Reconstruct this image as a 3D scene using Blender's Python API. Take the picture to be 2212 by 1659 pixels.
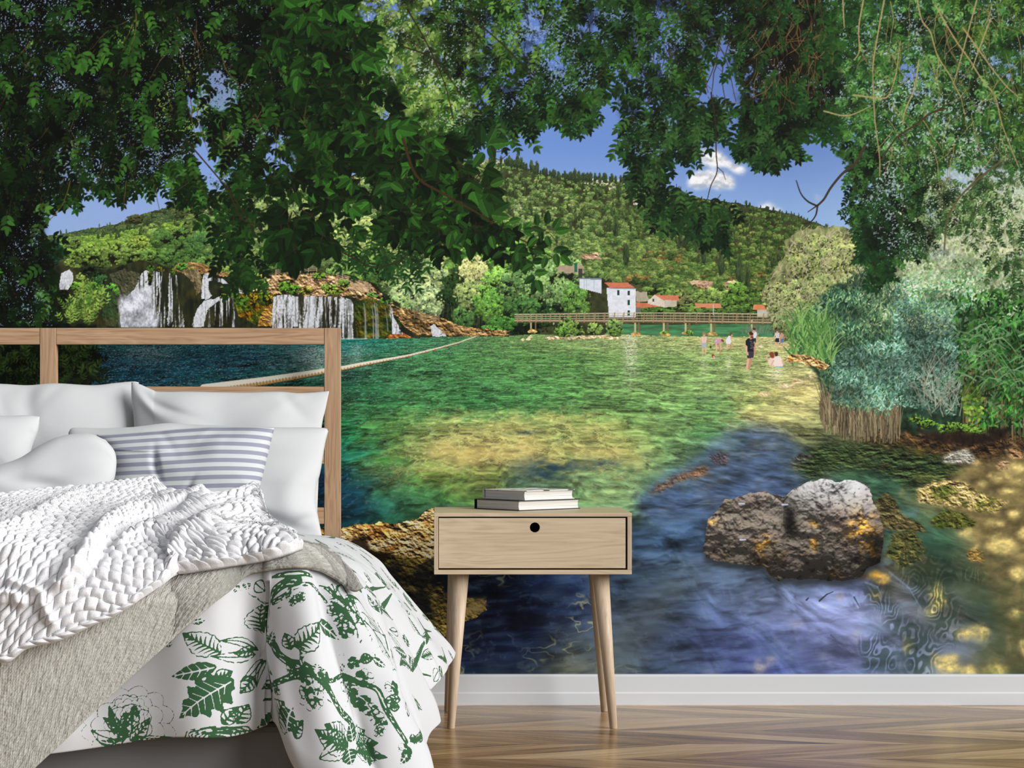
import bpy, bmesh, math, random
import numpy as np
from mathutils import Vector
for _o in list(bpy.data.objects): bpy.data.objects.remove(_o)
SC = bpy.context.scene; COL = SC.collection
# ---------------------------------------------------------------- camera, world, lights, exposure
FPX = 4455.0                                   # focal length in photo pixels (photo 2212 x 1659)
EYE = 0.85; DW = 6.098                         # eye height, distance camera to wall
VX, VY = 950.0, 900.0                          # where the straight-ahead direction meets the photo
cam_d = bpy.data.cameras.new('camera'); cam = bpy.data.objects.new('camera', cam_d); COL.objects.link(cam)
cam.location = (0, -DW, EYE); cam.rotation_euler = (math.pi / 2, 0, 0)
cam_d.sensor_width = 36.0; cam_d.lens = FPX / 2212 * 36
cam_d.shift_x = (1106 - VX) / 2212; cam_d.shift_y = (VY - 829.5) / 2212
cam_d.clip_start = .05; SC.camera = cam
W_ = bpy.data.worlds.new('room_light'); SC.world = W_; W_.use_nodes = True
W_.node_tree.nodes['Background'].inputs[0].default_value = (.96, .98, 1, 1)
W_.node_tree.nodes['Background'].inputs[1].default_value = .26
def lamp(name, kind, energy, loc, tgt, col=(1, 1, 1), **kw):
    d = bpy.data.lights.new(name, kind); d.energy = energy; d.color = col
    for k, v in kw.items(): setattr(d, k, v)
    o = bpy.data.objects.new(name, d); COL.objects.link(o); o.location = loc
    o.rotation_euler = (Vector(tgt) - Vector(loc)).to_track_quat('-Z', 'Y').to_euler(); return o
lamp('window_daylight', 'SUN', 3.35, (5, -2.9, 2.4), (0, 0, 0), (1, .985, .96), angle=math.radians(38))
SC.view_settings.view_transform = 'Standard'; SC.view_settings.look = 'None'
SC.view_settings.exposure = 0.42; SC.view_settings.gamma = 1.0; SC.view_settings.use_curve_mapping = False
# ---------------------------------------------------------------- helpers
def at(px, py, D):                              # photo point at distance D from the camera plane -> world
    return ((px - VX) * D / FPX, D - DW, EYE - (py - VY) * D / FPX)
def lin(c): 
    c = np.asarray(c, float) / 255.
    return np.where(c <= .04045, c / 12.92, ((c + .055) / 1.055) ** 2.4)
def tag(o, label=None, cat=None, group=None, kind=None):
    for k, v in (('label', label), ('category', cat), ('group', group), ('kind', kind)):
        if v: o[k] = v
    return o
def empty(name, loc, label=None, cat=None, group=None):
    o = bpy.data.objects.new(name, None); COL.objects.link(o); o.location = loc; o.empty_display_size = .05
    return tag(o, label, cat, group)
def link(name, me, mat, parent=None, smooth=True):
    o = bpy.data.objects.new(name, me); COL.objects.link(o)
    if mat: me.materials.append(mat)
    if smooth: me.polygons.foreach_set('use_smooth', [True] * len(me.polygons))
    if parent:
        o.parent = parent; o.matrix_parent_inverse = parent_inv(parent)
    return o
def parent_inv(p):
    from mathutils import Matrix
    M = Matrix.Translation(p.location); q = p.parent
    return M.inverted()
def mesh_np(name, V, F, col=None, uv=None):
    me = bpy.data.meshes.new(name); V = np.ascontiguousarray(V, np.float32); F = np.ascontiguousarray(F, np.int32)
    me.vertices.add(len(V)); me.vertices.foreach_set('co', V.ravel())
    me.loops.add(F.size); me.loops.foreach_set('vertex_index', F.ravel())
    me.polygons.add(len(F)); me.polygons.foreach_set('loop_start', np.arange(0, F.size, F.shape[1], dtype=np.int32))
    me.polygons.foreach_set('loop_total', np.full(len(F), F.shape[1], np.int32))
    me.update(calc_edges=True)
    if col is not None:
        a = me.attributes.new('print', 'BYTE_COLOR', 'POINT')
        a.data.foreach_set('color_srgb', np.ascontiguousarray(np.c_[np.clip(col, 0, 1), np.ones(len(col))], np.float32).ravel())
    if uv is not None:
        l = me.uv_layers.new(name='UVMap'); l.data.foreach_set('uv', np.ascontiguousarray(uv[F.ravel()], np.float32).ravel())
    return me
def gfaces(h, w, off=0, flip=False):
    i = np.arange(h * w).reshape(h, w) + off
    f = np.stack([i[:-1, :-1], i[:-1, 1:], i[1:, 1:], i[1:, :-1]], -1).reshape(-1, 4)
    return f[:, ::-1] if flip else f
def nrm(P):
    du = np.gradient(P, axis=1); dv = np.gradient(P, axis=0); n = np.cross(du, dv)
    return n / (np.linalg.norm(n, axis=-1, keepdims=True) + 1e-9)
def box(bm, x0, x1, y0, y1, z0, z1, bev=0):
    vs = [bm.verts.new(p) for p in ((x0, y0, z0), (x1, y0, z0), (x1, y1, z0), (x0, y1, z0), (x0, y0, z1), (x1, y0, z1), (x1, y1, z1), (x0, y1, z1))]
    fs = [bm.faces.new([vs[k] for k in f]) for f in ((3, 2, 1, 0), (4, 5, 6, 7), (0, 1, 5, 4), (1, 2, 6, 5), (2, 3, 7, 6), (3, 0, 4, 7))]
    if bev:
        es = list({e for f in fs for e in f.edges}); bmesh.ops.bevel(bm, geom=es, offset=bev, segments=2, affect='EDGES', profile=.5)
def bmobj(name, bm, mat, parent=None, smooth=False):
    me = bpy.data.meshes.new(name); bm.normal_update(); bm.to_mesh(me); bm.free()
    return link(name, me, mat, parent, smooth)
def boxobj(name, x0, x1, y0, y1, z0, z1, mat, parent=None, bev=.002):
    bm = bmesh.new(); box(bm, x0, x1, y0, y1, z0, z1, bev); return bmobj(name, bm, mat, parent)
# ---------------------------------------------------------------- materials
class NT:
    def __init__(s, name, rough=.6, spec=.3, **kw):
        s.m = bpy.data.materials.new(name); s.m.use_nodes = True; s.t = s.m.node_tree; s.b = s.t.nodes['Principled BSDF']
        s.b.inputs['Roughness'].default_value = rough; s.b.inputs['Specular IOR Level'].default_value = spec
        for k, v in kw.items(): s.b.inputs[k.replace('_', ' ')].default_value = v
    def n(s, t, ins=None, **p):
        x = s.t.nodes.new('ShaderNode' + t)
        for k, v in p.items(): setattr(x, k, v)
        for k, v in (ins or {}).items():
            if hasattr(v, 'links'): s.t.links.new(v, x.inputs[k])
            else: x.inputs[k].default_value = v
        return x
    def math(s, op, a, b=0, c=None):
        d = {0: a, 1: b}
        if c is not None: d[2] = c
        return s.n('Math', d, operation=op).outputs[0]
    def mix(s, f, a, b, mode='MIX'):
        x = s.t.nodes.new('ShaderNodeMix'); x.data_type = 'RGBA'; x.blend_type = mode
        for k, v in ((0, f), (6, a), (7, b)):
            if hasattr(v, 'links'): s.t.links.new(v, x.inputs[k])
            else: x.inputs[k].default_value = tuple(v) + ((1,) if k > 0 and len(v) == 3 else ()) if k > 0 else v
        return x.outputs[2]
    def ramp(s, f, stops):
        x = s.n('ValToRGB', {0: f}); e = x.color_ramp.elements
        while len(e) < len(stops): e.new(.5)
        for q, (p, c) in zip(e, stops): q.position = p; q.color = tuple(c) + (1,)
        return x.outputs[0]
    def noise(s, vec, scale, detail=4, rough=.55, dist=0):
        return s.n('TexNoise', {'Vector': vec, 'Scale': scale, 'Detail': detail, 'Roughness': rough, 'Distortion': dist}).outputs[0]
    def coord(s, o='Object'): return s.n('TexCoord').outputs[o]
    def mapped(s, vec, scale=(1, 1, 1), rot=(0, 0, 0), loc=(0, 0, 0)):
        return s.n('Mapping', {'Vector': vec, 'Scale': scale, 'Rotation': rot, 'Location': loc}).outputs[0]
    def col(s, c): s.t.links.new(c, s.b.inputs['Base Color']) if hasattr(c, 'links') else setattr(s.b.inputs['Base Color'], 'default_value', tuple(c) + (1,)); return s
    def bump(s, h, strength=.3, dist=.01):
        x = s.n('Bump', {'Height': h, 'Strength': strength, 'Distance': dist}); s.t.links.new(x.outputs[0], s.b.inputs['Normal']); return s
def L(*c): return tuple(lin(c))
def wood(name, dark, mid, light, axis=0, grain=1.0, rough=.5, knots=True):
    """axis: direction of the grain in object space"""
    m = NT(name, rough, .3); c = m.coord()
    s1 = [16, 16, 16]; s1[axis] = 1.6; s2 = [170, 170, 170]; s2[axis] = 5
    w = m.noise(m.mapped(c, tuple(s1)), 1.0 * grain, 3, .5, .8)
    rings = m.math('FRACT', m.math('MULTIPLY', w, 9.0)); rings = m.math('ABSOLUTE', m.math('SUBTRACT', rings, .5))
    fine = m.noise(m.mapped(c, tuple(s2)), 1.0, 3, .6)
    f = m.math('ADD', m.math('MULTIPLY', rings, .55), m.math('MULTIPLY', fine, .75))
    col = m.ramp(f, [(.22, dark), (.5, mid), (.85, light)])
    m.col(col); m.bump(fine, .12, .001); return m.m
def fabric(name, c, scale=900, bump=.15, rough=.9, sheen=.1):
    m = NT(name, rough, .15); m.b.inputs['Sheen Weight'].default_value = sheen
    v = m.coord(); n = m.noise(v, scale, 2); n2 = m.noise(v, 14, 3)
    m.col(m.mix(m.math('MULTIPLY', n2, .12), c, tuple(x * .9 for x in c))); m.bump(n, bump, .0006); return m.m

# ================================================================ wallpaper painter
PITCH = 1.25
# ---------------------------------------------------------------- printed mural: the picture on the wallpaper
class Mural:
    """Computes the colours of the printed wallpaper on a grid (photo units), sRGB 0..1."""
    X0, Y0, X1, Y1 = -600.0, -384.0, 2640.0, 1458.0
    def __init__(s, pitch=1.5):
        s.p = pitch
        s.w = int((s.X1 - s.X0) / pitch) + 1
        s.h = int((s.Y1 - s.Y0) / pitch) + 1
        s.C = np.zeros((s.h, s.w, 3), np.float32)
        s.L = np.zeros((s.h, s.w), np.int16); s.extra = {}
        s.rs = np.random.RandomState(7)
        s.tab = np.random.RandomState(3).rand(64, 256, 256).astype(np.float32)
    def part(s, name, label):
        k = 100 + len(s.extra); s.extra[k] = (name, label); return k
    # -- windows and coordinates
    def win(s, x0, y0, x1, y1):
        i0 = max(0, int((x0 - s.X0) / s.p)); i1 = min(s.w, int((x1 - s.X0) / s.p) + 2)
        j0 = max(0, int((y0 - s.Y0) / s.p)); j1 = min(s.h, int((y1 - s.Y0) / s.p) + 2)
        if i1 <= i0 or j1 <= j0: return None
        x = (s.X0 + np.arange(i0, i1, dtype=np.float32) * s.p)[None, :]
        y = (s.Y0 + np.arange(j0, j1, dtype=np.float32) * s.p)[:, None]
        return slice(j0, j1), slice(i0, i1), x, y
    def full(s, x0, y0, x1, y1):
        r = s.win(x0, y0, x1, y1)
        j, i, x, y = r
        X = np.broadcast_to(x, (y.shape[0], x.shape[1])); Y = np.broadcast_to(y, X.shape)
        return j, i, X, Y
    # -- noise
    def vn(s, u, v, k):
        t = s.tab[k % 64]
        fu = np.floor(u); fv = np.floor(v)
        a = (u - fu); b = (v - fv); a = a * a * (3 - 2 * a); b = b * b * (3 - 2 * b)
        iu = fu.astype(np.int32) & 255; iv = fv.astype(np.int32) & 255
        iu1 = (iu + 1) & 255; iv1 = (iv + 1) & 255
        return (t[iv, iu] * (1 - a) + t[iv, iu1] * a) * (1 - b) + (t[iv1, iu] * (1 - a) + t[iv1, iu1] * a) * b
    def fbm(s, X, Y, cx, cy, k=0, o=4, g=.55):
        r = 0; A = 1; T = 0; u = X / cx; v = Y / cy
        for q in range(o):
            r = r + A * s.vn(u + 17.3 * q, v + 9.1 * q, k + q); T += A; A *= g; u = u * 2.03; v = v * 2.03
        return r / T
    # -- masks
    def poly(s, pts, warp=0, cell=20, k=5, soft=0):
        P = np.array(pts, np.float32)
        m = warp + 4 + soft
        r = s.win(P[:, 0].min() - m, P[:, 1].min() - m, P[:, 0].max() + m, P[:, 1].max() + m)
        if r is None: return None
        j, i, x, y = r
        X = np.broadcast_to(x, (y.shape[0], x.shape[1])); Y = np.broadcast_to(y, X.shape)
        if warp:
            n1 = s.fbm(X, Y, cell, cell, k, 3) - .5; n2 = s.fbm(X, Y, cell, cell, k + 11, 3) - .5
            XX = X + n1 * 2 * warp; YY = Y + n2 * 2 * warp
        else: XX, YY = X, Y
        M = np.zeros(X.shape, bool)
        Q = np.roll(P, -1, 0)
        for (ax, ay), (bx, by) in zip(P, Q):
            if ay == by: continue
            c = ((ay > YY) != (by > YY)) & (XX < (bx - ax) * (YY - ay) / (by - ay) + ax)
            M ^= c
        M = M.astype(np.float32)
        if soft: M = s.blur(M, soft)
        return j, i, X, Y, M
    def blur(s, M, r):
        n = max(1, int(r / s.p))
        for ax in (0, 1):
            for _ in range(2):
                c = np.cumsum(np.pad(M, [(n + 1, n) if a == ax else (0, 0) for a in range(M.ndim)], mode='edge'), axis=ax, dtype=np.float64)
                sl1 = [slice(None)] * M.ndim; sl0 = [slice(None)] * M.ndim
                sl1[ax] = slice(2 * n + 1, None); sl0[ax] = slice(0, -(2 * n + 1))
                M = ((c[tuple(sl1)] - c[tuple(sl0)]) / (2 * n + 1)).astype(np.float32)
        return M
    def put(s, j, i, M, col, lab=None):
        c = np.asarray(col, np.float32)
        if c.ndim == 1 and c.max() > 1.5: c = c / 255.
        s.C[j, i] += (c - s.C[j, i]) * M[..., None]
        if lab is not None: s.L[j, i][M > .5] = lab
    # -- strokes and leaves
    def line(s, pts, w0, w1, col, a=1.0, lab=None):
        col = np.asarray(col, np.float32) / 255.; n = len(pts) - 1
        for q in range(n):
            (ax, ay), (bx, by) = pts[q], pts[q + 1]
            wa = w0 + (w1 - w0) * q / n; wb = w0 + (w1 - w0) * (q + 1) / n
            m = max(wa, wb) + 2
            r = s.win(min(ax, bx) - m, min(ay, by) - m, max(ax, bx) + m, max(ay, by) + m)
            if r is None: continue
            j, i, x, y = r
            dx, dy = bx - ax, by - ay; L2 = dx * dx + dy * dy + 1e-6
            t = np.clip(((x - ax) * dx + (y - ay) * dy) / L2, 0, 1)
            d = np.sqrt((x - ax - t * dx) ** 2 + (y - ay - t * dy) ** 2)
            M = np.clip(((wa + (wb - wa) * t) / 2 - d) / s.p + .5, 0, 1) * a
            s.C[j, i] += (col - s.C[j, i]) * M[..., None]
            if lab is not None: s.L[j, i][M > .5] = lab
    def leaf(s, x0, y0, ang, L, W, col, vein=0, lab=None, a=1.0):
        ca, sa = math.cos(ang), math.sin(ang)
        cx = x0 + ca * L / 2; cy = y0 + sa * L / 2; m = L / 2 + 1
        r = s.win(cx - m, cy - m, cx + m, cy + m)
        if r is None: return
        j, i, x, y = r
        u = ((x - x0) * ca + (y - y0) * sa) / L; v = -(x - x0) * sa + (y - y0) * ca
        uc = np.clip(u, 0, 1)
        hw = W * 1.95 * np.sqrt(uc) * (1 - uc) ** .85 * .74
        M = np.clip((hw - np.abs(v)) / s.p + .3, 0, 1) * ((u > 0) & (u < 1)) * a
        c = np.asarray(col, np.float32) / 255.
        if vein:
            sh = 1 + vein * np.where(v > 0, .18, -.12) + vein * .25 * (np.abs(v) < s.p * .7)
            c = c * sh[..., None]
        s.C[j, i] += (c - s.C[j, i]) * M[..., None]
        if lab is not None: s.L[j, i][M > .5] = lab
    def spray(s, x, y, ang, n, L, W, cols, twig=None, vein=0, lab=None, bend=.25):
        r = s.rs; px, py = x, y; st = L * .62; base = cols[r.randint(len(cols))]
        pts = [(px, py)]; lv = []
        for q in range(n):
            ang += r.uniform(-bend, bend) * .5
            px += math.cos(ang) * st; py += math.sin(ang) * st; pts.append((px, py))
            for sg in (-1, 1):
                lv.append((px, py, ang + sg * r.uniform(.7, 1.15), L * r.uniform(.75, 1.1)))
        lv.append((px, py, ang, L * 1.15))
        if twig is not None: s.line(pts, max(1.2, L * .08), .9, twig)
        for (a, b, g, l) in lv:
            f = r.uniform(.75, 1.3)
            s.leaf(a, b, g, l, W * l / L, np.clip(np.array(base) * f, 0, 255), vein, lab)
    # -- tree crowns
    def sprites(s):
        s.SP = []
        n = 48; g = (np.arange(n) + .5) / n * 2 - 1; X, Y = np.meshgrid(g, g)
        X = X.astype(np.float32); Y = Y.astype(np.float32)
        for k in range(14):
            R = np.sqrt(X * X + Y * Y)
            nz = s.fbm(X * 24 + k * 91, Y * 24 + k * 37, 9, 9, k, 3); n2 = s.fbm(X * 24 + k * 13, Y * 24, 3.5, 3.5, k + 5, 2)
            al = np.clip((1.02 - R - (1 - nz) * .42 - (n2 - .5) * .4) * 6, 0, 1)
            sh = (-Y * .55 + X * .25) * .8 + (nz - .5) * 1.3 + (n2 - .5) * 1.1
            s.SP.append((al, sh))
    def crown(s, cx, cy, rx, ry, col, con=.5, k=None, lab=None, a=1.0):
        if k is None: k = s.rs.randint(14)
        al, sh = s.SP[k]
        r = s.win(cx - rx, cy - ry, cx + rx, cy + ry)
        if r is None: return
        j, i, x, y = r
        ii = np.clip(((x[0] - cx) / rx * .5 + .5) * 48, 0, 47.99).astype(int); jj = np.clip(((y[:, 0] - cy) / ry * .5 + .5) * 48, 0, 47.99).astype(int)
        M = al[np.ix_(jj, ii)] * a; S = sh[np.ix_(jj, ii)]
        c = np.asarray(col, np.float32) / 255. * np.clip(1 + con * S, .12, 2.2)[..., None]
        c[..., 0] *= 1 + .12 * np.clip(S, -1, 1); c[..., 2] *= 1 - .1 * np.clip(S, -1, 1)
        s.C[j, i] += (np.clip(c, 0, 1) - s.C[j, i]) * M[..., None]
        if lab is not None: s.L[j, i][M > .5] = lab
    def tree(s, cx, cy, rx, ry, col, n=40, con=.6, lab=None, dots=1.0, sub=.3):
        r = s.rs; col = np.array(col, float) * .84; g_ = col.mean(); col = col * .86 + g_ * .14
        s.crown(cx, cy + ry * .1, rx * .95, ry * .95, col * .28, .5, lab=lab)
        pts = []
        for _ in range(n):
            a = r.uniform(0, 6.28); q = math.sqrt(r.rand()) * .82
            pts.append((cy + math.sin(a) * q * ry, cx + math.cos(a) * q * rx, (math.sin(a) * q)))
        pts.sort()
        for (y, x, sy) in pts:
            f = (1.18 - .38 * sy + r.uniform(-.22, .22)); z = r.uniform(.7, 1.2) * sub
            s.crown(x, y, rx * z, min(ry, rx * 1.2) * z * .85, col * f * (.94, 1, .9), con, lab=lab)
        if dots:
            for _ in range(int(rx * ry * .05 * dots)):
                a = r.uniform(0, 6.28); q = math.sqrt(r.rand()) * .95; f = r.choice([.3, .45, 1.35, 1.6, 1.9])
                x = cx + math.cos(a) * q * rx; y = cy + math.sin(a) * q * ry
                s.leaf(x, y, r.uniform(0, 6.28), r.uniform(4, 7.5), 3.0, np.clip(col * f * (1, 1, .85), 0, 255), a=.8)
    def rock(s, pts, cols, cell=40, warp=5, con=1.6, k=9, lab=None, ridge=.6, soft=0, lx=-.4, ly=.8, yst=1.0):
        r = s.poly(pts, warp, cell * .6, k, soft)
        j, i, X, Y, M = r
        h = s.fbm(X, Y * yst, cell, cell, k, 6, .56)
        rd = 1 - np.abs(2 * s.fbm(X, Y * yst, cell * 1.3, cell * .9, k + 7, 5, .6) - 1)
        H = h * (1 - ridge) + rd * ridge
        gy, gx = np.gradient(H * cell / s.p)
        sh = (gx * lx + gy * ly) * con * .52
        cols = np.array(cols, np.float32) / 255.
        m = s.fbm(X, Y, cell * 1.6, cell * 1.2, k + 3, 4) * 1.5 - .25
        f = np.clip(m, 0, .999) * (len(cols) - 1); q = f.astype(int); f = (f - q)[..., None]
        c = cols[q] * (1 - f) + cols[np.minimum(q + 1, len(cols) - 1)] * f
        c = c * np.clip(1 + sh, .12, 2.3)[..., None]
        s.put(j, i, M, np.clip(c, 0, 1), lab)
        return r
    def speckle(s, pts, col, amt, k, size=3.3, patch=46, a=.9, warp=14):
        """small bright gaps between the leaves"""
        r = s.poly(pts, warp, 26, k, 2); j, i, X, Y, M = r
        n = s.fbm(X, Y, size, size, k, 2, .6); g = s.fbm(X, Y, patch, patch * .8, k + 4, 3)
        m = np.clip((n + (g - .5) * .62 - (1.03 - amt)) * 7, 0, 1) * M * a * .85
        s.put(j, i, m, col, 12)
    def shade(s, pts, lo, k, patch=70, warp=14, soft=10, thr=.5):
        """dark depth inside the foliage"""
        r = s.poly(pts, warp, 26, k, soft); j, i, X, Y, M = r
        g = np.clip((s.fbm(X, Y, patch, patch * .9, k, 4) - thr) * 5, 0, 1) * M
        s.C[j, i] *= (1 - g * (1 - lo))[..., None]
    def field(s, X, Y, xs, ys, tab):
        """smooth colour field from a table of colours at grid knots"""
        T = np.array(tab, np.float32) / 255.
        def wts(v, kn):
            kn = np.array(kn, np.float32); q = np.clip(np.searchsorted(kn, v) - 1, 0, len(kn) - 2)
            t = np.clip((v - kn[q]) / (kn[q + 1] - kn[q]), 0, 1); t = t * t * (3 - 2 * t) * .6 + t * .4
            return q, t
        qx, tx = wts(X, xs); qy, ty = wts(Y, ys)
        tx = tx[..., None]; ty = ty[..., None]
        return (T[qy, qx] * (1 - tx) + T[qy, qx + 1] * tx) * (1 - ty) + (T[qy + 1, qx] * (1 - tx) + T[qy + 1, qx + 1] * tx) * ty
    def smooth(s, pts, n=6):
        P = np.array(pts, float); P = np.vstack([2 * P[0] - P[1], P, 2 * P[-1] - P[-2]]); out = []
        for q in range(1, len(P) - 2):
            for t in np.arange(n) / n:
                out.append(tuple(.5 * ((2 * P[q]) + (P[q + 1] - P[q - 1]) * t + (2 * P[q - 1] - 5 * P[q] + 4 * P[q + 1] - P[q + 2]) * t * t + (-P[q - 1] + 3 * P[q] - 3 * P[q + 1] + P[q + 2]) * t ** 3)))
        out.append(tuple(P[-2])); return out

SKY, CLOUD, HILL, TREES, FALLS, CLIFF, WATER, ROCK, BRIDGE, HOUSE, BUSH, REED, CANOPY, BATHER, BUOY = range(15)
def paint_sky(s):
    j, i, X, Y = s.full(s.X0, s.Y0, s.X1, 760)
    c = s.field(X, Y, [-300, 300, 1250, 1700, 2450], [-380, 0, 300, 500, 760],
        [[(92, 120, 182)] * 5, [(98, 124, 184), (104, 130, 192), (92, 122, 190), (84, 110, 176), (120, 145, 200)],
         [(132, 158, 214), (126, 154, 214), (108, 142, 208), (100, 130, 194), (165, 190, 222)],
         [(138, 165, 212), (142, 168, 214), (150, 180, 224), (140, 174, 220), (215, 225, 235)], [(160, 180, 215)] * 5])
    s.put(j, i, np.ones(X.shape, np.float32), np.clip(c * 1.05, 0, 1), SKY)
    def cloud(pts, a=1, sc=16):
        r = s.poly(pts, 9, sc, 21, 5)
        j, i, X, Y, M = r
        n = s.fbm(X, Y, 22, 16, 31, 4); n2 = s.fbm(X + 3, Y + 7, 22, 16, 31, 4)
        b = np.clip(.95 + (n - n2) * .5 + (n - .5) * .25, .8, 1)
        c = np.stack([b * .98, b * .985, b * 1.0], -1)
        s.put(j, i, np.clip(M * a * (.55 + n), 0, 1), c, CLOUD)
    cloud([(1500, 335), (1518, 318), (1545, 322), (1568, 338), (1590, 352), (1612, 366), (1604, 376), (1586, 372), (1570, 360), (1540, 366), (1516, 356), (1518, 344)], .95)
    cloud([(1484, 392), (1494, 374), (1514, 366), (1536, 368), (1570, 376), (1586, 390), (1580, 406), (1540, 402), (1510, 406), (1492, 402)], 1)
    cloud([(1474, 340), (1486, 338), (1490, 348), (1478, 348)], .5)
    cloud([(1640, 446), (1658, 444), (1688, 452), (1690, 462), (1650, 460)], .9)
    cloud([(1764, 422), (1776, 424), (1774, 432), (1764, 430)], .5)
    for (x, y, w) in ((1120, 66, 60), (1270, 80, 70), (1500, 88, 60), (1600, 70, 40)):
        r = s.poly([(x - w, y), (x, y - 12), (x + w, y), (x, y + 14)], 8, 20, 3, 8)
        s.put(r[0], r[1], r[4] * .5, (150, 178, 215))
def paint_hills(s):
    R = s.rs
    ridge = [(-600, 520), (60, 512), (120, 508), (180, 496), (250, 484), (300, 464), (345, 452), (380, 441), (420, 430), (500, 408), (600, 392), (700, 386), (760, 378), (850, 362), (950, 345), (1050, 346), (1090, 352), (1130, 362), (1170, 374), (1240, 386), (1330, 388), (1400, 398), (1470, 418), (1540, 432), (1600, 440), (1660, 452), (1710, 462), (1760, 480), (1800, 494), (1900, 530), (2640, 640)]
    rx = [p[0] for p in ridge]; ry = [p[1] for p in ridge]
    P = ridge + [(2640, 735), (-600, 735)]
    j, i, X, Y, M = s.poly(P, 3, 14, 2)
    n = s.fbm(X, Y, 26, 18, 12, 5)
    c = np.array([112, 122, 74], np.float32) / 255. * (.2 + .7 * n)[..., None]
    s.put(j, i, M, c, HILL)
    # pale rocks along the crest
    for (x, y, w, h) in ((1290, 393, 36, 8), (1262, 388, 14, 6), (1345, 396, 16, 10), (1322, 402, 8, 20), (1080, 352, 20, 6), (1372, 436, 6, 10), (1400, 470, 8, 10), (1060, 352, 30, 8), (1108, 445, 22, 14), (1130, 452, 12, 8)):
        s.rock([(x - w, y), (x - w * .3, y - h), (x + w * .5, y - h * .8), (x + w, y + 2), (x + w * .4, y + h), (x - w * .6, y + h * .7)], [(150, 140, 118), (205, 196, 176), (228, 220, 205)], 10, 3, 1.2, 3, HILL)
    # crowns, far to near
    N = 7200; xs = R.uniform(90, 1990, N); t = R.rand(N)
    top = np.interp(xs, rx, ry)
    bot = np.interp(xs, [90, 400, 740, 1000, 1250, 1500, 1700, 1990], [540, 560, 560, 560, 585, 640, 668, 700])
    ys = top + 3 + (bot - top) * t ** 1.05
    order = np.argsort(ys)
    for q in order:
        x, y = xs[q], ys[q]; f = (y - top[q]) / max(20, bot[q] - top[q])
        near = np.interp(f, [0, .5, 1], [5, 9, 15])
        if x < 440: base = [(62, 74, 52), (50, 64, 44), (74, 86, 56), (86, 96, 58)][R.randint(4)]; 
        else:
            u = np.clip((x - 900) / 700, 0, 1)
            pal_a = [(138, 146, 100), (118, 130, 84), (104, 120, 76), (152, 156, 112), (84, 104, 64)]
            pal_b = [(84, 102, 54), (70, 88, 44), (100, 114, 62), (58, 76, 40), (108, 112, 66)]
            a = np.array(pal_a[R.randint(5)]) * (1 - u) + np.array(pal_b[R.randint(5)]) * u
            base = a * R.uniform(.85, 1.15)
            if f > .6 and R.rand() < .05 and x > 1300: base = np.array((128, 100, 62)) * R.uniform(.8, 1.05)
        if x < 440 and f > .35: base = np.array([(104, 124, 58), (84, 104, 46), (120, 136, 66)][R.randint(3)])
        if R.rand() < (.17 if x > 1050 else .08) and near < 10:   # cypress
            h = near * R.uniform(1.7, 2.6)
            s.crown(x, y - h * .4, near * .42, h * .75, np.array((66, 84, 48)) * R.uniform(.75, 1.1), .6, lab=HILL)
        else:
            s.crown(x, y, near * R.uniform(1, 1.5), near * R.uniform(.7, 1), np.array(base) * np.array((.93, 1.04, .95)) * (.94 if x > 1050 else 1.0), .85, lab=HILL)
    for _ in range(190):   # skyline spikes
        x = R.uniform(1060, 1420) if R.rand() < .6 else R.uniform(400, 1800)
        y = np.interp(x, rx, ry); h = R.uniform(5, 14) if x < 1450 else R.uniform(3, 7)
        if x < 1060: h *= .5
        s.crown(x, y - h * .3, h * .26 + 1, h, (52, 68, 46), .5, lab=HILL)
    for (x, y, h) in ((1058, 350, 12), (1100, 352, 16), (1118, 354, 20), (1126, 356, 16), (1148, 364, 18), (1160, 368, 20), (1206, 384, 14), (1242, 386, 20), (1250, 386, 16), (1276, 388, 16), (1296, 392, 14), (1308, 390, 16), (1323, 388, 10), (1330, 392, 12), (1352, 396, 12), (1612, 440, 8), (1210, 386, 10), (1336, 420, 24), (1352, 560, 34), (1330, 500, 30), (1520, 560, 26), (1558, 585, 34), (1598, 600, 44), (1614, 610, 40), (1440, 500, 20), (1690, 470, 14), (1470, 520, 22)):
        s.crown(x, y - h * .3, h * .24 + 1.5, h, np.array((56, 74, 44)), .55, lab=HILL)
    # bare slopes
    for pts in ([(1488, 610), (1500, 604), (1540, 608), (1536, 624), (1510, 620)], [(1566, 610), (1586, 604), (1594, 615), (1590, 628), (1568, 626)], [(1250, 552), (1290, 545), (1300, 560), (1262, 560)]):
        s.rock(pts, [(150, 118, 92), (200, 165, 135), (214, 190, 160)], 14, 3, 1, 5, HILL)
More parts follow.
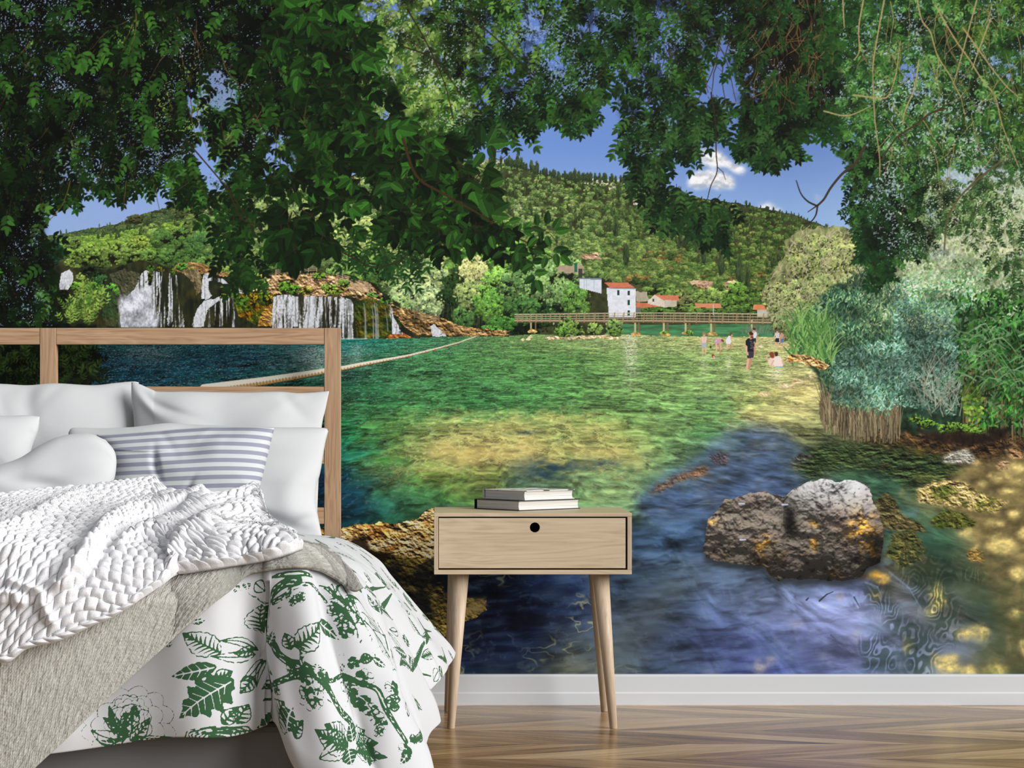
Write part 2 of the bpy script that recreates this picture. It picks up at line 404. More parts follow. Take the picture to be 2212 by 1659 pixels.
def paint_shore_trees(s):
    T = s.tree
    # back belt of round trees, left
    for (x, y, rx, ry, c) in ((395, 450, 32, 24, (84, 92, 56)), (420, 440, 34, 28, (74, 84, 50)), (330, 500, 26, 18, (96, 112, 60)), (292, 474, 22, 12, (72, 70, 42)), (430, 480, 50, 34, (100, 118, 62)), (470, 500, 60, 44, (90, 116, 64)), (520, 480, 60, 50, (84, 108, 60)), (600, 480, 80, 60, (122, 138, 88)), (700, 470, 80, 66, (126, 142, 92)),
                              (345, 510, 40, 22, (108, 132, 66)), (375, 520, 50, 34, (72, 104, 50)), (440, 540, 50, 42, (64, 98, 52)), (300, 522, 26, 16, (128, 148, 60)), (500, 540, 60, 40, (94, 122, 66)), (570, 540, 60, 44, (110, 134, 76)), (650, 545, 60, 44, (104, 130, 74)), (730, 550, 60, 44, (104, 128, 74)),
                              (160, 525, 24, 16, (96, 120, 60)), (100, 545, 50, 34, (26, 56, 44))):
        T(x, y, rx, ry, c, 34, .7, TREES, .5)
    for (x, y, rx, ry, c) in ((158, 568, 22, 18, (112, 132, 60)), (185, 552, 34, 26, (106, 130, 58)), (215, 560, 36, 26, (98, 122, 54)), (252, 548, 40, 28, (112, 134, 62)), (290, 548, 36, 26, (106, 130, 60)), (325, 560, 30, 24, (86, 114, 52)),
                              (365, 556, 40, 26, (74, 106, 50)), (405, 562, 40, 28, (66, 98, 46)), (450, 575, 46, 24, (84, 114, 56)), (520, 566, 40, 26, (80, 110, 58)), (560, 572, 40, 22, (70, 98, 50)), (610, 570, 44, 24, (78, 108, 58)), (660, 572, 40, 20, (72, 100, 52)), (480, 585, 26, 12, (106, 130, 60))):
        T(x, y, rx, ry, c, 26, .7, TREES, .7)
def paint_mid_trees(s):
    T = s.tree
    for (x, y, rx, ry, c) in ((780, 520, 70, 50, (150, 162, 100)), (860, 520, 70, 56, (158, 172, 104)), (950, 560, 80, 60, (138, 158, 88)), (1010, 560, 60, 60, (110, 150, 70)), (1080, 560, 70, 56, (90, 132, 62)),
                              (1150, 575, 60, 46, (88, 126, 60)), (1215, 590, 50, 46, (116, 146, 90)), (1040, 530, 44, 40, (104, 168, 60)), (780, 580, 60, 44, (106, 138, 70)), (820, 610, 60, 44, (60, 92, 44)), (740, 600, 44, 40, (100, 132, 66)),
                              (980, 640, 60, 66, (34, 58, 30)), (930, 680, 60, 50, (22, 38, 22)), (1060, 680, 80, 50, (28, 52, 30)), (1180, 650, 70, 50, (44, 78, 44)), (1120, 690, 90, 40, (22, 40, 24)), (880, 610, 60, 50, (120, 142, 92)),
                              (908, 590, 60, 50, (148, 164, 116)), (872, 640, 36, 30, (150, 168, 120)), (905, 650, 56, 50, (148, 166, 124)), (860, 660, 34, 26, (132, 156, 106)), (1025, 600, 40, 60, (172, 168, 118)), (1012, 640, 34, 40, (130, 146, 92)),
                              (1075, 610, 40, 40, (120, 164, 76)), (1060, 655, 40, 50, (92, 140, 60)), (1120, 620, 50, 46, (98, 134, 80)), (1170, 610, 46, 50, (118, 150, 96)), (1215, 640, 36, 44, (108, 140, 88)), (1130, 670, 44, 36, (62, 100, 52)), (1245, 650, 36, 40, (88, 128, 60)),
                              (1000, 688, 27, 26, (70, 112, 58)), (1085, 700, 34, 22, (66, 118, 50)), (1060, 712, 30, 10, (80, 136, 56)), (1190, 690, 34, 20, (40, 70, 36))):
        T(x, y, rx, ry, c, 40, .75, TREES, 1.0)
    for _ in range(26):  # trunks
        x = s.rs.uniform(870, 1060); y = s.rs.uniform(655, 690); s.line([(x, y), (x + s.rs.uniform(-6, 6), y + 28)], 2, 1.5, (90, 80, 62), .6)
    # right back: trees before the hill
    for (x, y, rx, ry, c) in ((1420, 640, 50, 24, (96, 122, 60)), (1480, 648, 40, 22, (104, 110, 70)), (1540, 645, 50, 26, (112, 138, 72)), (1592, 640, 36, 32, (90, 128, 50)), (1650, 650, 40, 30, (80, 112, 50)), (1385, 668, 26, 14, (84, 124, 50)), (1430, 668, 34, 14, (80, 118, 48)), (1500, 668, 40, 14, (96, 128, 60)), (1560, 668, 40, 16, (86, 118, 54)), (1610, 668, 30, 12, (76, 108, 48))):
        T(x, y, rx, ry, c, 26, .7, TREES, .8)
def paint_houses(s):
    HOUSE = s.part('printed_ruin', 'grey ruined wall with a green pipe on the hillside')
    def q(pts, c, warp=0):
        r = s.poly(pts, warp, 8); n = s.fbm(r[2], r[3], 6, 5, 4, 3)
        s.put(r[0], r[1], r[4], np.array(c, np.float32) / 255. * (.92 + .16 * n)[..., None], HOUSE)
    q([(1205, 575), (1258, 570), (1262, 590), (1204, 588)], (178, 160, 136), 3)
    q([(1241, 568), (1247, 568), (1247, 588), (1241, 588)], (40, 110, 84))
    q([(1249, 580), (1258, 580), (1258, 600), (1249, 600)], (70, 68, 60))
    HOUSE = s.part('printed_house', 'flat-roofed white building half behind the trees')
    q([(1252, 601), (1299, 602), (1299, 634), (1252, 622)], (214, 222, 234)); q([(1252, 600), (1299, 601), (1299, 604), (1252, 603)], (120, 130, 140))
    for x in (1262, 1267, 1283): s.line([(x, 604), (x, 624)], 1.2, 1.2, (170, 182, 200))
    HOUSE = s.part('printed_house', 'tall white house with red roof and green shutters')
    q([(1310, 622), (1373, 624), (1373, 686), (1316, 686)], (226, 230, 240))
    q([(1305, 610), (1355, 610), (1372, 622), (1318, 622)], (208, 122, 92)); s.line([(1316, 623), (1373, 624)], 2, 2, (170, 176, 186))
    for (x, y) in ((1336, 632), (1358, 633), (1358, 654), (1358, 676)):
        q([(x - 2.6, y - 5.5), (x + 2.6, y - 5.5), (x + 2.6, y + 5.5), (x - 2.6, y + 5.5)], (28, 72, 54))
    HOUSE = s.part('printed_house', 'low red-roofed annex beside the tall white house')
    q([(1373, 653), (1430, 656), (1430, 662), (1376, 666)], (206, 120, 88)); q([(1373, 664), (1384, 664), (1384, 676), (1373, 676)], (110, 110, 110))
    q([(1374, 630), (1398, 632), (1402, 650), (1374, 652)], (176, 168, 146), 3)
    HOUSE = s.part('printed_house', 'small pale house with gable and red roof')
    q([(1399, 650), (1414, 637), (1436, 650), (1436, 664), (1399, 656)], (218, 210, 194)); q([(1414, 637), (1464, 638), (1468, 649), (1432, 648)], (214, 128, 98)); q([(1436, 648), (1462, 649), (1462, 662), (1436, 664)], (196, 186, 170))
    q([(1410, 646), (1413, 646), (1413, 652), (1410, 652)], (60, 60, 60))
    HOUSE = s.part('printed_house', 'red roof between trees behind the bridge')
    q([(1500, 655), (1556, 656), (1560, 666), (1504, 664)], (218, 142, 106))
    HOUSE = s.part('printed_house', 'red-roofed house at the right end of the bridge')
    q([(1628, 658), (1652, 658), (1662, 669), (1626, 669)], (222, 138, 98)); q([(1636, 669), (1658, 669), (1658, 686), (1636, 686)], (190, 188, 178))
    s.line([(1541, 658), (1541, 680)], 1.6, 1.6, (210, 210, 215))
def paint_falls(s):
    R = s.rs
    # dark cliff
    j, i, X, Y, M = s.poly([(-600, 560), (140, 575), (220, 590), (300, 560), (400, 585), (520, 590), (640, 600), (740, 590), (800, 610), (860, 655), (880, 690), (960, 700), (1100, 715), (1120, 742), (-600, 742)], 5, 18, 6)
    n = s.fbm(X, Y, 9, 34, 14, 5); n2 = s.fbm(X, Y, 30, 30, 40, 4)
    c = (np.array([30, 34, 22]) / 255. * (.4 + 1.5 * n[..., None]) + np.array([34, 26, 6]) / 255. * (np.clip(n2 - .45, 0, 1) * 2.2)[..., None])
    s.put(j, i, M, c, CLIFF)
    s.rock([(372, 585), (380, 570), (410, 563), (440, 570), (470, 585), (500, 590), (520, 592), (515, 600), (450, 592), (400, 590)], [(120, 90, 50), (170, 130, 86), (110, 120, 50)], 16, 4, 1.2, 3, CLIFF)
    # brown terrace
    s.rock([(505, 608), (530, 598), (600, 592), (690, 590), (735, 596), (760, 600), (800, 615), (830, 640), (850, 655), (820, 655), (760, 642), (700, 640), (600, 636), (540, 628), (508, 622)], [(66, 48, 28), (138, 108, 74), (178, 144, 108), (118, 96, 56), (150, 120, 84)], 20, 5, 2.2, 5, CLIFF)
    s.rock([(723, 605), (740, 600), (800, 626), (802, 634), (760, 626), (728, 616)], [(190, 158, 120), (206, 178, 140)], 8, 1, .8, 3, CLIFF)
    s.rock([(505, 650), (520, 634), (560, 632), (596, 636), (600, 650), (590, 690), (560, 706), (530, 690), (512, 680)], [(30, 24, 8), (120, 84, 14), (66, 84, 20), (24, 22, 10)], 15, 4, 2.2, 5, CLIFF, yst=.5)
    s.rock([(556, 705), (566, 674), (585, 658), (594, 668), (588, 706)], [(90, 60, 22), (160, 116, 50), (176, 136, 84)], 11, 3, 2.2, 5, CLIFF)
    s.rock([(765, 650), (800, 645), (830, 650), (858, 668), (870, 700), (850, 735), (770, 735)], [(14, 20, 8), (40, 60, 18), (90, 84, 22), (16, 18, 10)], 18, 4, 1.8, 5, CLIFF, yst=.5)
    s.rock([(835, 655), (880, 668), (930, 680), (1000, 706), (1100, 716), (1100, 726), (1000, 728), (900, 722), (870, 700)], [(36, 34, 20), (112, 88, 52), (164, 130, 86), (44, 50, 26)], 14, 4, 2.2, 5, CLIFF)
    s.rock([(830, 733), (842, 722), (868, 719), (890, 728), (896, 733)], [(120, 70, 30), (190, 116, 60)], 14, 2, 1.6, 5, CLIFF)
    for (x, y, rx, ry, c) in ((620, 620, 22, 18, (92, 140, 40)), (634, 626, 16, 14, (84, 132, 40)), (566, 612, 20, 14, (88, 132, 44)), (548, 616, 14, 12, (110, 124, 40)), (660, 628, 20, 10, (150, 144, 56)), (712, 622, 20, 12, (116, 150, 56)), (722, 630, 24, 9, (128, 146, 56)), (745, 612, 16, 12, (104, 140, 50)), (806, 637, 16, 7, (104, 154, 60)), (834, 648, 16, 9, (84, 140, 52)), (690, 596, 20, 8, (108, 146, 50)), (553, 595, 7, 8, (100, 150, 50)),
                              (522, 652, 16, 14, (70, 110, 30)), (573, 640, 10, 20, (88, 128, 30)), (548, 648, 10, 20, (150, 116, 24)), (585, 645, 10, 18, (150, 124, 30)), (508, 640, 12, 12, (60, 110, 30))):
        s.tree(x, y, rx, ry, c, 16, .8, CLIFF, .8)
    # tufts and mossy pillars of the big fall
    s.rock([(236, 590), (270, 582), (300, 590), (318, 620), (300, 650), (262, 650), (246, 620)], [(26, 36, 24), (66, 70, 50), (90, 84, 64)], 16, 4, 1.8, 3, CLIFF, yst=.5)
    def curtain(pts, dens=.55, tint=(232, 236, 244), k=3, fx=3.2, fy=60, dark=(46, 48, 38), lo=0.0, spark=.5):
        r = s.poly(pts, 2.5, 8, k); j, i, X, Y, M = r
        n = s.fbm(X, Y, fx, fy, k, 3, .6); n3 = s.fbm(X, Y, fx * 5, fy * 2, k + 5, 2); sp = s.vn(X / 2.1, Y / 3.2, k + 9)
        a = np.clip((n * .95 + n3 * .7 - (1.24 - dens * .88)) * 3.4 + (sp - .5) * spark, lo, 1)
        c = np.array(dark, np.float32) / 255. * (.5 + n3)[..., None] * (1 - a[..., None]) + np.array(tint, np.float32) / 255. * (.8 + .2 * sp[..., None]) * a[..., None]
        s.put(j, i, M * np.clip(a + .25, 0, 1), c, FALLS)
    curtain([(133, 590), (150, 582), (158, 590), (156, 615), (148, 625), (128, 626), (130, 600)], .9, k=2)
    curtain([(200, 613), (210, 600), (214, 590), (217, 592), (212, 604), (204, 614)], .9, k=2, fx=2)
    curtain([(318, 585), (330, 590), (336, 600), (334, 650), (340, 706), (262, 706), (256, 660), (290, 625), (302, 600), (308, 588)], .82, k=4)
    # spray
    j, i, X, Y, M = s.poly([(256, 648), (280, 636), (300, 628), (322, 622), (332, 660), (342, 690), (344, 708), (258, 708)], 8, 22, 8, 5)
    n = s.fbm(X, Y, 20, 20, 50, 4)
    s.put(j, i, np.clip(M * 1.1, 0, 1), np.stack([.74 + .9 * (n - .45) + .25 * (s.vn(X / 2.4, Y / 3.4, 9) - .5)] * 3, -1).clip(.4, .97) * (.965, .98, 1.03), FALLS)
    curtain([(330, 585), (345, 585), (348, 640), (342, 690), (330, 690), (326, 620)], .75, k=9)
    curtain([(350, 580), (362, 580), (368, 620), (366, 706), (346, 706), (344, 640)], .62, k=10, dark=(40, 42, 26))
    curtain([(366, 590), (370, 590), (373, 640), (374, 690), (366, 706), (362, 700)], .75, k=11, fx=2)
    curtain([(378, 595), (381, 595), (386, 650), (396, 680), (398, 706), (372, 706), (380, 672)], .62, k=12, dark=(60, 58, 30))
    for (x, y, rx, ry, c) in ((326, 580, 9, 10, (56, 106, 34)), (324, 600, 8, 22, (70, 84, 30)), (346, 582, 10, 7, (100, 92, 24)), (392, 577, 17, 11, (76, 130, 42)), (374, 586, 8, 8, (80, 104, 34)), (342, 640, 3, 40, (96, 88, 24)),
                              (170, 618, 24, 12, (92, 140, 44)), (205, 622, 28, 13, (88, 140, 46)), (240, 628, 20, 18, (80, 134, 50)), (178, 600, 16, 12, (124, 148, 66)), (215, 602, 18, 14, (54, 96, 52)), (200, 585, 30, 14, (30, 46, 26))):
        s.tree(x, y, rx, ry, c, 18, .8, CLIFF, .8)
    s.rock([(392, 585), (425, 580), (436, 600), (434, 630), (424, 640), (420, 612), (405, 600)], [(90, 84, 50), (130, 116, 84), (70, 64, 40)], 12, 3, 2.0, 3, CLIFF, yst=.35)
    s.rock([(214, 635), (236, 622), (250, 632), (256, 680), (250, 708), (226, 700)], [(20, 40, 24), (50, 74, 40), (70, 62, 40)], 18, 3, 1.4, 3, CLIFF, yst=.4)
    curtain([(440, 590), (455, 592), (470, 600), (488, 606), (494, 614), (480, 612), (466, 606), (452, 606), (450, 625), (458, 640), (446, 648), (434, 645), (436, 615)], .9, k=13)
    curtain([(512, 622), (535, 633), (520, 634), (508, 630)], 1.0, k=14, fx=8, fy=6)
    curtain([(455, 646), (492, 638), (470, 652), (448, 670), (440, 706), (414, 706), (424, 670), (440, 650)], .95, k=15)
    curtain([(470, 650), (500, 636), (506, 640), (508, 706), (448, 706), (450, 668)], .48, k=16, fx=2.4, dark=(34, 30, 14))
    s.tree(485, 640, 14, 8, (110, 120, 40), 12, .8, CLIFF, .5); s.tree(490, 620, 18, 8, (96, 104, 44), 12, .8, CLIFF, .5)
    curtain([(590, 640), (612, 636), (640, 640), (690, 640), (740, 642), (758, 648), (764, 660), (763, 736), (590, 740), (586, 690)], .60, k=17, fx=3.6, fy=50, dark=(62, 54, 38))
    curtain([(620, 640), (650, 641), (645, 706), (618, 706)], .75, k=18, fx=3)
    curtain([(668, 640), (700, 641), (694, 708), (655, 708)], .80, k=19, fx=3)
    curtain([(722, 642), (758, 650), (764, 734), (726, 734)], .72, k=20, fx=3)
    for (x, w) in ((789, 2.6), (806, 1.6), (812, 3), (816, 2)):
        s.line([(x - 3, 655), (x, 680), (x + 1, 734)], w * .6, w * 1.6, (150, 165, 180), .75, FALLS)
    curtain([(836, 652), (840, 652), (850, 680), (858, 700), (870, 722), (846, 722), (846, 700), (842, 680)], .75, k=23, fx=2.4, dark=(40, 44, 44))
    s.line([(832, 664), (836, 690), (838, 715)], 1, 3, (150, 160, 170), .6, FALLS)
    curtain([(930, 704), (938, 702), (955, 716), (966, 726), (936, 728), (932, 716)], .95, k=24, fx=4, fy=12)
    j, i, X, Y, M = s.poly([(560, 728), (764, 731), (830, 734), (764, 738), (560, 742)], 1, 8, 2, 1)
    s.put(j, i, M, (230, 240, 245), FALLS)
    # railings
    def rail(pts, n, h, w=1.5, c=(176, 160, 132)):
        for f in (0, .5, 1.0): s.line([(x, y - h * f) for x, y in pts], w, w, c, .95, CLIFF)
        P = np.array(pts, float); d = np.r_[0, np.cumsum(np.hypot(*np.diff(P, axis=0).T))]
        for t in np.linspace(0, d[-1], n):
            x = np.interp(t, d, P[:, 0]); y = np.interp(t, d, P[:, 1]); s.line([(x, y + 3), (x, y - h - 1)], w * 1.2, w * 1.2, c, .95, CLIFF)
    rail([(596, 591), (640, 587), (684, 583)], 6, 7)
    rail([(728, 598), (760, 609), (800, 623)], 7, 9)
    rail([(895, 684), (920, 690), (948, 691)], 5, 8, 1.6, (140, 118, 86))

def paint_water(s):
    R = s.rs
    j, i, X, Y = s.full(s.X0, 722, s.X1, s.Y1 + 2)
    top = np.interp(X, [-600, 560, 760, 900, 1000, 1100, 1150, 1300, 1340, 1700, 2640], [735, 735, 733, 730, 727, 726, 722, 724, 706, 706, 706])
    xs = [120, 300, 500, 640, 740, 840, 940, 1040, 1140, 1240, 1340, 1440, 1540, 1640, 1740, 1840, 1940, 2040, 2140, 2212]
    ys = [735, 780, 830, 880, 930, 980, 1030, 1080, 1150, 1230, 1320, 1400, 1455]
    A = [(10, 60, 60), (12, 70, 74), (18, 78, 88), (30, 90, 92)]
    tab = [
     A + [(12, 112, 104), (14, 116, 92), (40, 118, 78), (64, 124, 66), (88, 132, 66), (112, 144, 82), (134, 156, 96), (146, 166, 100), (158, 174, 106), (176, 182, 126), (190, 184, 130), (140, 150, 90), (60, 80, 50), (40, 60, 30), (30, 40, 20), (30, 40, 20)],
     [(6, 40, 50), (10, 56, 74), (14, 66, 84), (40, 86, 90)] + [(52, 96, 84), (30, 104, 66), (28, 106, 52), (48, 118, 54), (52, 116, 50), (62, 124, 54), (84, 134, 64), (98, 144, 74), (116, 156, 82), (142, 164, 96), (180, 180, 120), (110, 130, 80), (60, 80, 50), (40, 60, 30), (30, 40, 20), (30, 40, 20)],
     [(6, 40, 50), (8, 50, 66), (12, 70, 74), (16, 80, 60)] + [(24, 80, 56), (22, 90, 52), (26, 102, 50), (30, 104, 48), (40, 112, 50), (52, 118, 52), (82, 134, 66), (98, 144, 76), (104, 148, 84), (134, 158, 92), (196, 184, 126), (120, 130, 90), (60, 80, 50), (40, 60, 30), (30, 40, 20), (30, 40, 20)],
     [(6, 40, 50)] * 4 + [(34, 84, 46), (24, 92, 46), (30, 100, 44), (22, 96, 44), (36, 110, 50), (58, 124, 58), (76, 134, 66), (86, 140, 74), (84, 142, 74), (150, 162, 94), (190, 186, 124), (90, 100, 60), (60, 80, 50), (30, 40, 24), (30, 34, 20), (30, 30, 18)],
     [(6, 30, 40)] * 4 + [(20, 104, 56), (62, 124, 52), (118, 146, 74), (146, 156, 84), (132, 150, 80), (122, 148, 76), (114, 142, 72), (92, 142, 80), (70, 134, 78), (122, 128, 104), (126, 134, 84), (58, 60, 40), (40, 40, 26), (40, 38, 20), (40, 34, 20), (50, 40, 26)],
     [(6, 30, 40)] * 4 + [(16, 108, 88), (50, 120, 48), (132, 150, 76), (178, 164, 86), (166, 158, 88), (128, 142, 76), (132, 146, 80), (92, 142, 90), (74, 118, 92), (88, 98, 112), (78, 92, 62), (48, 62, 34), (44, 56, 32), (58, 54, 30), (80, 62, 40), (150, 116, 74)],
     [(6, 20, 40)] * 4 + [(8, 54, 72), (46, 98, 50), (88, 126, 50), (108, 128, 60), (70, 94, 76), (82, 112, 74), (104, 150, 96), (82, 134, 102), (88, 92, 84), (70, 88, 114), (62, 84, 84), (44, 84, 62), (40, 86, 66), (84, 88, 56), (150, 124, 82), (196, 160, 104)],
     [(6, 20, 30)] * 4 + [(10, 50, 70), (36, 96, 70), (56, 112, 58), (88, 132, 62), (82, 126, 82), (92, 142, 86), (118, 166, 110), (66, 98, 126), (58, 82, 122), (60, 80, 118), (60, 74, 80), (52, 80, 60), (56, 92, 70), (112, 112, 70), (160, 138, 90), (190, 164, 108)],
     [(6, 20, 30)] * 4 + [(14, 60, 60), (30, 80, 60), (50, 90, 60), (60, 90, 60), (50, 90, 90), (50, 90, 90), (52, 86, 110), (58, 90, 126), (60, 88, 118), (60, 80, 110), (56, 76, 90), (60, 80, 50), (56, 92, 72), (46, 80, 58), (128, 120, 76), (120, 110, 70)],
     [(6, 20, 30)] * 4 + [(14, 30, 50), (20, 40, 60), (26, 44, 60), (24, 38, 60), (14, 26, 62), (16, 32, 74), (40, 60, 88), (66, 92, 116), (78, 102, 128), (80, 98, 120), (66, 84, 104), (80, 98, 136), (84, 84, 54), (46, 64, 48), (70, 82, 56), (130, 126, 80)],
     [(6, 20, 30)] * 4 + [(14, 24, 40), (16, 26, 44), (18, 30, 46), (14, 24, 50), (14, 26, 54), (34, 48, 74), (56, 72, 90), (56, 76, 104), (84, 106, 146), (98, 118, 156), (128, 146, 192), (138, 156, 202), (118, 134, 160), (96, 104, 92), (48, 66, 56), (60, 74, 48)],
     [(6, 20, 30)] * 4 + [(14, 24, 40), (16, 26, 44), (18, 30, 46), (14, 24, 50), (18, 32, 58), (60, 72, 74), (64, 78, 88), (52, 66, 92), (60, 74, 114), (72, 88, 134), (98, 114, 162), (118, 132, 178), (92, 110, 130), (126, 146, 170), (88, 100, 76), (66, 80, 56)],
     [(6, 20, 30)] * 4 + [(14, 24, 40), (16, 26, 44), (18, 30, 46), (16, 30, 50), (32, 46, 58), (92, 98, 76), (70, 84, 92), (56, 70, 98), (72, 88, 136), (66, 82, 134), (86, 102, 156), (96, 112, 152), (110, 130, 150), (120, 130, 120), (120, 116, 74), (70, 84, 56)]]
    # perspective ripple coordinates
    d = np.maximum(Y - 655, 40); v = 9000. / d; u = (X - 1106) / d * 60
    wx = (s.vn(u / 6, v / 2.0, 1) - .5); wy = (s.vn(u / 6, v / 2., 2) - .5)
    f1 = s.fbm(u / 4.5 + wx * 2, v / .9 + wy * 2, 1, 1, 3, 4, .65)
    c = s.field(X + wx * 60, Y + wy * 26 + (f1 - .5) * 26, xs, ys, tab); gw = np.clip(1 - np.abs(Y - 820) / 260, 0, 1)[..., None] * .30 * np.clip((X - 760) / 120, 0, 1)[..., None]; c = (c * (1 - gw) + np.array([104, 128, 84]) / 255. * gw) * np.array([1, .96, 1.])
    s1 = (s.fbm(u / 3.6 + wx * 3, v / .46 + f1 * 1.6, 1, 1, 9, 3, .58) - .5); s0 = (s.fbm(u / 14 + wx, v / 1.7 + wy, 1, 1, 26, 3, .5) - .5)
    amp = np.interp(Y, [735, 800, 950, 1080, 1300, 1450], [.75, .9, .9, .85, .55, .38]) * np.interp(X, [700, 800, 2100], [1.5, 1, .9])
    c = c * np.clip(1.06 + s1 * 1.45 * amp + (f1 - .5) * .7 * amp + s0 * .9, .25, 2.2)[..., None]
    gm = c.mean(-1, keepdims=True); ds = np.interp(Y, [735, 1000, 1150], [.20, .12, .04])[..., None]; c = c * (1 - ds) + gm * ds * np.array([1.05, 1.1, .8])
    # small bright glints of sky
    g = np.clip((s.fbm(u / 1.6 + f1 * 2, v / .25, 1, 1, 21, 3, .7) - .60) * 7, 0, 1) * np.interp(X, [-600, 700, 900, 1300, 2200], [.5, .45, .35, .28, .2]) * np.interp(Y, [735, 900, 1100], [1, .8, .35])
    c = c * (1 - g[..., None]) + np.array([190, 215, 225]) / 255. * g[..., None]
    # whiter mirror streaks under the falls and the white house
    for (cx, w, y0, y1, a) in ((1362, 16, 708, 860, .85), (320, 60, 745, 800, .45), (680, 40, 745, 830, .6), (770, 16, 740, 800, .5), (1521, 10, 765, 830, .5), (1573, 7, 765, 830, .6), (1618, 6, 800, 850, .4), (1676, 16, 792, 845, .75), (1541, 7, 715, 745, .3)):
        m = np.exp(-((X - cx) / w) ** 2) * np.clip((Y - y0) / 8, 0, 1) * np.clip((y1 - Y) / (y1 - y0) * 1.6, 0, 1) * a
        st = np.clip((s.fbm(u / 1.4, v / .12, 1, 1, 33, 2, .6) - .42) * 5, 0, 1)
        m = (m * (st * .8 + .1))[..., None]; c = c * (1 - m) + np.array([232, 228, 220]) / 255. * m
    # sunlit bed seen through shallow water: a net of bright lines
    cu = (X - 1106) * 1.0 + (f1 - .5) * 60; cv = (Y - 600) ** 1.0 * 2.3 + (f1 - .5) * 40
    def net(k, cell):
        a = s.fbm(cu + wx * 30, cv + wy * 30, cell, cell, k, 2, .5); b = s.fbm(cu + 50, cv + 20, cell * .7, cell * .7, k + 5, 2, .5)
        return np.maximum(np.clip(1 - np.abs(a - .5) * 16, 0, 1), np.clip(1 - np.abs(b - .5) * 14, 0, 1) * .7)
    nt = net(13, 34)
    def blob(cx, cy, rx, ry): return np.exp(-(((X - cx) / rx) ** 2 + ((Y - cy) / ry) ** 2))
    sh = blob(1090, 960, 150, 40) + .8 * blob(1000, 985, 90, 26) + .6 * blob(1260, 950, 90, 40) + .5 * blob(1320, 1000, 90, 50) + .35 * blob(1150, 900, 180, 18) + .7 * blob(1700, 850, 120, 22) + .5 * blob(1620, 905, 70, 20) + .45 * blob(1640, 740, 110, 16) + .4 * blob(900, 1010, 90, 50) + .25 * blob(1300, 1080, 60, 30)
    sh = np.clip(sh, 0, 1)
    s2 = s.fbm(X, Y, 60, 20, 44, 5, .6)
    warm = np.clip(sh * (s2 - .2) * 1.5, 0, .75)[..., None]
    c = c * (1 - warm) + np.array([176, 158, 100]) / 255. * (.68 + .6 * s2[..., None]) * warm
    n_ = (nt * np.clip(sh * 1.3 + .12 * ((Y > 880) & (Y < 1120) & (X > 780) & (X < 1500)), 0, 1) * .62)[..., None]; c = c * (1 - n_) + np.array([232, 224, 150]) / 255. * n_
    # dark hollows
    dk = np.clip(blob(1200, 1010, 70, 22) + blob(1150, 1035, 50, 10) + blob(1320, 1005, 44, 12) + .8 * blob(1140, 935, 26, 5) + .7 * blob(1560, 862, 90, 10) * .5, 0, 1) * np.clip((s.fbm(X, Y, 40, 14, 51, 4) - .38) * 4, 0, 1)
    c = c * (1 - .75 * dk[..., None]) + np.array([26, 52, 78]) / 255. * .75 * dk[..., None]
    # dark shaded stripe edge (shadow of the trees on the water)
    e = s.poly([(1375, 1080), (1440, 1020), (1500, 985), (1560, 940), (1600, 914), (1680, 926), (1738, 962), (1760, 1015), (1700, 1100), (1400, 1130)], 16, 34, 3, 12)
    lf = np.clip(1 - np.abs(Y - 850) / 230, 0, 1) * np.clip((X - 740) / 160, 0, 1); c = c * (1 + lf[..., None] * np.array([.16, .15, .10])); s.C[j, i] = np.where((Y >= top)[..., None], np.clip(c, 0, 1), s.C[j, i]); s.L[j, i][Y >= top] = WATER
    # back water beyond the bridge
    j2, i2, X2, Y2, M2 = s.poly([(1310, 700), (1420, 702), (1560, 700), (1700, 700), (1720, 728), (1500, 727), (1310, 722)], 1, 6)
    n = s.fbm(X2, Y2, 26, 4, 5, 4); s.put(j2, i2, M2, np.array([70, 126, 84], np.float32) / 255. * (.65 + .7 * n)[..., None], WATER)
    ex, ey = e[2], e[3]; st = s.fbm(ex, ey - ex * .12 + 14 * s.fbm(ex, ey, 60, 40, 62, 2), 34, 7, 61, 3, .55)
    col = np.array([64, 84, 118], np.float32) / 255. * (.3 + 1.5 * st)[..., None] + np.array([50, 44, 24]) / 255. * np.clip(s.fbm(ex, ey, 40, 20, 8, 3) - .5, 0, 1)[..., None] * 2
    s.put(e[0], e[1], e[4] * .75, np.clip(col, 0, 1))
    # darker blue swell at the foot, with light crests
    j, i, X, Y = s.full(860, 1090, 1980, s.Y1)
    ca, sa = math.cos(.10), math.sin(.10); U = X * ca - Y * sa; V = X * sa + Y * ca
    w1 = s.fbm(X, Y, 120, 70, 71, 4); rp = s.fbm(U + w1 * 36, V + w1 * 26, 56, 11, 72, 3, .5)
    left = np.clip((1480 - X) / 300, 0, 1)
    m = np.clip((rp - .5) * 3.2, -1, 1)
    k_ = (np.clip(m, 0, 1) * .36 * (1 - .3 * left) * np.interp(Y, [1090, 1200, 1458], [.8, 1, .7]))[..., None]
    cc = s.C[j, i]; cc = cc * (1 - k_) + np.array([120, 152, 190]) / 255. * k_; cc = cc * (1 + np.clip(m, -1, 0) * np.interp(X, [1450, 1750], [.42, .20]))[..., None]; lt = np.clip((X - 1580) / 200, 0, 1) * np.clip((Y - 1250) / 60, 0, 1) * np.clip((1960 - X) / 80, 0, 1); cc = cc * (1 + .22 * lt[..., None])
    fog = (np.clip((s.fbm(X, Y, 110, 60, 75, 4) - .5) * 3, 0, 1) * .45 * np.clip((X - 980) / 150, 0, 1) * np.interp(X, [1300, 1800], [1, .35]))[..., None]
    cc = cc * (1 - fog) + np.array([78, 104, 122]) / 255. * fog
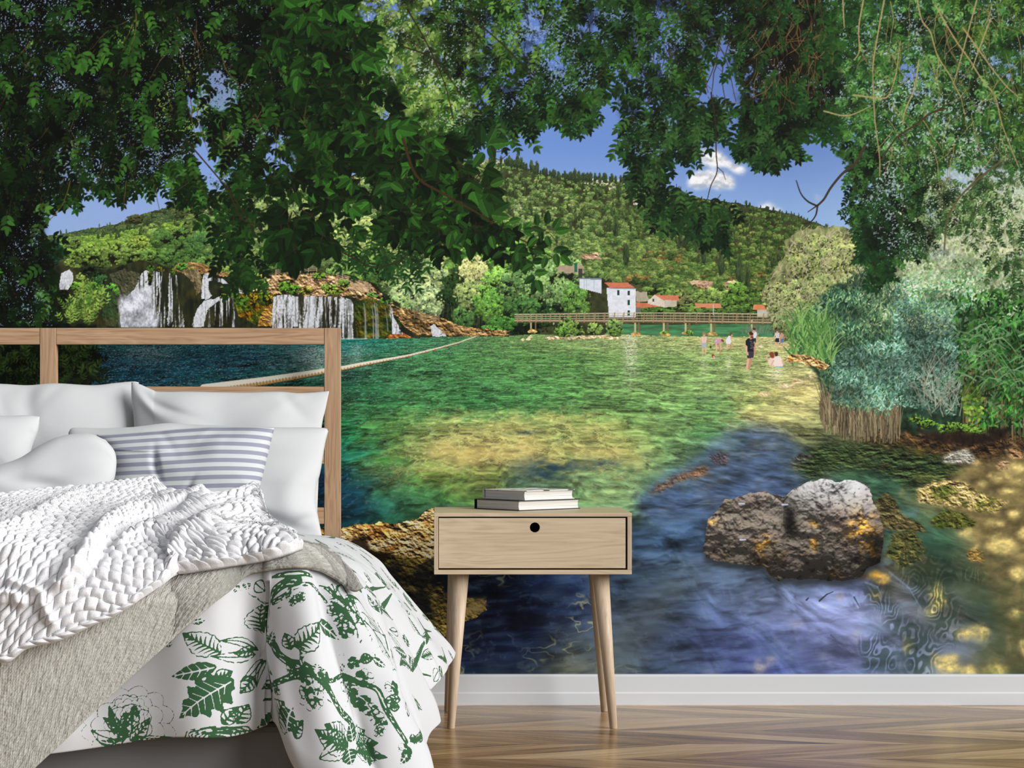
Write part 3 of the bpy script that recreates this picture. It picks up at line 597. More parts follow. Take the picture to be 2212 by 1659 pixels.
    bd = np.exp(-(((X - 1380) * .75 + (Y - 1350) * .66) / 46) ** 2) * np.clip((Y - 1200) / 80, 0, 1) * .5 * (.4 + s.fbm(X, Y, 26, 18, 83, 4)); cc = cc * (1 - bd[..., None]) + np.array([96, 108, 112]) / 255. * bd[..., None]
    cr = np.clip(1 - np.abs(s.fbm(X + w1 * 60, Y, 46, 30, 77, 3) - .5) * 22, 0, 1) * np.clip((s.fbm(X, Y, 90, 70, 79, 3) - .55) * 6, 0, 1)
    b = (cr * np.clip((Y - 1180) / 80, 0, 1) * np.clip((1420 - X) / 100, 0, 1) * .6)[..., None]
    cc = cc * (1 - b) + np.array([206, 200, 140]) / 255. * b
    s.C[j, i] = cc
def paint_right_shallows(s):
    R = s.rs
    # brown bank and stones under the reeds
    s.rock([(1860, 950), (1900, 915), (2000, 905), (2100, 925), (2212, 915), (2640, 900), (2640, 1090), (2230, 1080), (2120, 1010), (2000, 990), (1900, 975)], [(24, 18, 12), (78, 58, 36), (44, 34, 22), (120, 88, 56)], 26, 8, 1.8, 5, ROCK, soft=4)
    s.rock([(1700, 1000), (1790, 955), (1900, 960), (2000, 975), (2100, 1010), (2060, 1060), (1950, 1050), (1880, 1010), (1800, 1020), (1740, 1040)], [(26, 38, 22), (60, 74, 42), (40, 56, 34), (84, 84, 50)], 30, 12, 1.3, 15, WATER, soft=12, yst=1.8)
    j, i, X, Y, M = s.poly([(2080, 1010), (2150, 985), (2300, 980), (2640, 1000), (2640, 1458), (2230, 1458), (2180, 1420), (2140, 1300), (2110, 1230), (2090, 1120), (2040, 1060)], 14, 40, 5, 14)
    n = s.fbm(X, Y, 34, 20, 81, 5); n2 = s.fbm(X, Y, 90, 60, 82, 3)
    a = np.interp(Y, [980, 1150, 1250, 1450], [1, .9, .6, .55])
    s.put(j, i, M * a, np.array([132, 118, 76], np.float32) / 255. * (.35 + 1.2 * n)[..., None])
    for (pts, cols, cell) in (
        ([(1978, 1060), (2010, 1038), (2040, 1034), (2080, 1042), (2130, 1070), (2180, 1085), (2150, 1110), (2090, 1100), (2030, 1092), (1985, 1085)], [(60, 74, 30), (120, 116, 60), (200, 176, 120), (90, 92, 44)], 20),
        ([(2008, 1125), (2040, 1100), (2080, 1104), (2108, 1130), (2100, 1142), (2050, 1140), (2018, 1140)], [(48, 62, 24), (90, 94, 40), (70, 84, 36)], 18),
        ([(1885, 1085), (1915, 1062), (1935, 1080), (1945, 1110), (1990, 1130), (2000, 1150), (1940, 1150), (1900, 1140)], [(50, 52, 30), (96, 88, 56), (76, 70, 40)], 16),
        ([(1930, 1150), (1975, 1145), (2000, 1180), (1990, 1210), (1950, 1230), (1915, 1200)], [(60, 68, 36), (96, 92, 50), (50, 60, 30)], 16),
        ([(2088, 1190), (2105, 1182), (2125, 1195), (2126, 1214), (2100, 1212), (2090, 1202)], [(120, 100, 50), (170, 140, 76)], 12),
        ([(2036, 990), (2055, 975), (2090, 973), (2104, 985), (2108, 1000), (2060, 1002), (2038, 998)], [(110, 108, 98), (176, 174, 164), (150, 146, 134)], 12),
        ([(2150, 1005), (2170, 992), (2180, 1002), (2178, 1016), (2156, 1016)], [(140, 110, 80), (190, 160, 120)], 12),
        ([(2172, 970), (2190, 963), (2212, 975), (2230, 985), (2200, 992), (2178, 985)], [(120, 90, 60), (186, 150, 110)], 12)):
        s.rock(pts, cols, cell * 1.3, 5, 1.5, R.randint(20), ROCK, soft=3)
    # dappled light
    def dap(x, y, rx, ry, c=(226, 206, 130), a=.9):
        pts = [(x + rx * math.cos(q) * R.uniform(.6, 1.1), y + ry * math.sin(q) * R.uniform(.6, 1.1)) for q in np.arange(0, 6.28, .5)]
        r = s.poly(pts, 7, 14, R.randint(20), 5); n = s.fbm(r[2], r[3], 12, 9, 4, 3)
        s.put(r[0], r[1], np.clip(r[4] * a * (.35 + 1.1 * n), 0, 1), np.array(c, np.float32) / 255. * (.8 + .4 * n)[..., None])
    for q in ((2160, 1032, 30, 12), (2200, 1010, 26, 10), (2122, 1045, 16, 9), (2205, 1040, 22, 12), (2180, 1060, 30, 8), (2150, 1130, 26, 9), (2190, 1110, 20, 10), (2170, 1180, 40, 22), (2200, 1240, 24, 18), (2150, 1160, 18, 8), (2085, 1150, 20, 10), (2230, 1150, 40, 22), (2025, 1290, 22, 32, (214, 200, 120)), (2010, 1320, 14, 14, (240, 226, 160)),
              (2115, 1365, 30, 24), (2080, 1370, 22, 18), (2040, 1430, 40, 22), (2090, 1450, 26, 14), (2150, 1445, 30, 14, (200, 186, 110)), (2195, 1325, 18, 12), (1880, 1240, 30, 12, (196, 150, 50), .8), (1905, 1250, 18, 10, (236, 190, 90)), (1890, 1285, 14, 16, (170, 150, 90), .6), (1960, 1395, 14, 22, (180, 170, 100), .6), (1950, 1062, 10, 5), (2000, 1030, 30, 8, (150, 150, 80), .5), (1985, 975, 18, 6, (190, 150, 50), .6), (2108, 1000, 10, 5), (2110, 1180, 10, 6),
              (1814, 1288, 9, 7, (200, 180, 170), .5), (1718, 1348, 18, 10, (186, 180, 190), .5), (1640, 1440, 16, 20, (190, 176, 160), .5), (1665, 1425, 14, 12, (190, 176, 170), .45), (1850, 1372, 18, 16, (176, 172, 176), .4), (1780, 1418, 20, 8, (160, 160, 180), .4), (1530, 1455, 20, 8, (150, 150, 160), .4), (2240, 1400, 40, 30), (2280, 1250, 40, 30)):
        dap(*q)
    # mirrored foliage with curled edges
    def swirl(pts, a=.9, cols=((20, 34, 30), (52, 78, 66)), k=3, fr=34):
        r = s.poly(pts, 22, 30, k, 9); j, i, X, Y, M = r
        n = s.fbm(X + Y * .15, Y * .7, 40, 40, k + 2, 3, .42); w = np.sin(n * fr * 1.6)
        n2 = s.fbm(X, Y, 30, 16, k + 7, 4)
        m = np.clip(w * 1.3 + 1.0, 0, 1) * M * a
        c = np.array(cols[0]) / 255. * (1 - n2[..., None]) + np.array(cols[1]) / 255. * n2[..., None]
        s.put(j, i, m * .62, c)
    swirl([(1862, 1262), (1900, 1262), (1960, 1330), (2010, 1350), (2030, 1400), (2020, 1458), (1960, 1458), (1955, 1400), (1900, 1320)], .92, k=4)
    swirl([(1855, 1380), (1900, 1365), (1930, 1400), (1950, 1458), (1870, 1458), (1868, 1420)], .9, k=8)
    swirl([(1930, 1230), (2000, 1240), (2060, 1280), (2085, 1350), (2060, 1400), (2010, 1340), (1980, 1290)], .9, k=11)
    swirl([(2060, 1270), (2140, 1250), (2230, 1260), (2640, 1240), (2640, 1458), (2120, 1458), (2100, 1400), (2130, 1330)], .55, ((40, 60, 40), (90, 104, 62)), k=14, fr=10)
    swirl([(1920, 1190), (1990, 1180), (2060, 1215), (2130, 1230), (2110, 1260), (2000, 1250), (1930, 1240)], .8, ((20, 34, 28), (40, 60, 44)), k=17, fr=26)
    swirl([(1940, 1100), (1990, 1120), (2010, 1180), (2080, 1200), (2050, 1220), (1980, 1190), (1950, 1150)], .5, ((20, 50, 44), (50, 90, 76)), k=18, fr=9)
    for (a, b) in (((1921, 1236), (1990, 1315)), ((1870, 1258), (1905, 1290))):
        s.line([a, ((a[0] + b[0]) / 2 + 8, (a[1] + b[1]) / 2 - 6), b], 5, 1.5, (140, 160, 195), .45)
    s.line([(1770, 1298), (1786, 1284), (1800, 1278)], 4, 1.5, (40, 50, 40), .8); s.line([(1845, 1290), (1856, 1310)], 4, 1.5, (40, 50, 60), .7); s.line([(1742, 1296), (1746, 1292)], 4, 3, (30, 30, 50), .7); s.line([(1795, 1372), (1806, 1382)], 4, 2, (60, 70, 100), .5)
def paint_boulders(s):
    ROCK = s.part('printed_rock_ledge', 'golden rock ledge running into the water')
    L = [(690, 1140), (740, 1142), (775, 1132), (800, 1134), (822, 1127), (850, 1133), (880, 1127), (905, 1120), (918, 1103), (935, 1100), (960, 1110), (985, 1140), (985, 1210), (940, 1240), (960, 1280), (1010, 1292), (1050, 1300), (1050, 1320), (1010, 1340), (980, 1360), (975, 1458), (640, 1458), (640, 1180)]
    s.rock(L, [(50, 42, 18), (94, 80, 36), (126, 112, 56), (66, 62, 30)], 26, 7, 2.0, 5, ROCK)
    j, i, X, Y, M = s.poly([(760, 1190), (940, 1200), (1000, 1260), (985, 1458), (640, 1458), (700, 1240)], 12, 30, 4, 8)
    n = s.fbm(X, Y, 60, 50, 91, 4)
    s.put(j, i, M * np.clip((n - .38) * 3.6, 0, .85), (22, 28, 36))
    a = np.clip(1 - np.abs(s.fbm(X, Y, 18, 16, 92, 2) - .5) * 12, 0, 1) * np.clip((n - .3) * -4 + 1, 0, 1)
    s.put(j, i, M * a * .4, (196, 186, 110))
    s.rock([(690, 1140), (740, 1142), (775, 1132), (800, 1134), (822, 1127), (850, 1133), (880, 1127), (905, 1120), (918, 1103), (935, 1100), (960, 1110), (985, 1140), (985, 1200), (920, 1208), (870, 1200), (800, 1190), (760, 1180), (690, 1176)], [(134, 88, 40), (190, 142, 80), (226, 190, 132), (164, 114, 56)], 24, 4, 2.6, 25, ROCK)
    j, i, X, Y, M = s.poly([(752, 1168), (790, 1158), (800, 1186), (850, 1196), (830, 1215), (805, 1300), (780, 1260), (760, 1200)], 9, 20, 6, 3)
    s.put(j, i, M * .85, (30, 20, 12))
    j, i, X, Y, M = s.poly([(1010, 1290), (1045, 1290), (1055, 1310), (1030, 1330), (1000, 1330)], 9, 14, 6, 4)
    n = s.fbm(X, Y, 10, 9, 3, 3); s.put(j, i, M * np.clip(n * 1.4, 0, .85), (176, 156, 104))
    ROCK = WATER
    # ridge of weed at the shadow edge
    s.rock([(1400, 1062), (1430, 1045), (1470, 1026), (1500, 1012), (1530, 1008), (1536, 1022), (1500, 1032), (1450, 1048), (1420, 1066)], [(84, 66, 50), (140, 104, 76), (60, 56, 60)], 14, 8, 1.4, 3, ROCK, soft=5)
    s.rock([(1710, 990), (1730, 980), (1752, 982), (1748, 996), (1720, 998)], [(50, 50, 46), (80, 80, 76)], 10, 4, 2, 5, ROCK, soft=2)
    s.rock([(1530, 985), (1560, 975), (1576, 985), (1570, 1005), (1545, 1005)], [(60, 60, 70), (90, 84, 90)], 10, 5, 1.6, 5, WATER, soft=3)
    # the big grey boulder
    ROCK = s.part('printed_boulder', 'big grey pitted boulder standing in the water')
    B = [(1519, 1190), (1524, 1150), (1530, 1120), (1552, 1098), (1566, 1080), (1600, 1070), (1635, 1063), (1655, 1061), (1680, 1072), (1690, 1074), (1700, 1068), (1722, 1050), (1750, 1040), (1780, 1034), (1810, 1040), (1835, 1036), (1862, 1042), (1880, 1056), (1884, 1080), (1900, 1110), (1906, 1140), (1908, 1180), (1902, 1215), (1880, 1225), (1860, 1245), (1820, 1255), (1770, 1252), (1700, 1250), (1680, 1256), (1665, 1245), (1650, 1222), (1620, 1222), (1590, 1218), (1545, 1212), (1524, 1204)]
    j, i, X, Y, M = s.poly([(x, y + 12) for x, y in B], 6, 16, 3, 5); s.put(j, i, M * .7, (34, 36, 34))
    j, i, X, Y, M = s.poly(B, 4, 16, 3)
    s.put(j, i, M, (90, 86, 80), ROCK)
    H = s.fbm(X, Y, 80, 66, 22, 6, .50) + .45 * (1 - np.abs(2 * s.fbm(X, Y, 70, 56, 35, 5, .5) - 1))
    # two lobes
    def dome(cx, cy, rx, ry): return np.sqrt(np.clip(1 - ((X - cx) / rx) ** 2 - ((Y - cy) / ry) ** 2, 0, 1))
    D = np.maximum(dome(1610, 1160, 110, 105) * .9, dome(1800, 1150, 125, 120) * 1.15)
    D = np.maximum(D, dome(1690, 1190, 120, 75) * .8)
    Z = D * 62 + H * 50
    gy, gx = np.gradient(Z / s.p)
    nz = 1 / np.sqrt(1 + gx ** 2 + gy ** 2)
    lam = np.clip((-gx * .15 + gy * .85 + .40) * nz, 0, 1.1) * .80 + .36
    m = s.fbm(X, Y, 50, 40, 42, 4)
    up = np.clip((1110 - Y) / 70 + .2, 0, 1) * np.clip((X - 1660) / 60, 0, 1)
    base = np.array([104, 98, 90], np.float32) * (1 - up[..., None]) + np.array([140, 142, 144], np.float32) * up[..., None]
    br = (np.clip((m - .5) * 5, 0, 1) * np.clip((Y - 1120) / 60, 0, 1) * .6)[..., None]; base = base * (1 - br) + np.array([96, 74, 44]) * br
    pu = (np.clip((s.fbm(X, Y, 40, 34, 47, 3) - .5) * 4, 0, 1) * .3)[..., None]; base = base * (1 - pu) + np.array([96, 78, 84]) * pu
    for (cx, cy, rx, ry) in ((1862, 1140, 34, 30), (1655, 1168, 16, 12), (1760, 1130, 12, 8), (1640, 1180, 10, 16), (1758, 1175, 8, 14), (1545, 1127, 14, 6), (1880, 1190, 16, 26)):
        w = (np.exp(-(((X - cx) / rx) ** 2 + ((Y - cy) / ry) ** 2)) * np.clip((s.fbm(X, Y, 12, 12, 49, 3) - .35) * 4, 0, 1))[..., None]
        base = base * (1 - w) + np.array([212, 160, 70]) * w
    dk = (np.exp(-(((X - 1706) / 16) ** 2 + ((Y - 1125) / 34) ** 2)) * .8 + np.exp(-(((X - 1890) / 24) ** 2 + ((Y - 1200) / 50) ** 2)) * .6)[..., None]
    pit = (np.clip((.42 - s.fbm(X, Y, 9, 8, 55, 3)) * 5, 0, 1) * .5)[..., None]
    c = base / 255. * lam[..., None] * (1.55 - .5 * np.clip((Y - 1150) / 100, 0, 1)[..., None]) * (1 - dk) * (1 - pit) 
    s.put(j, i, M, np.clip(c, 0, 1), ROCK)
    for (x, y) in ((1602, 1088), (1695, 1090), (1604, 1166)):
        s.line([(x - 5, y), (x + 6, y)], 4, 3, (200, 214, 240), .9)

def paint_bridge(s):
    c1, c2, cd = (214, 202, 174), (184, 168, 138), (96, 80, 60)
    ty = lambda x: np.interp(x, [1110, 1300, 1400, 1500, 1690], [679.5, 677, 676, 676.5, 679])
    by = lambda x: np.interp(x, [1110, 1300, 1400, 1500, 1690], [692, 692.5, 692.5, 693.5, 696.5])
    X = list(np.arange(1112, 1692, 12.))
    # piers
    for (x, g, yb) in ((1147, 10, 716), (1196, 0, 700), (1310, 0, 700), (1372, 8, 722), (1434, 8, 722), (1481, 8, 720), (1536, 7, 722), (1624, 8, 720)):
        w = 4 if x > 1300 else 3
        s.line([(x + g, 694), (x + g, yb - 2)], w * 1.1, w * 1.1, (120, 104, 74), 1, BRIDGE)
        s.line([(x, 693), (x, yb)], w, w, (206, 184, 140), 1, BRIDGE)
        if yb > 710: s.rock([(x - 9, yb), (x - 2, yb - 5), (x + 8, yb - 4), (x + 15, yb + 1), (x + 10, yb + 4), (x - 6, yb + 3)], [(170, 130, 60), (212, 182, 120)], 8, 2, 1.2, 3, BRIDGE)
    s.line([(x, by(x) + 3.2) for x in X], 3, 3, cd, 1, BRIDGE); s.line([(x, by(x) + .5) for x in X], 2.8, 2.8, (190, 168, 134), 1, BRIDGE)
    for f in (0, .36, .72): s.line([(x, ty(x) * (1 - f) + by(x) * f) for x in X], 1.9 - f * .4, 1.9 - f * .4, c1 if f == 0 else c2, 1, BRIDGE)
    for x in np.arange(1116, 1690, 10.4): s.line([(x, ty(x)), (x, by(x))], 1.1, 1.1, c2, .7, BRIDGE)
    for x in (1120, 1130, 1146, 1160, 1172, 1190, 1210, 1228, 1246, 1264, 1286, 1307, 1328, 1348, 1370, 1392, 1413, 1434, 1456, 1480, 1506, 1534, 1562, 1592, 1621, 1650, 1674):
        s.line([(x, ty(x) - 1), (x - 2, by(x) + 3)], 2.2, 2.6, (160, 136, 100), 1, BRIDGE)
    # far bank behind and reeds
    for _ in range(160):
        x = s.rs.uniform(1600, 1690); y = s.rs.uniform(712, 722); s.line([(x, y), (x + s.rs.uniform(-3, 3), y - s.rs.uniform(6, 14))], 1.4, 1, s.rs.choice([110, 130, 90]) * np.array((1., 1.2, .95)), .7, BRIDGE)
    # rock island with bushes
    s.rock([(1178, 730), (1186, 726), (1206, 727), (1240, 727), (1300, 725), (1340, 726), (1350, 730), (1326, 732), (1290, 730), (1240, 734), (1186, 734)], [(190, 156, 110), (226, 204, 164), (170, 130, 84)], 12, 3, 1.3, 4, ROCK)
    for x, y in ((1141, 733), (1146, 728), (1130, 734)): s.rock([(x - 6, y), (x, y - 4), (x + 6, y), (x, y + 3)], [(230, 200, 150), (240, 220, 180)], 6, 1, 1, 3, ROCK)
    for (x, y, rx, ry, c) in ((1226, 706, 24, 24, (104, 136, 66)), (1214, 716, 20, 14, (92, 134, 56)), (1246, 712, 16, 17, (92, 122, 56)), (1284, 710, 19, 14, (120, 148, 76)), (1328, 708, 20, 20, (110, 140, 78)), (1330, 718, 18, 10, (90, 124, 56)), (1488, 718, 10, 5, (110, 150, 60)), (1436, 718, 8, 4, (110, 150, 60))):
        s.tree(x, y, rx, ry, c, 26, .7, BUSH, 1.4)
def paint_buoys(s):
    P = [(440, 838), (560, 822), (640, 810), (700, 800), (740, 794), (780, 786), (830, 777), (880, 768), (930, 756), (960, 748), (990, 740), (1010, 733), (1030, 726)]
    n = len(P) - 1
    for q in range(n):
        w0 = np.interp(P[q][0], [440, 640, 740, 900, 1030], [26, 17, 11, 5, 2]); w1 = np.interp(P[q + 1][0], [440, 640, 740, 900, 1030], [26, 17, 11, 5, 2])
        a, b = P[q], P[q + 1]
        s.line([(a[0], a[1] + w0 * .35), (b[0], b[1] + w1 * .35)], w0 * .6, w1 * .6, (60, 52, 36), .7, BUOY)
        s.line([(a[0], a[1] + w0 * .15), (b[0], b[1] + w1 * .15)], w0 * .7, w1 * .7, (204, 168, 112), 1, BUOY)
        s.line([a, b], w0 * .62, w1 * .62, (232, 226, 212), 1, BUOY)
    for x in np.arange(450, 1000, 7.):
        y = np.interp(x, [p[0] for p in P], [p[1] for p in P]); w = np.interp(x, [440, 640, 740, 900, 1030], [26, 17, 11, 5, 2])
        s.line([(x, y + w * .28), (x + 1, y + w * .5)], w * .3, w * .2, (150, 116, 60), .7, BUOY)
    for x in (800, 883, 920, 940, 963, 983): 
        y = np.interp(x, [p[0] for p in P], [p[1] for p in P]); s.line([(x, y + 2), (x, y + 4)], 3, 2, (206, 90, 40), .9, BUOY)
    s.line([(1029, 728), (1029, 700)], 1.2, 1.2, (60, 60, 50), .8)
def paint_bathers(s):
    sk, sh = (226, 182, 156), (196, 146, 120)
    B_ = [0]
    def new(lbl): B_[0] = s.part('printed_bather', lbl)
    def limb(pts, w0, w1, c): s.line(pts, w0, w1, c, 1, B_[0])
    def blob(x, y, rx, ry, c): s.crown(x, y, rx, ry, c, .15, 3, B_[0]); s.line([(x, y - ry * .3), (x, y + ry * .3)], rx * 1.5, rx * 1.5, c, 1, B_[0])
    def person(x, top, foot, shirt, short, hair, w=1.0, lean=0, skirt=False, bare=False):
        h = foot - top; hd = h * .085
        for sg in (-1, 1): limb([(x + sg * w * h * .045, top + h * .52), (x + sg * w * h * .06 + lean * .3, top + h * .78), (x + sg * w * h * .05, foot)], h * .085, h * .045, sk)
        for sg in (-1, 1): limb([(x + sg * w * h * .10, top + h * .21), (x + sg * w * h * .155, top + h * .38), (x + sg * w * h * .15, top + h * .52)], h * .055, h * .035, sk if sg < 0 else sh)
        r = s.poly([(x - w * h * .12, top + h * .19), (x - w * h * .05, top + h * .155), (x + w * h * .05, top + h * .155), (x + w * h * .12, top + h * .19), (x + w * h * .105, top + h * .32), (x + w * h * .085, top + h * .50), (x - w * h * .085, top + h * .50), (x - w * h * .10, top + h * .32)])
        s.put(r[0], r[1], r[4], shirt, B_[0])
        e = .13 if skirt else .10
        r = s.poly([(x - w * h * .085, top + h * .45), (x + w * h * .085, top + h * .45), (x + w * h * e, top + h * .66), (x + .01, top + h * .67), (x - w * h * e, top + h * .66)])
        s.put(r[0], r[1], r[4], short, B_[0])
        limb([(x, top + hd), (x, top + h * .17)], h * .06, h * .06, sh)
        limb([(x, top + hd * .7), (x, top + hd * 1.25)], hd * 1.4, hd * 1.2, sk); limb([(x - 1, top + hd * .35), (x + 1, top + hd * .5)], hd * 1.3, hd * 1.3, hair)
    new('man in pale shorts wading, seen from behind')
    person(1521, 719, 766, (232, 204, 188), (176, 184, 200), (190, 120, 90), 1.1)
    s.line([(1521, 730), (1521, 738)], 1, 1, (214, 176, 156), .8)
    s.line([(1535, 748), (1535, 751)], 3, 3, (30, 30, 34), 1)
    new('woman bending down to the water')
    limb([(1547, 742), (1548, 752), (1547, 762)], 4, 3, sk); limb([(1552, 742), (1555, 752), (1556, 762)], 4, 3, sh); limb([(1556, 735), (1556, 745), (1557, 755)], 3, 2, sk)
    r = s.poly([(1542, 738), (1546, 732), (1554, 731), (1561, 734), (1560, 739), (1554, 742), (1544, 742)], .5, 4); s.put(r[0], r[1], r[4], (206, 158, 178), B_[0]); s.line([(1545, 738), (1548, 735)], 2, 2, (200, 200, 224)); limb([(1560, 735), (1562, 737)], 5, 4, (120, 60, 44))
    new('person in a white shirt wading')
    limb([(1572, 742), (1571, 748), (1569, 754)], 4.5, 3, sk); limb([(1576, 742), (1579, 748), (1578, 754)], 4, 3, sh)
    r = s.poly([(1568, 734), (1574, 725), (1579, 726), (1580, 736), (1577, 744), (1568, 742)], .5, 4); s.put(r[0], r[1], r[4], (232, 232, 238), B_[0]); limb([(1578, 729), (1581, 737)], 2.5, 2, sk); limb([(1579, 721), (1579, 724)], 5.5, 5, (130, 66, 44)); limb([(1581, 724), (1581, 725)], 3, 3, sk)
    new('swimmer with only the head above water')
    limb([(1540, 768), (1542, 772)], 6, 6, (150, 70, 48)); limb([(1542, 771), (1543, 774)], 4, 4, sk); s.line([(1532, 775), (1555, 774)], 1.6, 1.2, (210, 225, 225), .8)
    new('person in white behind the tall man')
    person(1629, 709, 757, (224, 226, 236), (50, 56, 76), (70, 50, 44), 1)
    new('tall man in black T-shirt and shorts')
    x = 1621
    limb([(x - 3, 773), (x - 6, 787), (x - 8, 799)], 8, 4, sk); limb([(x + 2, 773), (x - 1, 787), (x - 3, 796)], 7, 4, sh)
    r = s.poly([(x - 9, 757), (x + 8, 757), (x + 7, 772), (x, 774), (x - 7, 774)], .4, 4); s.put(r[0], r[1], r[4], (60, 60, 66), B_[0])
    limb([(x - 8, 738), (x - 9, 752), (x - 6, 766)], 5, 4, sk); limb([(x + 8, 740), (x + 9, 752), (x + 10, 766)], 4.5, 3.5, sh)
    r = s.poly([(x - 10, 736), (x - 5, 731), (x + 2, 730), (x + 7, 735), (x + 8, 745), (x + 7, 759), (x - 7, 760), (x - 7, 748), (x - 11, 744)], .4, 4); s.put(r[0], r[1], r[4], (34, 36, 42), B_[0])
    for (a, b) in ((1, 737), (3, 741), (2, 745), (4, 749), (2, 752)): s.line([(x + a - 2, b), (x + a + 3, b + 1)], 1.3, 1.1, (170, 174, 180), .7)
    limb([(x + 1, 726), (x + 1, 731)], 5, 5, sh); limb([(x + 2, 722), (x + 3, 728)], 8.5, 7, (196, 130, 100)); limb([(x + 1, 720), (x + 3, 721)], 8, 7, (70, 40, 30)); limb([(x + 3, 728), (x + 5, 729)], 4, 3, (90, 50, 36))
    new('child with brown hair sitting in the water')
    r = s.poly([(1658, 777), (1666, 771), (1672, 775), (1673, 790), (1662, 791), (1660, 783)], .6, 4); s.put(r[0], r[1], r[4], (240, 214, 200), B_[0])
    limb([(1661, 776), (1655, 775), (1659, 766)], 3.4, 2.5, sk); limb([(1667, 765), (1668, 769)], 10, 9, (140, 70, 46))
    new('bare-backed person sitting in the water')
    r = s.poly([(1669, 776), (1675, 770), (1683, 769), (1689, 776), (1692, 786), (1690, 793), (1674, 793), (1671, 786)], .6, 4); s.put(r[0], r[1], r[4], (246, 228, 222), B_[0])
    limb([(1671, 779), (1667, 787), (1664, 791)], 3.4, 2.4, sk); limb([(1690, 779), (1692, 786)], 3.5, 3, sk); limb([(1677, 764), (1677, 766)], 8, 7.5, (80, 52, 42)); s.line([(1676, 792.5), (1691, 792.5)], 2, 2, (110, 190, 214), 1)
    new('woman in dark skirt by the reeds')
    person(1679, 712, 752, (206, 208, 216), (44, 40, 50), (120, 80, 60), 1, skirt=True); new('person in blue shorts by the reeds'); person(1689, 716, 752, (190, 160, 140), (96, 124, 170), (110, 70, 50), .9, skirt=True)
    s.rock([(1638, 748), (1644, 745), (1650, 749), (1644, 751)], [(236, 220, 190), (250, 240, 220)], 6, 1, 1, 3, ROCK)
    for x, y, w in ((1722, 824, 18), (1700, 833, 22), (1752, 812, 8), (1650, 850, 18), (1760, 782, 10)): s.rock([(x - w, y + 3), (x - w * .3, y - 4), (x + w * .5, y - 3), (x + w, y + 3), (x, y + 6)], [(214, 186, 130), (240, 222, 184)], 10, 3, 1, 3, WATER, soft=2)
    s.rock([(1696, 775), (1706, 766), (1740, 766), (1765, 775), (1790, 790), (1780, 800), (1750, 790), (1720, 782), (1698, 782)], [(150, 100, 50), (214, 176, 120), (120, 90, 50)], 12, 3, 2, 5, ROCK)
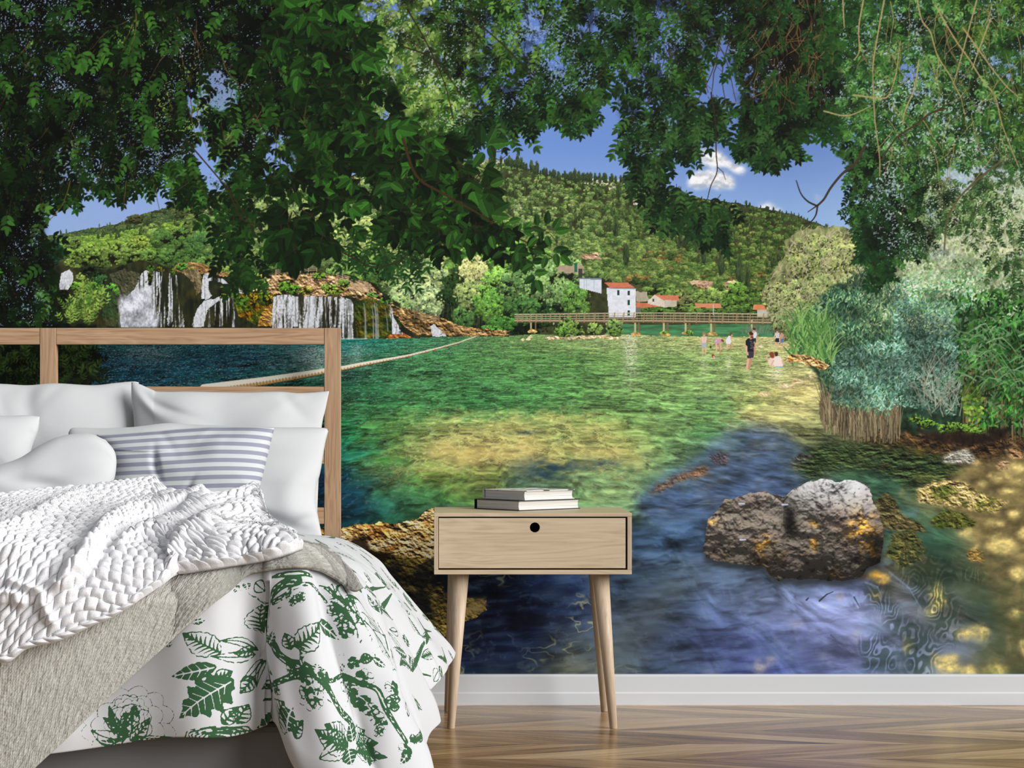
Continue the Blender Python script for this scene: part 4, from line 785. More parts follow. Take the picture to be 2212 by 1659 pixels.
def paint_right_bush(s):
    R = s.rs
    T = s.tree
    # pale broad bush with bare twigs
    P = [(1640, 640), (1660, 600), (1690, 560), (1700, 520), (1730, 500), (1780, 490), (1830, 492), (1880, 520), (1930, 510), (2640, 400), (2640, 760), (1760, 780), (1690, 720)]
    j, i, X, Y, M = s.poly(P, 9, 20, 5); n = s.fbm(X, Y, 14, 12, 7, 5)
    s.put(j, i, M, np.array([128, 136, 88], np.float32) / 255. * (.35 + 1.3 * n)[..., None], BUSH)
    for (x, y, rx, ry, c) in ((1700, 640, 60, 46, (136, 148, 96)), (1760, 560, 66, 56, (134, 146, 88)), (1830, 560, 66, 60, (140, 150, 96)), (1700, 700, 40, 40, (110, 124, 84)), (1780, 640, 60, 50, (120, 136, 84)), (1860, 640, 60, 60, (140, 156, 112)), (1740, 700, 44, 40, (92, 116, 68)), (1900, 560, 60, 60, (176, 184, 128))):
        T(x, y, rx, ry, c, 40, .8, BUSH, 1.6)
    j, i, X, Y, M = s.poly([(1900, 480), (2000, 430), (2640, 380), (2640, 640), (2100, 660), (1960, 700), (1880, 640)], 20, 40, 5, 20)
    n = s.fbm(X, Y, 11, 10, 17, 5); s.put(j, i, M * .9, np.clip(np.array([204, 210, 166], np.float32) / 255. * (.45 + 1.05 * n)[..., None], 0, 1), BUSH)
    for _ in range(760):
        x = R.uniform(1650, 1930); y = R.uniform(495, 700)
        if y < 640 - (x - 1640) * 1.6: continue
        a = R.uniform(-2.8, -.4); l = R.uniform(8, 24)
        s.line([(x, y), (x + math.cos(a) * l * .6, y + math.sin(a) * l * .6), (x + math.cos(a + .4) * l, y + math.sin(a + .4) * l)], 1.6, .9, np.array((206, 196, 160)) * R.uniform(.7, 1.1), .8, BUSH)
    # masses: dark hollow first, then the grey-green willow
    def mass(pts, col, k, lab=BUSH, con=1.5, cell=12):
        r = s.poly(pts, 12, 22, k, 3); n = s.fbm(r[2], r[3], cell, cell, k, 5)
        s.put(r[0], r[1], r[4], np.array(col, np.float32) / 255. * (.2 + con * n)[..., None], lab)
    mass([(1740, 700), (1800, 620), (1900, 600), (2000, 580), (2640, 560), (2640, 930), (2100, 940), (1900, 930), (1790, 900), (1770, 820), (1730, 760)], (40, 66, 48), 3)
    mass([(1860, 560), (1960, 520), (2100, 560), (2640, 520), (2640, 700), (2000, 720), (1900, 700)], (150, 176, 130), 9)
    mass([(2080, 640), (2640, 620), (2640, 940), (2100, 930), (2060, 860), (2070, 700)], (14, 30, 14), 6)
    def strokes(pts, N, cols, l0, l1, a0, a1, w=1.8, lab=BUSH, al=.9):
        P = np.array(pts, float); x0, y0 = P.min(0); x1, y1 = P.max(0); Q = np.roll(P, -1, 0); n = 0; seed = []
        while n < N:
            x = R.uniform(x0, x1); y = R.uniform(y0, y1); c = False
            for (ax, ay), (bx, by) in zip(P, Q):
                if (ay > y) != (by > y) and x < (bx - ax) * (y - ay) / (by - ay) + ax: c = not c
            if not c: continue
            n += 1; d = s.vn(np.float32(x / 42), np.float32(y / 34), 7)
            f = (.55 + .9 * float(d)) * R.uniform(.7, 1.25)
            s.leaf(x, y, R.uniform(a0, a1), R.uniform(l0, l1), w * 1.5, np.clip(np.array(cols[R.randint(len(cols))]) * f, 0, 255), lab=lab, a=al)
    # dry stems over the bank
    for q in range(520):
        x = R.uniform(1772, 1945); y = R.uniform(912, 958) - max(0, 1840 - x) * .45; l = R.uniform(36, 84)
        s.line([(x + R.uniform(-16, 12), y - l), (x + R.uniform(-3, 3), y - l * .5), (x, y)], 1.0, 1.7, np.array(((146, 132, 102), (106, 94, 70), (178, 164, 130), (66, 58, 44))[R.randint(4)]) * R.uniform(.8, 1.1), .85, REED)
    TE = [(112, 158, 136), (130, 176, 154), (84, 130, 116), (150, 190, 170), (60, 100, 84)]
    strokes([(1850, 580), (1960, 520), (2110, 560), (2212, 600), (2212, 700), (2100, 700), (1990, 720), (1860, 720)], 2600, [(176, 200, 150), (130, 170, 110), (90, 140, 76), (214, 220, 186), (60, 110, 60)], 5, 12, -2.6, -.5)
    strokes([(1770, 640), (1880, 580), (1960, 640), (1960, 800), (1920, 900), (1800, 880), (1770, 800), (1700, 760)], 3600, [(84, 128, 96), (66, 108, 84), (110, 150, 110), (46, 82, 62), (130, 160, 110)], 6, 13, -2.6, -.5)
    strokes([(1800, 760), (1900, 740), (1980, 760), (1960, 880), (1900, 890), (1800, 870)], 1500, TE, 6, 12, -2.9, -.2)
    strokes([(1940, 600), (2090, 600), (2110, 700), (2090, 840), (2060, 900), (1960, 880), (1930, 780), (1930, 680)], 3600, TE, 5, 12, -3.1, 0)
    strokes([(1960, 590), (2120, 580), (2130, 680), (1970, 680)], 1000, [(150, 206, 160), (110, 176, 110), (190, 226, 190), (84, 160, 84)], 5, 11, -3, 0)
    strokes([(1890, 470), (2000, 420), (2620, 360), (2620, 640), (2100, 650), (1960, 640), (1890, 600)], 5200, [(206, 214, 176), (150, 176, 110), (226, 230, 204), (96, 134, 72), (60, 96, 50), (176, 196, 140)], 5, 10, -3, 3, 2.2)
    # bare pale twigs on the willow
    for q in range(46):
        x = R.uniform(1990, 2080); y = R.uniform(830, 900); a = R.uniform(-2.3, -.9); p = [(x, y)]
        for _ in range(5): a += R.uniform(-.35, .35); x += math.cos(a) * 18; y += math.sin(a) * 18; p.append((x, y))
        s.line(p, 2.0, .9, np.array((196, 192, 172)) * R.uniform(.6, 1), .8, BUSH)
    # bright blades at the left edge
    for q in range(300):
        x = R.uniform(1705, 1800); y = R.uniform(690, 790); a = R.uniform(-2.3, -1.0); l = R.uniform(22, 60)
        s.line(s.smooth([(x, y), (x + math.cos(a) * l * .6, y + math.sin(a) * l * .6), (x + math.cos(a) * l + (6 if a > -1.57 else -6), y + math.sin(a) * l * .85)], 2), 3, .9, np.array(((126, 176, 92), (96, 150, 70), (150, 190, 116), (60, 110, 56))[R.randint(4)]) * R.uniform(.8, 1.1), .9, REED)
    for q in range(160):   # tall stems right
        x = R.uniform(2080, 2260); y = R.uniform(900, 960); l = R.uniform(80, 260)
        s.line([(x + R.uniform(-14, 14), y - l), (x + R.uniform(-4, 4), y - l * .5), (x, y)], 1.2, 2.2, np.array(((140, 130, 84), (96, 104, 60), (170, 150, 104))[R.randint(3)]) * R.uniform(.6, 1.0), .8, REED)
    strokes([(2060, 640), (2300, 600), (2300, 930), (2110, 920), (2070, 800)], 1900, [(52, 112, 42), (30, 76, 28), (84, 146, 60), (24, 54, 22), (96, 130, 90)], 9, 22, -2.8, 2.8, 3)
    strokes([(2080, 830), (2120, 830), (2130, 900), (2100, 915), (2080, 890)], 110, [(116, 156, 54), (146, 178, 72), (76, 120, 40)], 7, 13, 0, 6, 3.6)
    for q in range(60):
        x = R.uniform(2090, 2220); y = R.uniform(700, 840); a = R.uniform(-.4, .6) + (3.14 if R.rand() < .3 else 0); l = R.uniform(40, 90)
        s.line(s.smooth([(x, y), (x + math.cos(a) * l * .5, y - 12), (x + math.cos(a) * l, y + 26)], 2), 3.4, 1, np.array(((104, 160, 100), (140, 180, 130), (60, 120, 60))[R.randint(3)]) * R.uniform(.7, 1.1), .85, REED)
    for (x, y, rx, ry) in ((2000, 915, 26, 10), (2050, 925, 30, 14), (2085, 925, 30, 14), (2110, 930, 20, 10), (1975, 905, 16, 8)): T(x, y, rx, ry, (96, 136, 50), 18, .8, BUSH, 2)
    mass([(1980, 922), (2040, 935), (2130, 935), (2180, 925), (2180, 950), (2100, 962), (2000, 950)], (44, 32, 24), 8, ROCK)
def paint_canopy(s):
    R = s.rs
    bk = dict(lab=CANOPY)
    def inside(P, x, y):
        c = False; n = len(P)
        for q in range(n):
            ax, ay = P[q]; bx, by = P[(q + 1) % n]
            if (ay > y) != (by > y) and x < (bx - ax) * (y - ay) / (by - ay) + ax: c = not c
        return c
    def base(pts, col, holes, k, cell=9, warp=16, con=1.4, al=1.0):
        r = s.poly(pts, warp, 26, k, 1); j, i, X, Y, M = r
        n = s.fbm(X, Y, cell, cell, k, 4, .7); n2 = s.fbm(X, Y, 60, 50, k + 9, 3)
        m = np.clip((n * .7 + n2 * .6 - holes) * 9, 0, 1) * M * al
        s.put(j, i, m, np.array(col, np.float32) / 255. * (.15 + con * s.fbm(X, Y, cell * 1.4, cell * 1.4, k + 3, 4, .7))[..., None], CANOPY)
    def sprays(pts, N, cols, L0, L1, a0=.6, a1=2.5, W=.36, n=(3, 5), twig=(60, 48, 28), vein=0, dens=None):
        x0, x1 = min(p[0] for p in pts), max(p[0] for p in pts); y0, y1 = min(p[1] for p in pts), max(p[1] for p in pts); c = 0; t = 0
        while c < N and t < N * 30:
            t += 1; x = R.uniform(x0, x1); y = R.uniform(y0, y1)
            if not inside(pts, x, y): continue
            if dens and float(s.vn(np.float32(x / dens), np.float32(y / dens), 13)) < R.uniform(.25, .7): continue
            c += 1; L = R.uniform(L0, L1)
            s.spray(x, y, R.uniform(a0, a1), R.randint(n[0], n[1] + 1), L, L * W, cols, twig if R.rand() < .6 else None, vein, CANOPY)
    def twigs(pts, N, col, l=60, a0=.9, a1=2.2, w=2, curl=.3):
        x0, x1 = min(p[0] for p in pts), max(p[0] for p in pts); y0, y1 = min(p[1] for p in pts), max(p[1] for p in pts); c = 0
        while c < N:
            x = R.uniform(x0, x1); y = R.uniform(y0, y1)
            if not inside(pts, x, y): continue
            c += 1; a = R.uniform(a0, a1); p = [(x, y)]; g = R.uniform(.4, 1.4) * l / 5
            for _ in range(5): a += R.uniform(-curl, curl); x += math.cos(a) * g; y += math.sin(a) * g; p.append((x, y))
            s.line(p, w * R.uniform(.6, 1.2), .9, np.array(col) * R.uniform(.7, 1.15), .9, CANOPY)
    LIT = [(88, 126, 48), (116, 148, 66), (62, 100, 36), (142, 166, 92), (44, 80, 28)]
    MID = [(36, 72, 24), (50, 92, 32), (24, 52, 17), (70, 112, 46), (16, 36, 12)]
    DRK = [(11, 25, 8), (16, 34, 10), (8, 18, 6), (22, 46, 14), (6, 12, 5)]
    BLG = [(25, 50, 25), (34, 64, 30), (18, 38, 20), (50, 84, 38), (13, 28, 15)]
    # ---- top of the picture, beyond the frame too
    up = -384
    # A: light foliage behind, centre left
    A = [(700, up), (1060, up), (1040, 60), (1010, 150), (1020, 250), (1000, 285), (960, 300), (880, 300), (800, 250), (760, 200), (700, 120)]
    base(A, (86, 116, 44), .50, 2); 
    sprays(A, 1500, LIT, 9, 15, W=.42, dens=60)
    Bp = [(940, up), (1290, up), (1250, 60), (1300, 120), (1290, 170), (1260, 240), (1120, 230), (1090, 260), (1030, 250), (980, 180), (950, 100)]
    base(Bp, (38, 62, 24), .58, 5)
    twigs([(900, -60), (1330, -60), (1280, 160), (1080, 160)], 50, (58, 46, 30), 120, .8, 1.7, 2.6)
    sprays(Bp, 680, MID + LIT[:1], 10, 17, W=.36, dens=50)
    for (P_, n_) in (([(1060, 190), (1150, 180), (1160, 240), (1120, 280), (1075, 280)], 60), ([(1140, 150), (1290, 140), (1290, 200), (1262, 268), (1225, 240), (1150, 225)], 130), ([(1225, 60), (1300, 70), (1320, 170), (1270, 200), (1230, 120)], 70), ([(990, 240), (1040, 240), (1030, 290), (990, 290)], 40)):
        sprays(P_, n_, BLG + MID[:2], 12, 18, .8, 2.3, W=.36)
    # small grey twig tips against the sky
    s.shade(A, .5, 57, 44); s.shade(Bp, .5, 58, 44); s.speckle(A, (196, 212, 214), .34, 59); s.speckle(Bp, (140, 168, 222), .34, 60)
    # B: right centre hanging mass
    C1 = [(1240, up), (1660, up), (1640, 40), (1560, 60), (1520, 110), (1490, 180), (1470, 230), (1455, 280), (1440, 320), (1410, 345), (1374, 340), (1350, 290), (1336, 220), (1318, 130), (1262, 60), (1230, 20)]
    base(C1, (30, 54, 26), .66, 8)
    twigs([(1320, -80), (1560, -80), (1560, 160), (1380, 200)], 70, (70, 56, 36), 130, 1.0, 2.1, 2.6)
    sprays(C1, 820, BLG + MID[:3], 11, 18, W=.38, dens=44)
    for P_, n_ in (([(1340, 220), (1440, 220), (1460, 310), (1420, 372), (1370, 372), (1350, 300)], 130), ([(1400, 390), (1470, 395), (1500, 430), (1470, 465), (1420, 455), (1402, 430)], 60), ([(1505, 425), (1560, 420), (1578, 450), (1560, 510), (1520, 505), (1505, 460)], 70), ([(1440, 160), (1480, 200), (1470, 270), (1440, 280)], 50), ([(1510, 210), (1560, 200), (1560, 260), (1520, 280)], 44), ([(1470, 180), (1530, 230), (1500, 330), (1472, 320)], 50)):
        sprays(P_, n_, BLG, 12, 19, .8, 2.3, W=.36)
    s.line(s.smooth([(1536, 200), (1545, 260), (1547, 330), (1549, 370), (1536, 400), (1528, 430)]), 3, 1.6, (50, 40, 30), 1, CANOPY); s.line([(1549, 360), (1562, 372), (1567, 388)], 1.8, 1, (50, 40, 30), 1, CANOPY); s.line([(1420, 350), (1424, 385), (1410, 400)], 2, 1, (50, 44, 32), 1, CANOPY)
    for p in ([(1460, 20), (1500, 110), (1530, 200)], [(1560, 60), (1540, 150), (1500, 230)], [(1480, 0), (1560, 110), (1590, 220)], [(1590, 40), (1560, 160), (1580, 270)], [(1480, 50), (1540, 60), (1600, 130)]): s.line(s.smooth(p), 2.6, 1.4, (64, 50, 36), .95, CANOPY)
    # C: right mass, dark part, then lit part
    C2 = [(1560, up), (1900, up), (1880, 150), (1850, 260), (1800, 290), (1760, 270), (1720, 320), (1690, 330), (1650, 340), (1600, 300), (1600, 220), (1580, 120)]
    base(C2, (30, 38, 18), .40, 11, con=1.2); base([(1640, -200), (1820, -200), (1840, 150), (1790, 250), (1700, 240), (1650, 150)], (28, 26, 14), .30, 12)
    sprays(C2, 750, [(30, 62, 26), (22, 48, 20), (40, 84, 32), (18, 36, 16)], 10, 17, W=.40, dens=60)
    C3 = [(1800, up), (2640, up), (2640, 500), (2200, 520), (2100, 480), (2000, 520), (1960, 560), (1900, 560), (1870, 540), (1830, 470), (1820, 400), (1790, 330), (1800, 250), (1840, 150)]
    base([(1780, up), (2640, up), (2640, 330), (2100, 360), (1900, 400), (1810, 340), (1800, 200)], (52, 96, 36), .44, 14, con=1.3)
    r_ = s.poly([(1960, 400), (2100, 340), (2640, 320), (2640, 620), (2000, 620), (1900, 560), (1900, 470)], 20, 40, 5, 12); n_ = s.fbm(r_[2], r_[3], 5, 5, 27, 3); s.put(r_[0], r_[1], .5 * r_[4] * np.clip((s.fbm(r_[2], r_[3], 30, 26, 28, 4) - .3) * 4, 0, 1), np.clip(np.array([196, 206, 172], np.float32) / 255. * (.5 + .95 * n_)[..., None], 0, 1), 10)
    base([(1830, 300), (2640, 260), (2640, 480), (2150, 560), (2000, 520), (1900, 590), (1850, 520)], (66, 96, 52), .74, 15, con=1.4)
    G = [(56, 104, 44), (42, 82, 36), (76, 126, 58), (26, 56, 26), (100, 146, 78)]
    sprays([(1840, up + 200), (2300, up + 200), (2300, 330), (2050, 360), (1880, 380), (1820, 300)], 1700, G, 8, 14, W=.42, dens=50, n=(3, 4))
    sprays([(2060, -50), (2300, -50), (2300, 300), (2120, 260)], 500, [(60, 96, 34), (40, 74, 26), (84, 118, 44), (26, 52, 20)], 9, 15, W=.42, dens=50)
    sprays([(1840, 300), (1980, 330), (2060, 420), (2000, 520), (1900, 590), (1850, 520), (1830, 430)], 520, BLG + G[:2], 7, 12, .6, 2.5, W=.45)
    sprays([(2000, 330), (2300, 300), (2300, 620), (2150, 620), (2080, 500), (2000, 480)], 430, [(70, 104, 54), (50, 84, 42), (120, 144, 92), (36, 62, 32)], 6, 11, W=.42, dens=40)
    sprays([(1640, 260), (1720, 240), (1710, 320), (1690, 335), (1650, 345), (1610, 320), (1600, 280)], 110, BLG, 10, 16, .9, 2.3, W=.4)
    sprays([(1870, 420), (1905, 400), (1920, 560), (1890, 600), (1860, 500)], 110, [(24, 54, 26), (34, 70, 32)], 9, 14, W=.42)
    # tan twigs, right
    twigs([(1600, -40), (1800, -40), (1800, 180), (1640, 180)], 90, (116, 92, 56), 90, 1.0, 2.2, 2.0, .5)
    s.shade([(1900, up), (2640, up), (2640, 330), (2150, 360), (1960, 330), (1880, 200)], .45, 31, 50)
    s.shade(C2, .4, 33, 50); s.shade(C1, .45, 34, 44); s.shade([(1840, 330), (2100, 400), (2060, 560), (1880, 600)], .5, 35, 40)
    s.speckle([(1800, up), (2640, up), (2640, 300), (2140, 330), (1960, 360), (1820, 320)], (176, 200, 228), .30, 41)
    s.speckle([(2000, 300), (2640, 280), (2640, 560), (2150, 560), (2000, 500)], (206, 214, 190), .36, 42)
    s.speckle([(1860, 180), (2150, 160), (2100, 380), (1900, 420)], (196, 216, 220), .36, 45)
    s.speckle([(1840, 380), (2000, 380), (2060, 560), (1900, 560)], (180, 200, 214), .34, 43)
    s.speckle(C2, (150, 176, 222), .26, 44); s.speckle(C1, (130, 158, 216), .30, 46)
    sprays([(1840, -200), (2600, -200), (2600, 330), (2050, 360), (1880, 380), (1820, 300)], 500, G, 8, 13, W=.42, n=(2, 3)); sprays(C2, 160, [(24, 52, 24), (34, 70, 30)], 10, 16, W=.4); sprays(C1, 120, BLG, 11, 17, W=.38, n=(2, 4))
    TW = (176, 156, 108)
    for p in ([(1820, -20), (1822, 30), (1824, 60)], [(1865, 0), (1855, 60), (1856, 110), (1845, 130)], [(1910, 0), (1895, 80), (1886, 140), (1886, 180), (1890, 260), (1900, 340), (1900, 380)], [(1976, -30), (1990, 40), (2010, 70), (2025, 120), (2050, 160), (2075, 210)], [(2020, 10), (2060, 80), (2095, 130), (2120, 170), (2150, 210), (2165, 270), (2200, 360)], [(1985, 130), (1975, 190), (1955, 240), (1950, 270)], [(1845, 205), (1900, 212), (1920, 205), (1935, 160), (1945, 90)], [(2110, 0), (2080, 110), (2060, 180)], [(2140, 40), (2110, 120), (2100, 150)], [(2080, 60), (2160, 170), (2200, 210)], [(1780, 240), (1830, 250), (1880, 230)]):
        s.line(s.smooth(p), 3.6, 2, TW, .9, CANOPY)
    twigs([(1840, 0), (2212, 0), (2212, 330), (1900, 330)], 110, (150, 136, 84), 80, .9, 2.3, 1.8, .35)
    DB = (48, 38, 30)
    s.line(s.smooth([(2040, 235), (2010, 245), (1980, 268), (1940, 295), (1920, 320), (1905, 345)]), 4.5, 3, (70, 54, 40), .95, CANOPY)
    s.line(s.smooth([(1868, 315), (1850, 350), (1820, 375), (1795, 405), (1780, 430), (1765, 445)]), 6, 4, (66, 56, 46), 1, CANOPY)
    s.line(s.smooth([(1765, 445), (1745, 435), (1730, 418), (1720, 390)]), 4, 2, DB, 1, CANOPY); s.line([(1767, 443), (1745, 458)], 3, 1.5, DB, 1, CANOPY); s.line(s.smooth([(1766, 445), (1762, 465), (1750, 480), (1732, 484)]), 3.5, 1.5, DB, 1, CANOPY)
    s.line(s.smooth([(2160, 350), (2110, 390), (2070, 430), (2045, 480), (2040, 540)]), 5, 3, (96, 84, 60), .9, CANOPY)
    # D: left mass
    D1 = [(-600, up), (760, up), (770, 120), (780, 240), (740, 300), (700, 300), (640, 330), (600, 300), (560, 330), (500, 330), (440, 300), (430, 240), (460, 210), (400, 160), (420, 330), (400, 360), (370, 350), (340, 360), (300, 385), (240, 385), (190, 355), (140, 365), (142, 395), (118, 425), (85, 440), (92, 540), (112, 620), (120, 706), (-600, 706)]
    base(D1, (40, 74, 22), .46, 20, con=1.4)
    sprays(D1, 2300, LIT[:3] + MID, 9, 15, W=.44, dens=50)
    for P_ in ([(110, 330), (200, 300), (190, 385), (150, 420), (100, 410)], [(200, 350), (420, 320), (400, 340), (300, 410), (220, 400)], [(400, 350), (420, 330), (420, 420), (400, 410)], [(460, 150), (520, 240), (490, 250), (440, 190)]):
        sprays(P_, 70, MID + DRK[:2], 11, 17, .8, 2.3, W=.4)
    base(D1, (12, 22, 7), .565, 22, cell=26, con=1.1)
    base([(380, up), (740, up), (740, 140), (700, 240), (560, 260), (430, 160), (380, 60)], (10, 18, 6), .47, 24, cell=30, con=1.1)
    base([(-600, up), (200, up), (240, 100), (160, 300), (60, 330), (-600, 330)], (10, 18, 6), .50, 25, cell=30, con=1.1)
    base([(-600, 380), (60, 400), (105, 520), (125, 620), (135, 706), (-600, 706)], (16, 34, 12), .44, 26, cell=12)
    sprays(D1, 1500, DRK + MID[:1], 14, 24, W=.42, dens=70)
    sprays([(-600, 440), (80, 440), (130, 560), (160, 706), (-600, 706)], 420, MID + DRK, 10, 18, -.5, 3.3, W=.4)
    sprays([(185, 640), (225, 645), (240, 690), (200, 706), (130, 706), (140, 670)], 60, [(88, 126, 46), (56, 92, 34), (124, 152, 68)], 8, 13, -2.6, -.4, W=.3)
    twigs([(0, 0), (700, 0), (700, 350), (0, 420)], 90, (96, 74, 40), 100, .9, 2.3, 2.2)
    # the shaded foliage showing behind the bed frame
    j, i, X, Y, M = s.poly([(-600, 700), (210, 700), (190, 750), (215, 770), (200, 830), (250, 900), (-600, 1000)], 12, 22, 4, 1)
    n = s.fbm(X, Y, 7, 7, 3, 4, .7); s.put(j, i, M, np.array([16, 26, 12], np.float32) / 255. * (.1 + 1.5 * n)[..., None], CANOPY)
    sprays([(0, 740), (200, 740), (205, 830), (0, 835)], 170, [(20, 34, 14), (34, 54, 22), (50, 74, 30), (10, 18, 8)], 8, 14, -2, 3, W=.34)
    s.shade(D1, .42, 51, 90, thr=.45); s.shade([(-600, 420), (80, 420), (150, 706), (-600, 706)], .3, 53, 50, thr=.4)
    s.speckle(D1, (164, 186, 230), .285, 54, 2.8, 60); s.speckle([(100, 290), (430, 300), (410, 340), (300, 390), (130, 390)], (150, 176, 226), .36, 55)
    s.speckle([(250, 50), (460, 60), (440, 300), (250, 260)], (150, 190, 90), .33, 56, 3.2, 50)
    s.speckle([(430, 155), (470, 150), (512, 180), (510, 228), (470, 240), (436, 215)], (140, 164, 216), .72, 61, 5, 80, 1, 6)
    sprays([(480, 300), (580, 290), (590, 380), (500, 400)], 46, MID + DRK, 12, 18, W=.42)
    sprays(D1, 520, DRK + MID[:2], 12, 20, W=.42)
    # E: big leaves in front, centre
    E0 = [(430, 400), (520, 380), (560, 440), (620, 440), (640, 500), (560, 560), (520, 600), (490, 560), (450, 500)]
    base([(420, 380), (620, 340), (740, 300), (740, 450), (640, 450), (540, 440), (450, 470)], (40, 66, 26), .68, 30, con=1.3)
    sprays(E0, 62, [(20, 44, 16), (30, 62, 20), (14, 30, 12)], 13, 20, .4, 2.6, W=.44)
    sprays([(500, 540), (545, 550), (545, 600), (505, 600)], 18, [(20, 44, 16), (30, 60, 22)], 13, 18, .8, 2.4, W=.42)
    sprays([(740, 480), (900, 470), (930, 540), (880, 600), (860, 560), (760, 560)], 60, [(36, 72, 28), (26, 54, 24)], 13, 18, .3, 2.8, W=.3)
    for p in ([(490, 400), (520, 470), (560, 490), (600, 540)], [(400, 300), (500, 420), (560, 520)], [(740, 545), (800, 575), (850, 570), (880, 550)], [(640, 0), (690, 120), (750, 260), (800, 350), (870, 430)], [(740, 170), (780, 240), (812, 310)], [(880, 20), (920, 90), (960, 180), (980, 260)], [(870, 100), (940, 130), (1000, 210)], [(1000, 20), (1100, 110), (1160, 180)]):
        s.line(s.smooth(p), 3.4, 1.8, (50, 38, 26), .95, CANOPY)
    BIG = [(20, 42, 14), (14, 30, 10), (26, 54, 17), (38, 76, 24), (10, 22, 8)]
    def big(pts, N, L0, L1, cols=BIG, a0=-.2, a1=2.9):
        x0, x1 = min(p[0] for p in pts), max(p[0] for p in pts); y0, y1 = min(p[1] for p in pts), max(p[1] for p in pts); c = 0
        while c < N:
            x = R.uniform(x0, x1); y = R.uniform(y0, y1)
            if not inside(pts, x, y): continue
            c += 1; L = R.uniform(L0, L1)
            s.spray(x, y, R.uniform(a0, a1), R.randint(1, 3), L, L * .46, cols, (44, 36, 22), 1, CANOPY)
    j, i, X, Y, M = s.poly([(560, -60), (740, -60), (790, 60), (830, 180), (900, 250), (1010, 300), (1060, 400), (1075, 470), (1010, 470), (900, 470), (800, 420), (700, 440), (640, 400), (600, 300), (560, 160)], 30, 50, 5, 3)
    n = s.fbm(X, Y, 34, 34, 6, 4, .6); s.put(j, i, np.clip((n - .47) * 9, 0, 1) * M, np.array([24, 48, 14], np.float32) / 255. * (.2 + 1.5 * s.fbm(X, Y, 20, 20, 9, 3))[..., None], CANOPY)
    big([(600, -40), (740, -40), (800, 100), (790, 200), (860, 260), (800, 320), (700, 330), (640, 240), (560, 100)], 200, 22, 34)
    big([(780, 230), (880, 260), (960, 300), (1030, 340), (1060, 420), (1040, 480), (960, 470), (860, 420), (800, 330)], 190, 24, 40, a0=.2, a1=2.6)
    big([(580, 330), (700, 320), (800, 380), (860, 450), (800, 500), (720, 470), (660, 500), (600, 470)], 66, 22, 32)
    big([(580, 440), (680, 450), (720, 500), (690, 535), (620, 530)], 34, 30, 40, BIG[:2] + BIG[4:], .6, 2.4)
    big([(840, 430), (1000, 440), (1010, 500), (940, 540), (860, 510), (830, 470)], 70, 22, 32)
    s.line(s.smooth([(870, 300), (900, 380), (960, 420), (1040, 465), (1090, 500), (1150, 530), (1200, 560)]), 6, 2, (62, 44, 26), 1, CANOPY)
    big([(1020, 460), (1080, 470), (1130, 480), (1130, 540), (1060, 520), (1020, 500)], 26, 22, 30)
    # the outermost leaves, one by one
    D_ = [(30, 58, 24), (24, 48, 20), (40, 74, 30), (46, 84, 30)]
    for q, (x, y, a, L) in enumerate(((1160, 487, -1.6, 26), (1182, 484, -1.5, 30), (1196, 495, -1.05, 32), (1200, 500, -.15, 34), (1150, 492, .3, 26), (1168, 500, 1.5, 24), (1180, 510, 1.2, 26), (1196, 545, -.6, 26), (1200, 540, -.1, 30), (1210, 552, -.35, 30), (1200, 548, 1.4, 30), (1212, 552, .8, 32), (1150, 540, .2, 26), (1150, 565, -.1, 30), (1150, 572, 2.6, 28), (1155, 590, -.1, 30), (1155, 596, 2.5, 30), (1160, 605, 1.9, 34), (1160, 605, 1.2, 32), (1160, 515, 2.4, 28), (1130, 530, 2.3, 30), (1110, 510, 2.0, 28), (1120, 545, 1.6, 30), (1100, 480, -.3, 28), (1085, 545, 2.6, 26), (1120, 565, 2.0, 28), (1180, 555, 1.9, 28), (1060, 510, 1.3, 30), (1050, 530, 1.4, 24), (1030, 505, 1.6, 24), (975, 505, 1.8, 34), (985, 500, 1.2, 34), (1000, 505, 2.2, 30), (960, 540, 2.6, 30), (1054, 310, -1.1, 40), (1056, 312, -.1, 46), (1058, 314, 1.3, 36), (1040, 310, -1.6, 44), (1045, 330, 2.2, 40), (1060, 400, -.4, 34), (1070, 455, -.5, 36), (1062, 420, .6, 34), (1040, 430, 1.2, 44), (1062, 465, .1, 40), (820, 255, 3.0, 20), (828, 262, 2.2, 24), (840, 262, 1.6, 24), (780, 288, 3.1, 22), (830, 400, 2.4, 34), (835, 405, 1.6, 36), (850, 400, 2.9, 32), (845, 395, .6, 34))):
        s.leaf(x, y, a, L, L * .46, D_[q % 4], 1, CANOPY)
    for p in ([(1060, 322), (1075, 328), (1090, 322)], [(1060, 335), (1080, 345), (1100, 330)], [(1150, 490), (1180, 500), (1200, 520), (1205, 545)]): s.line(s.smooth(p), 2, 1, (60, 48, 34), .9, CANOPY)
def paint_mural(pitch=1.5):
    s = Mural(pitch); s.sprites()
    for f in (paint_sky, paint_hills, paint_shore_trees, paint_mid_trees, paint_houses, paint_falls, paint_water, paint_bridge, paint_right_shallows, paint_boulders, paint_buoys, paint_right_bush, paint_bathers, paint_canopy):
        f(s)
    return s

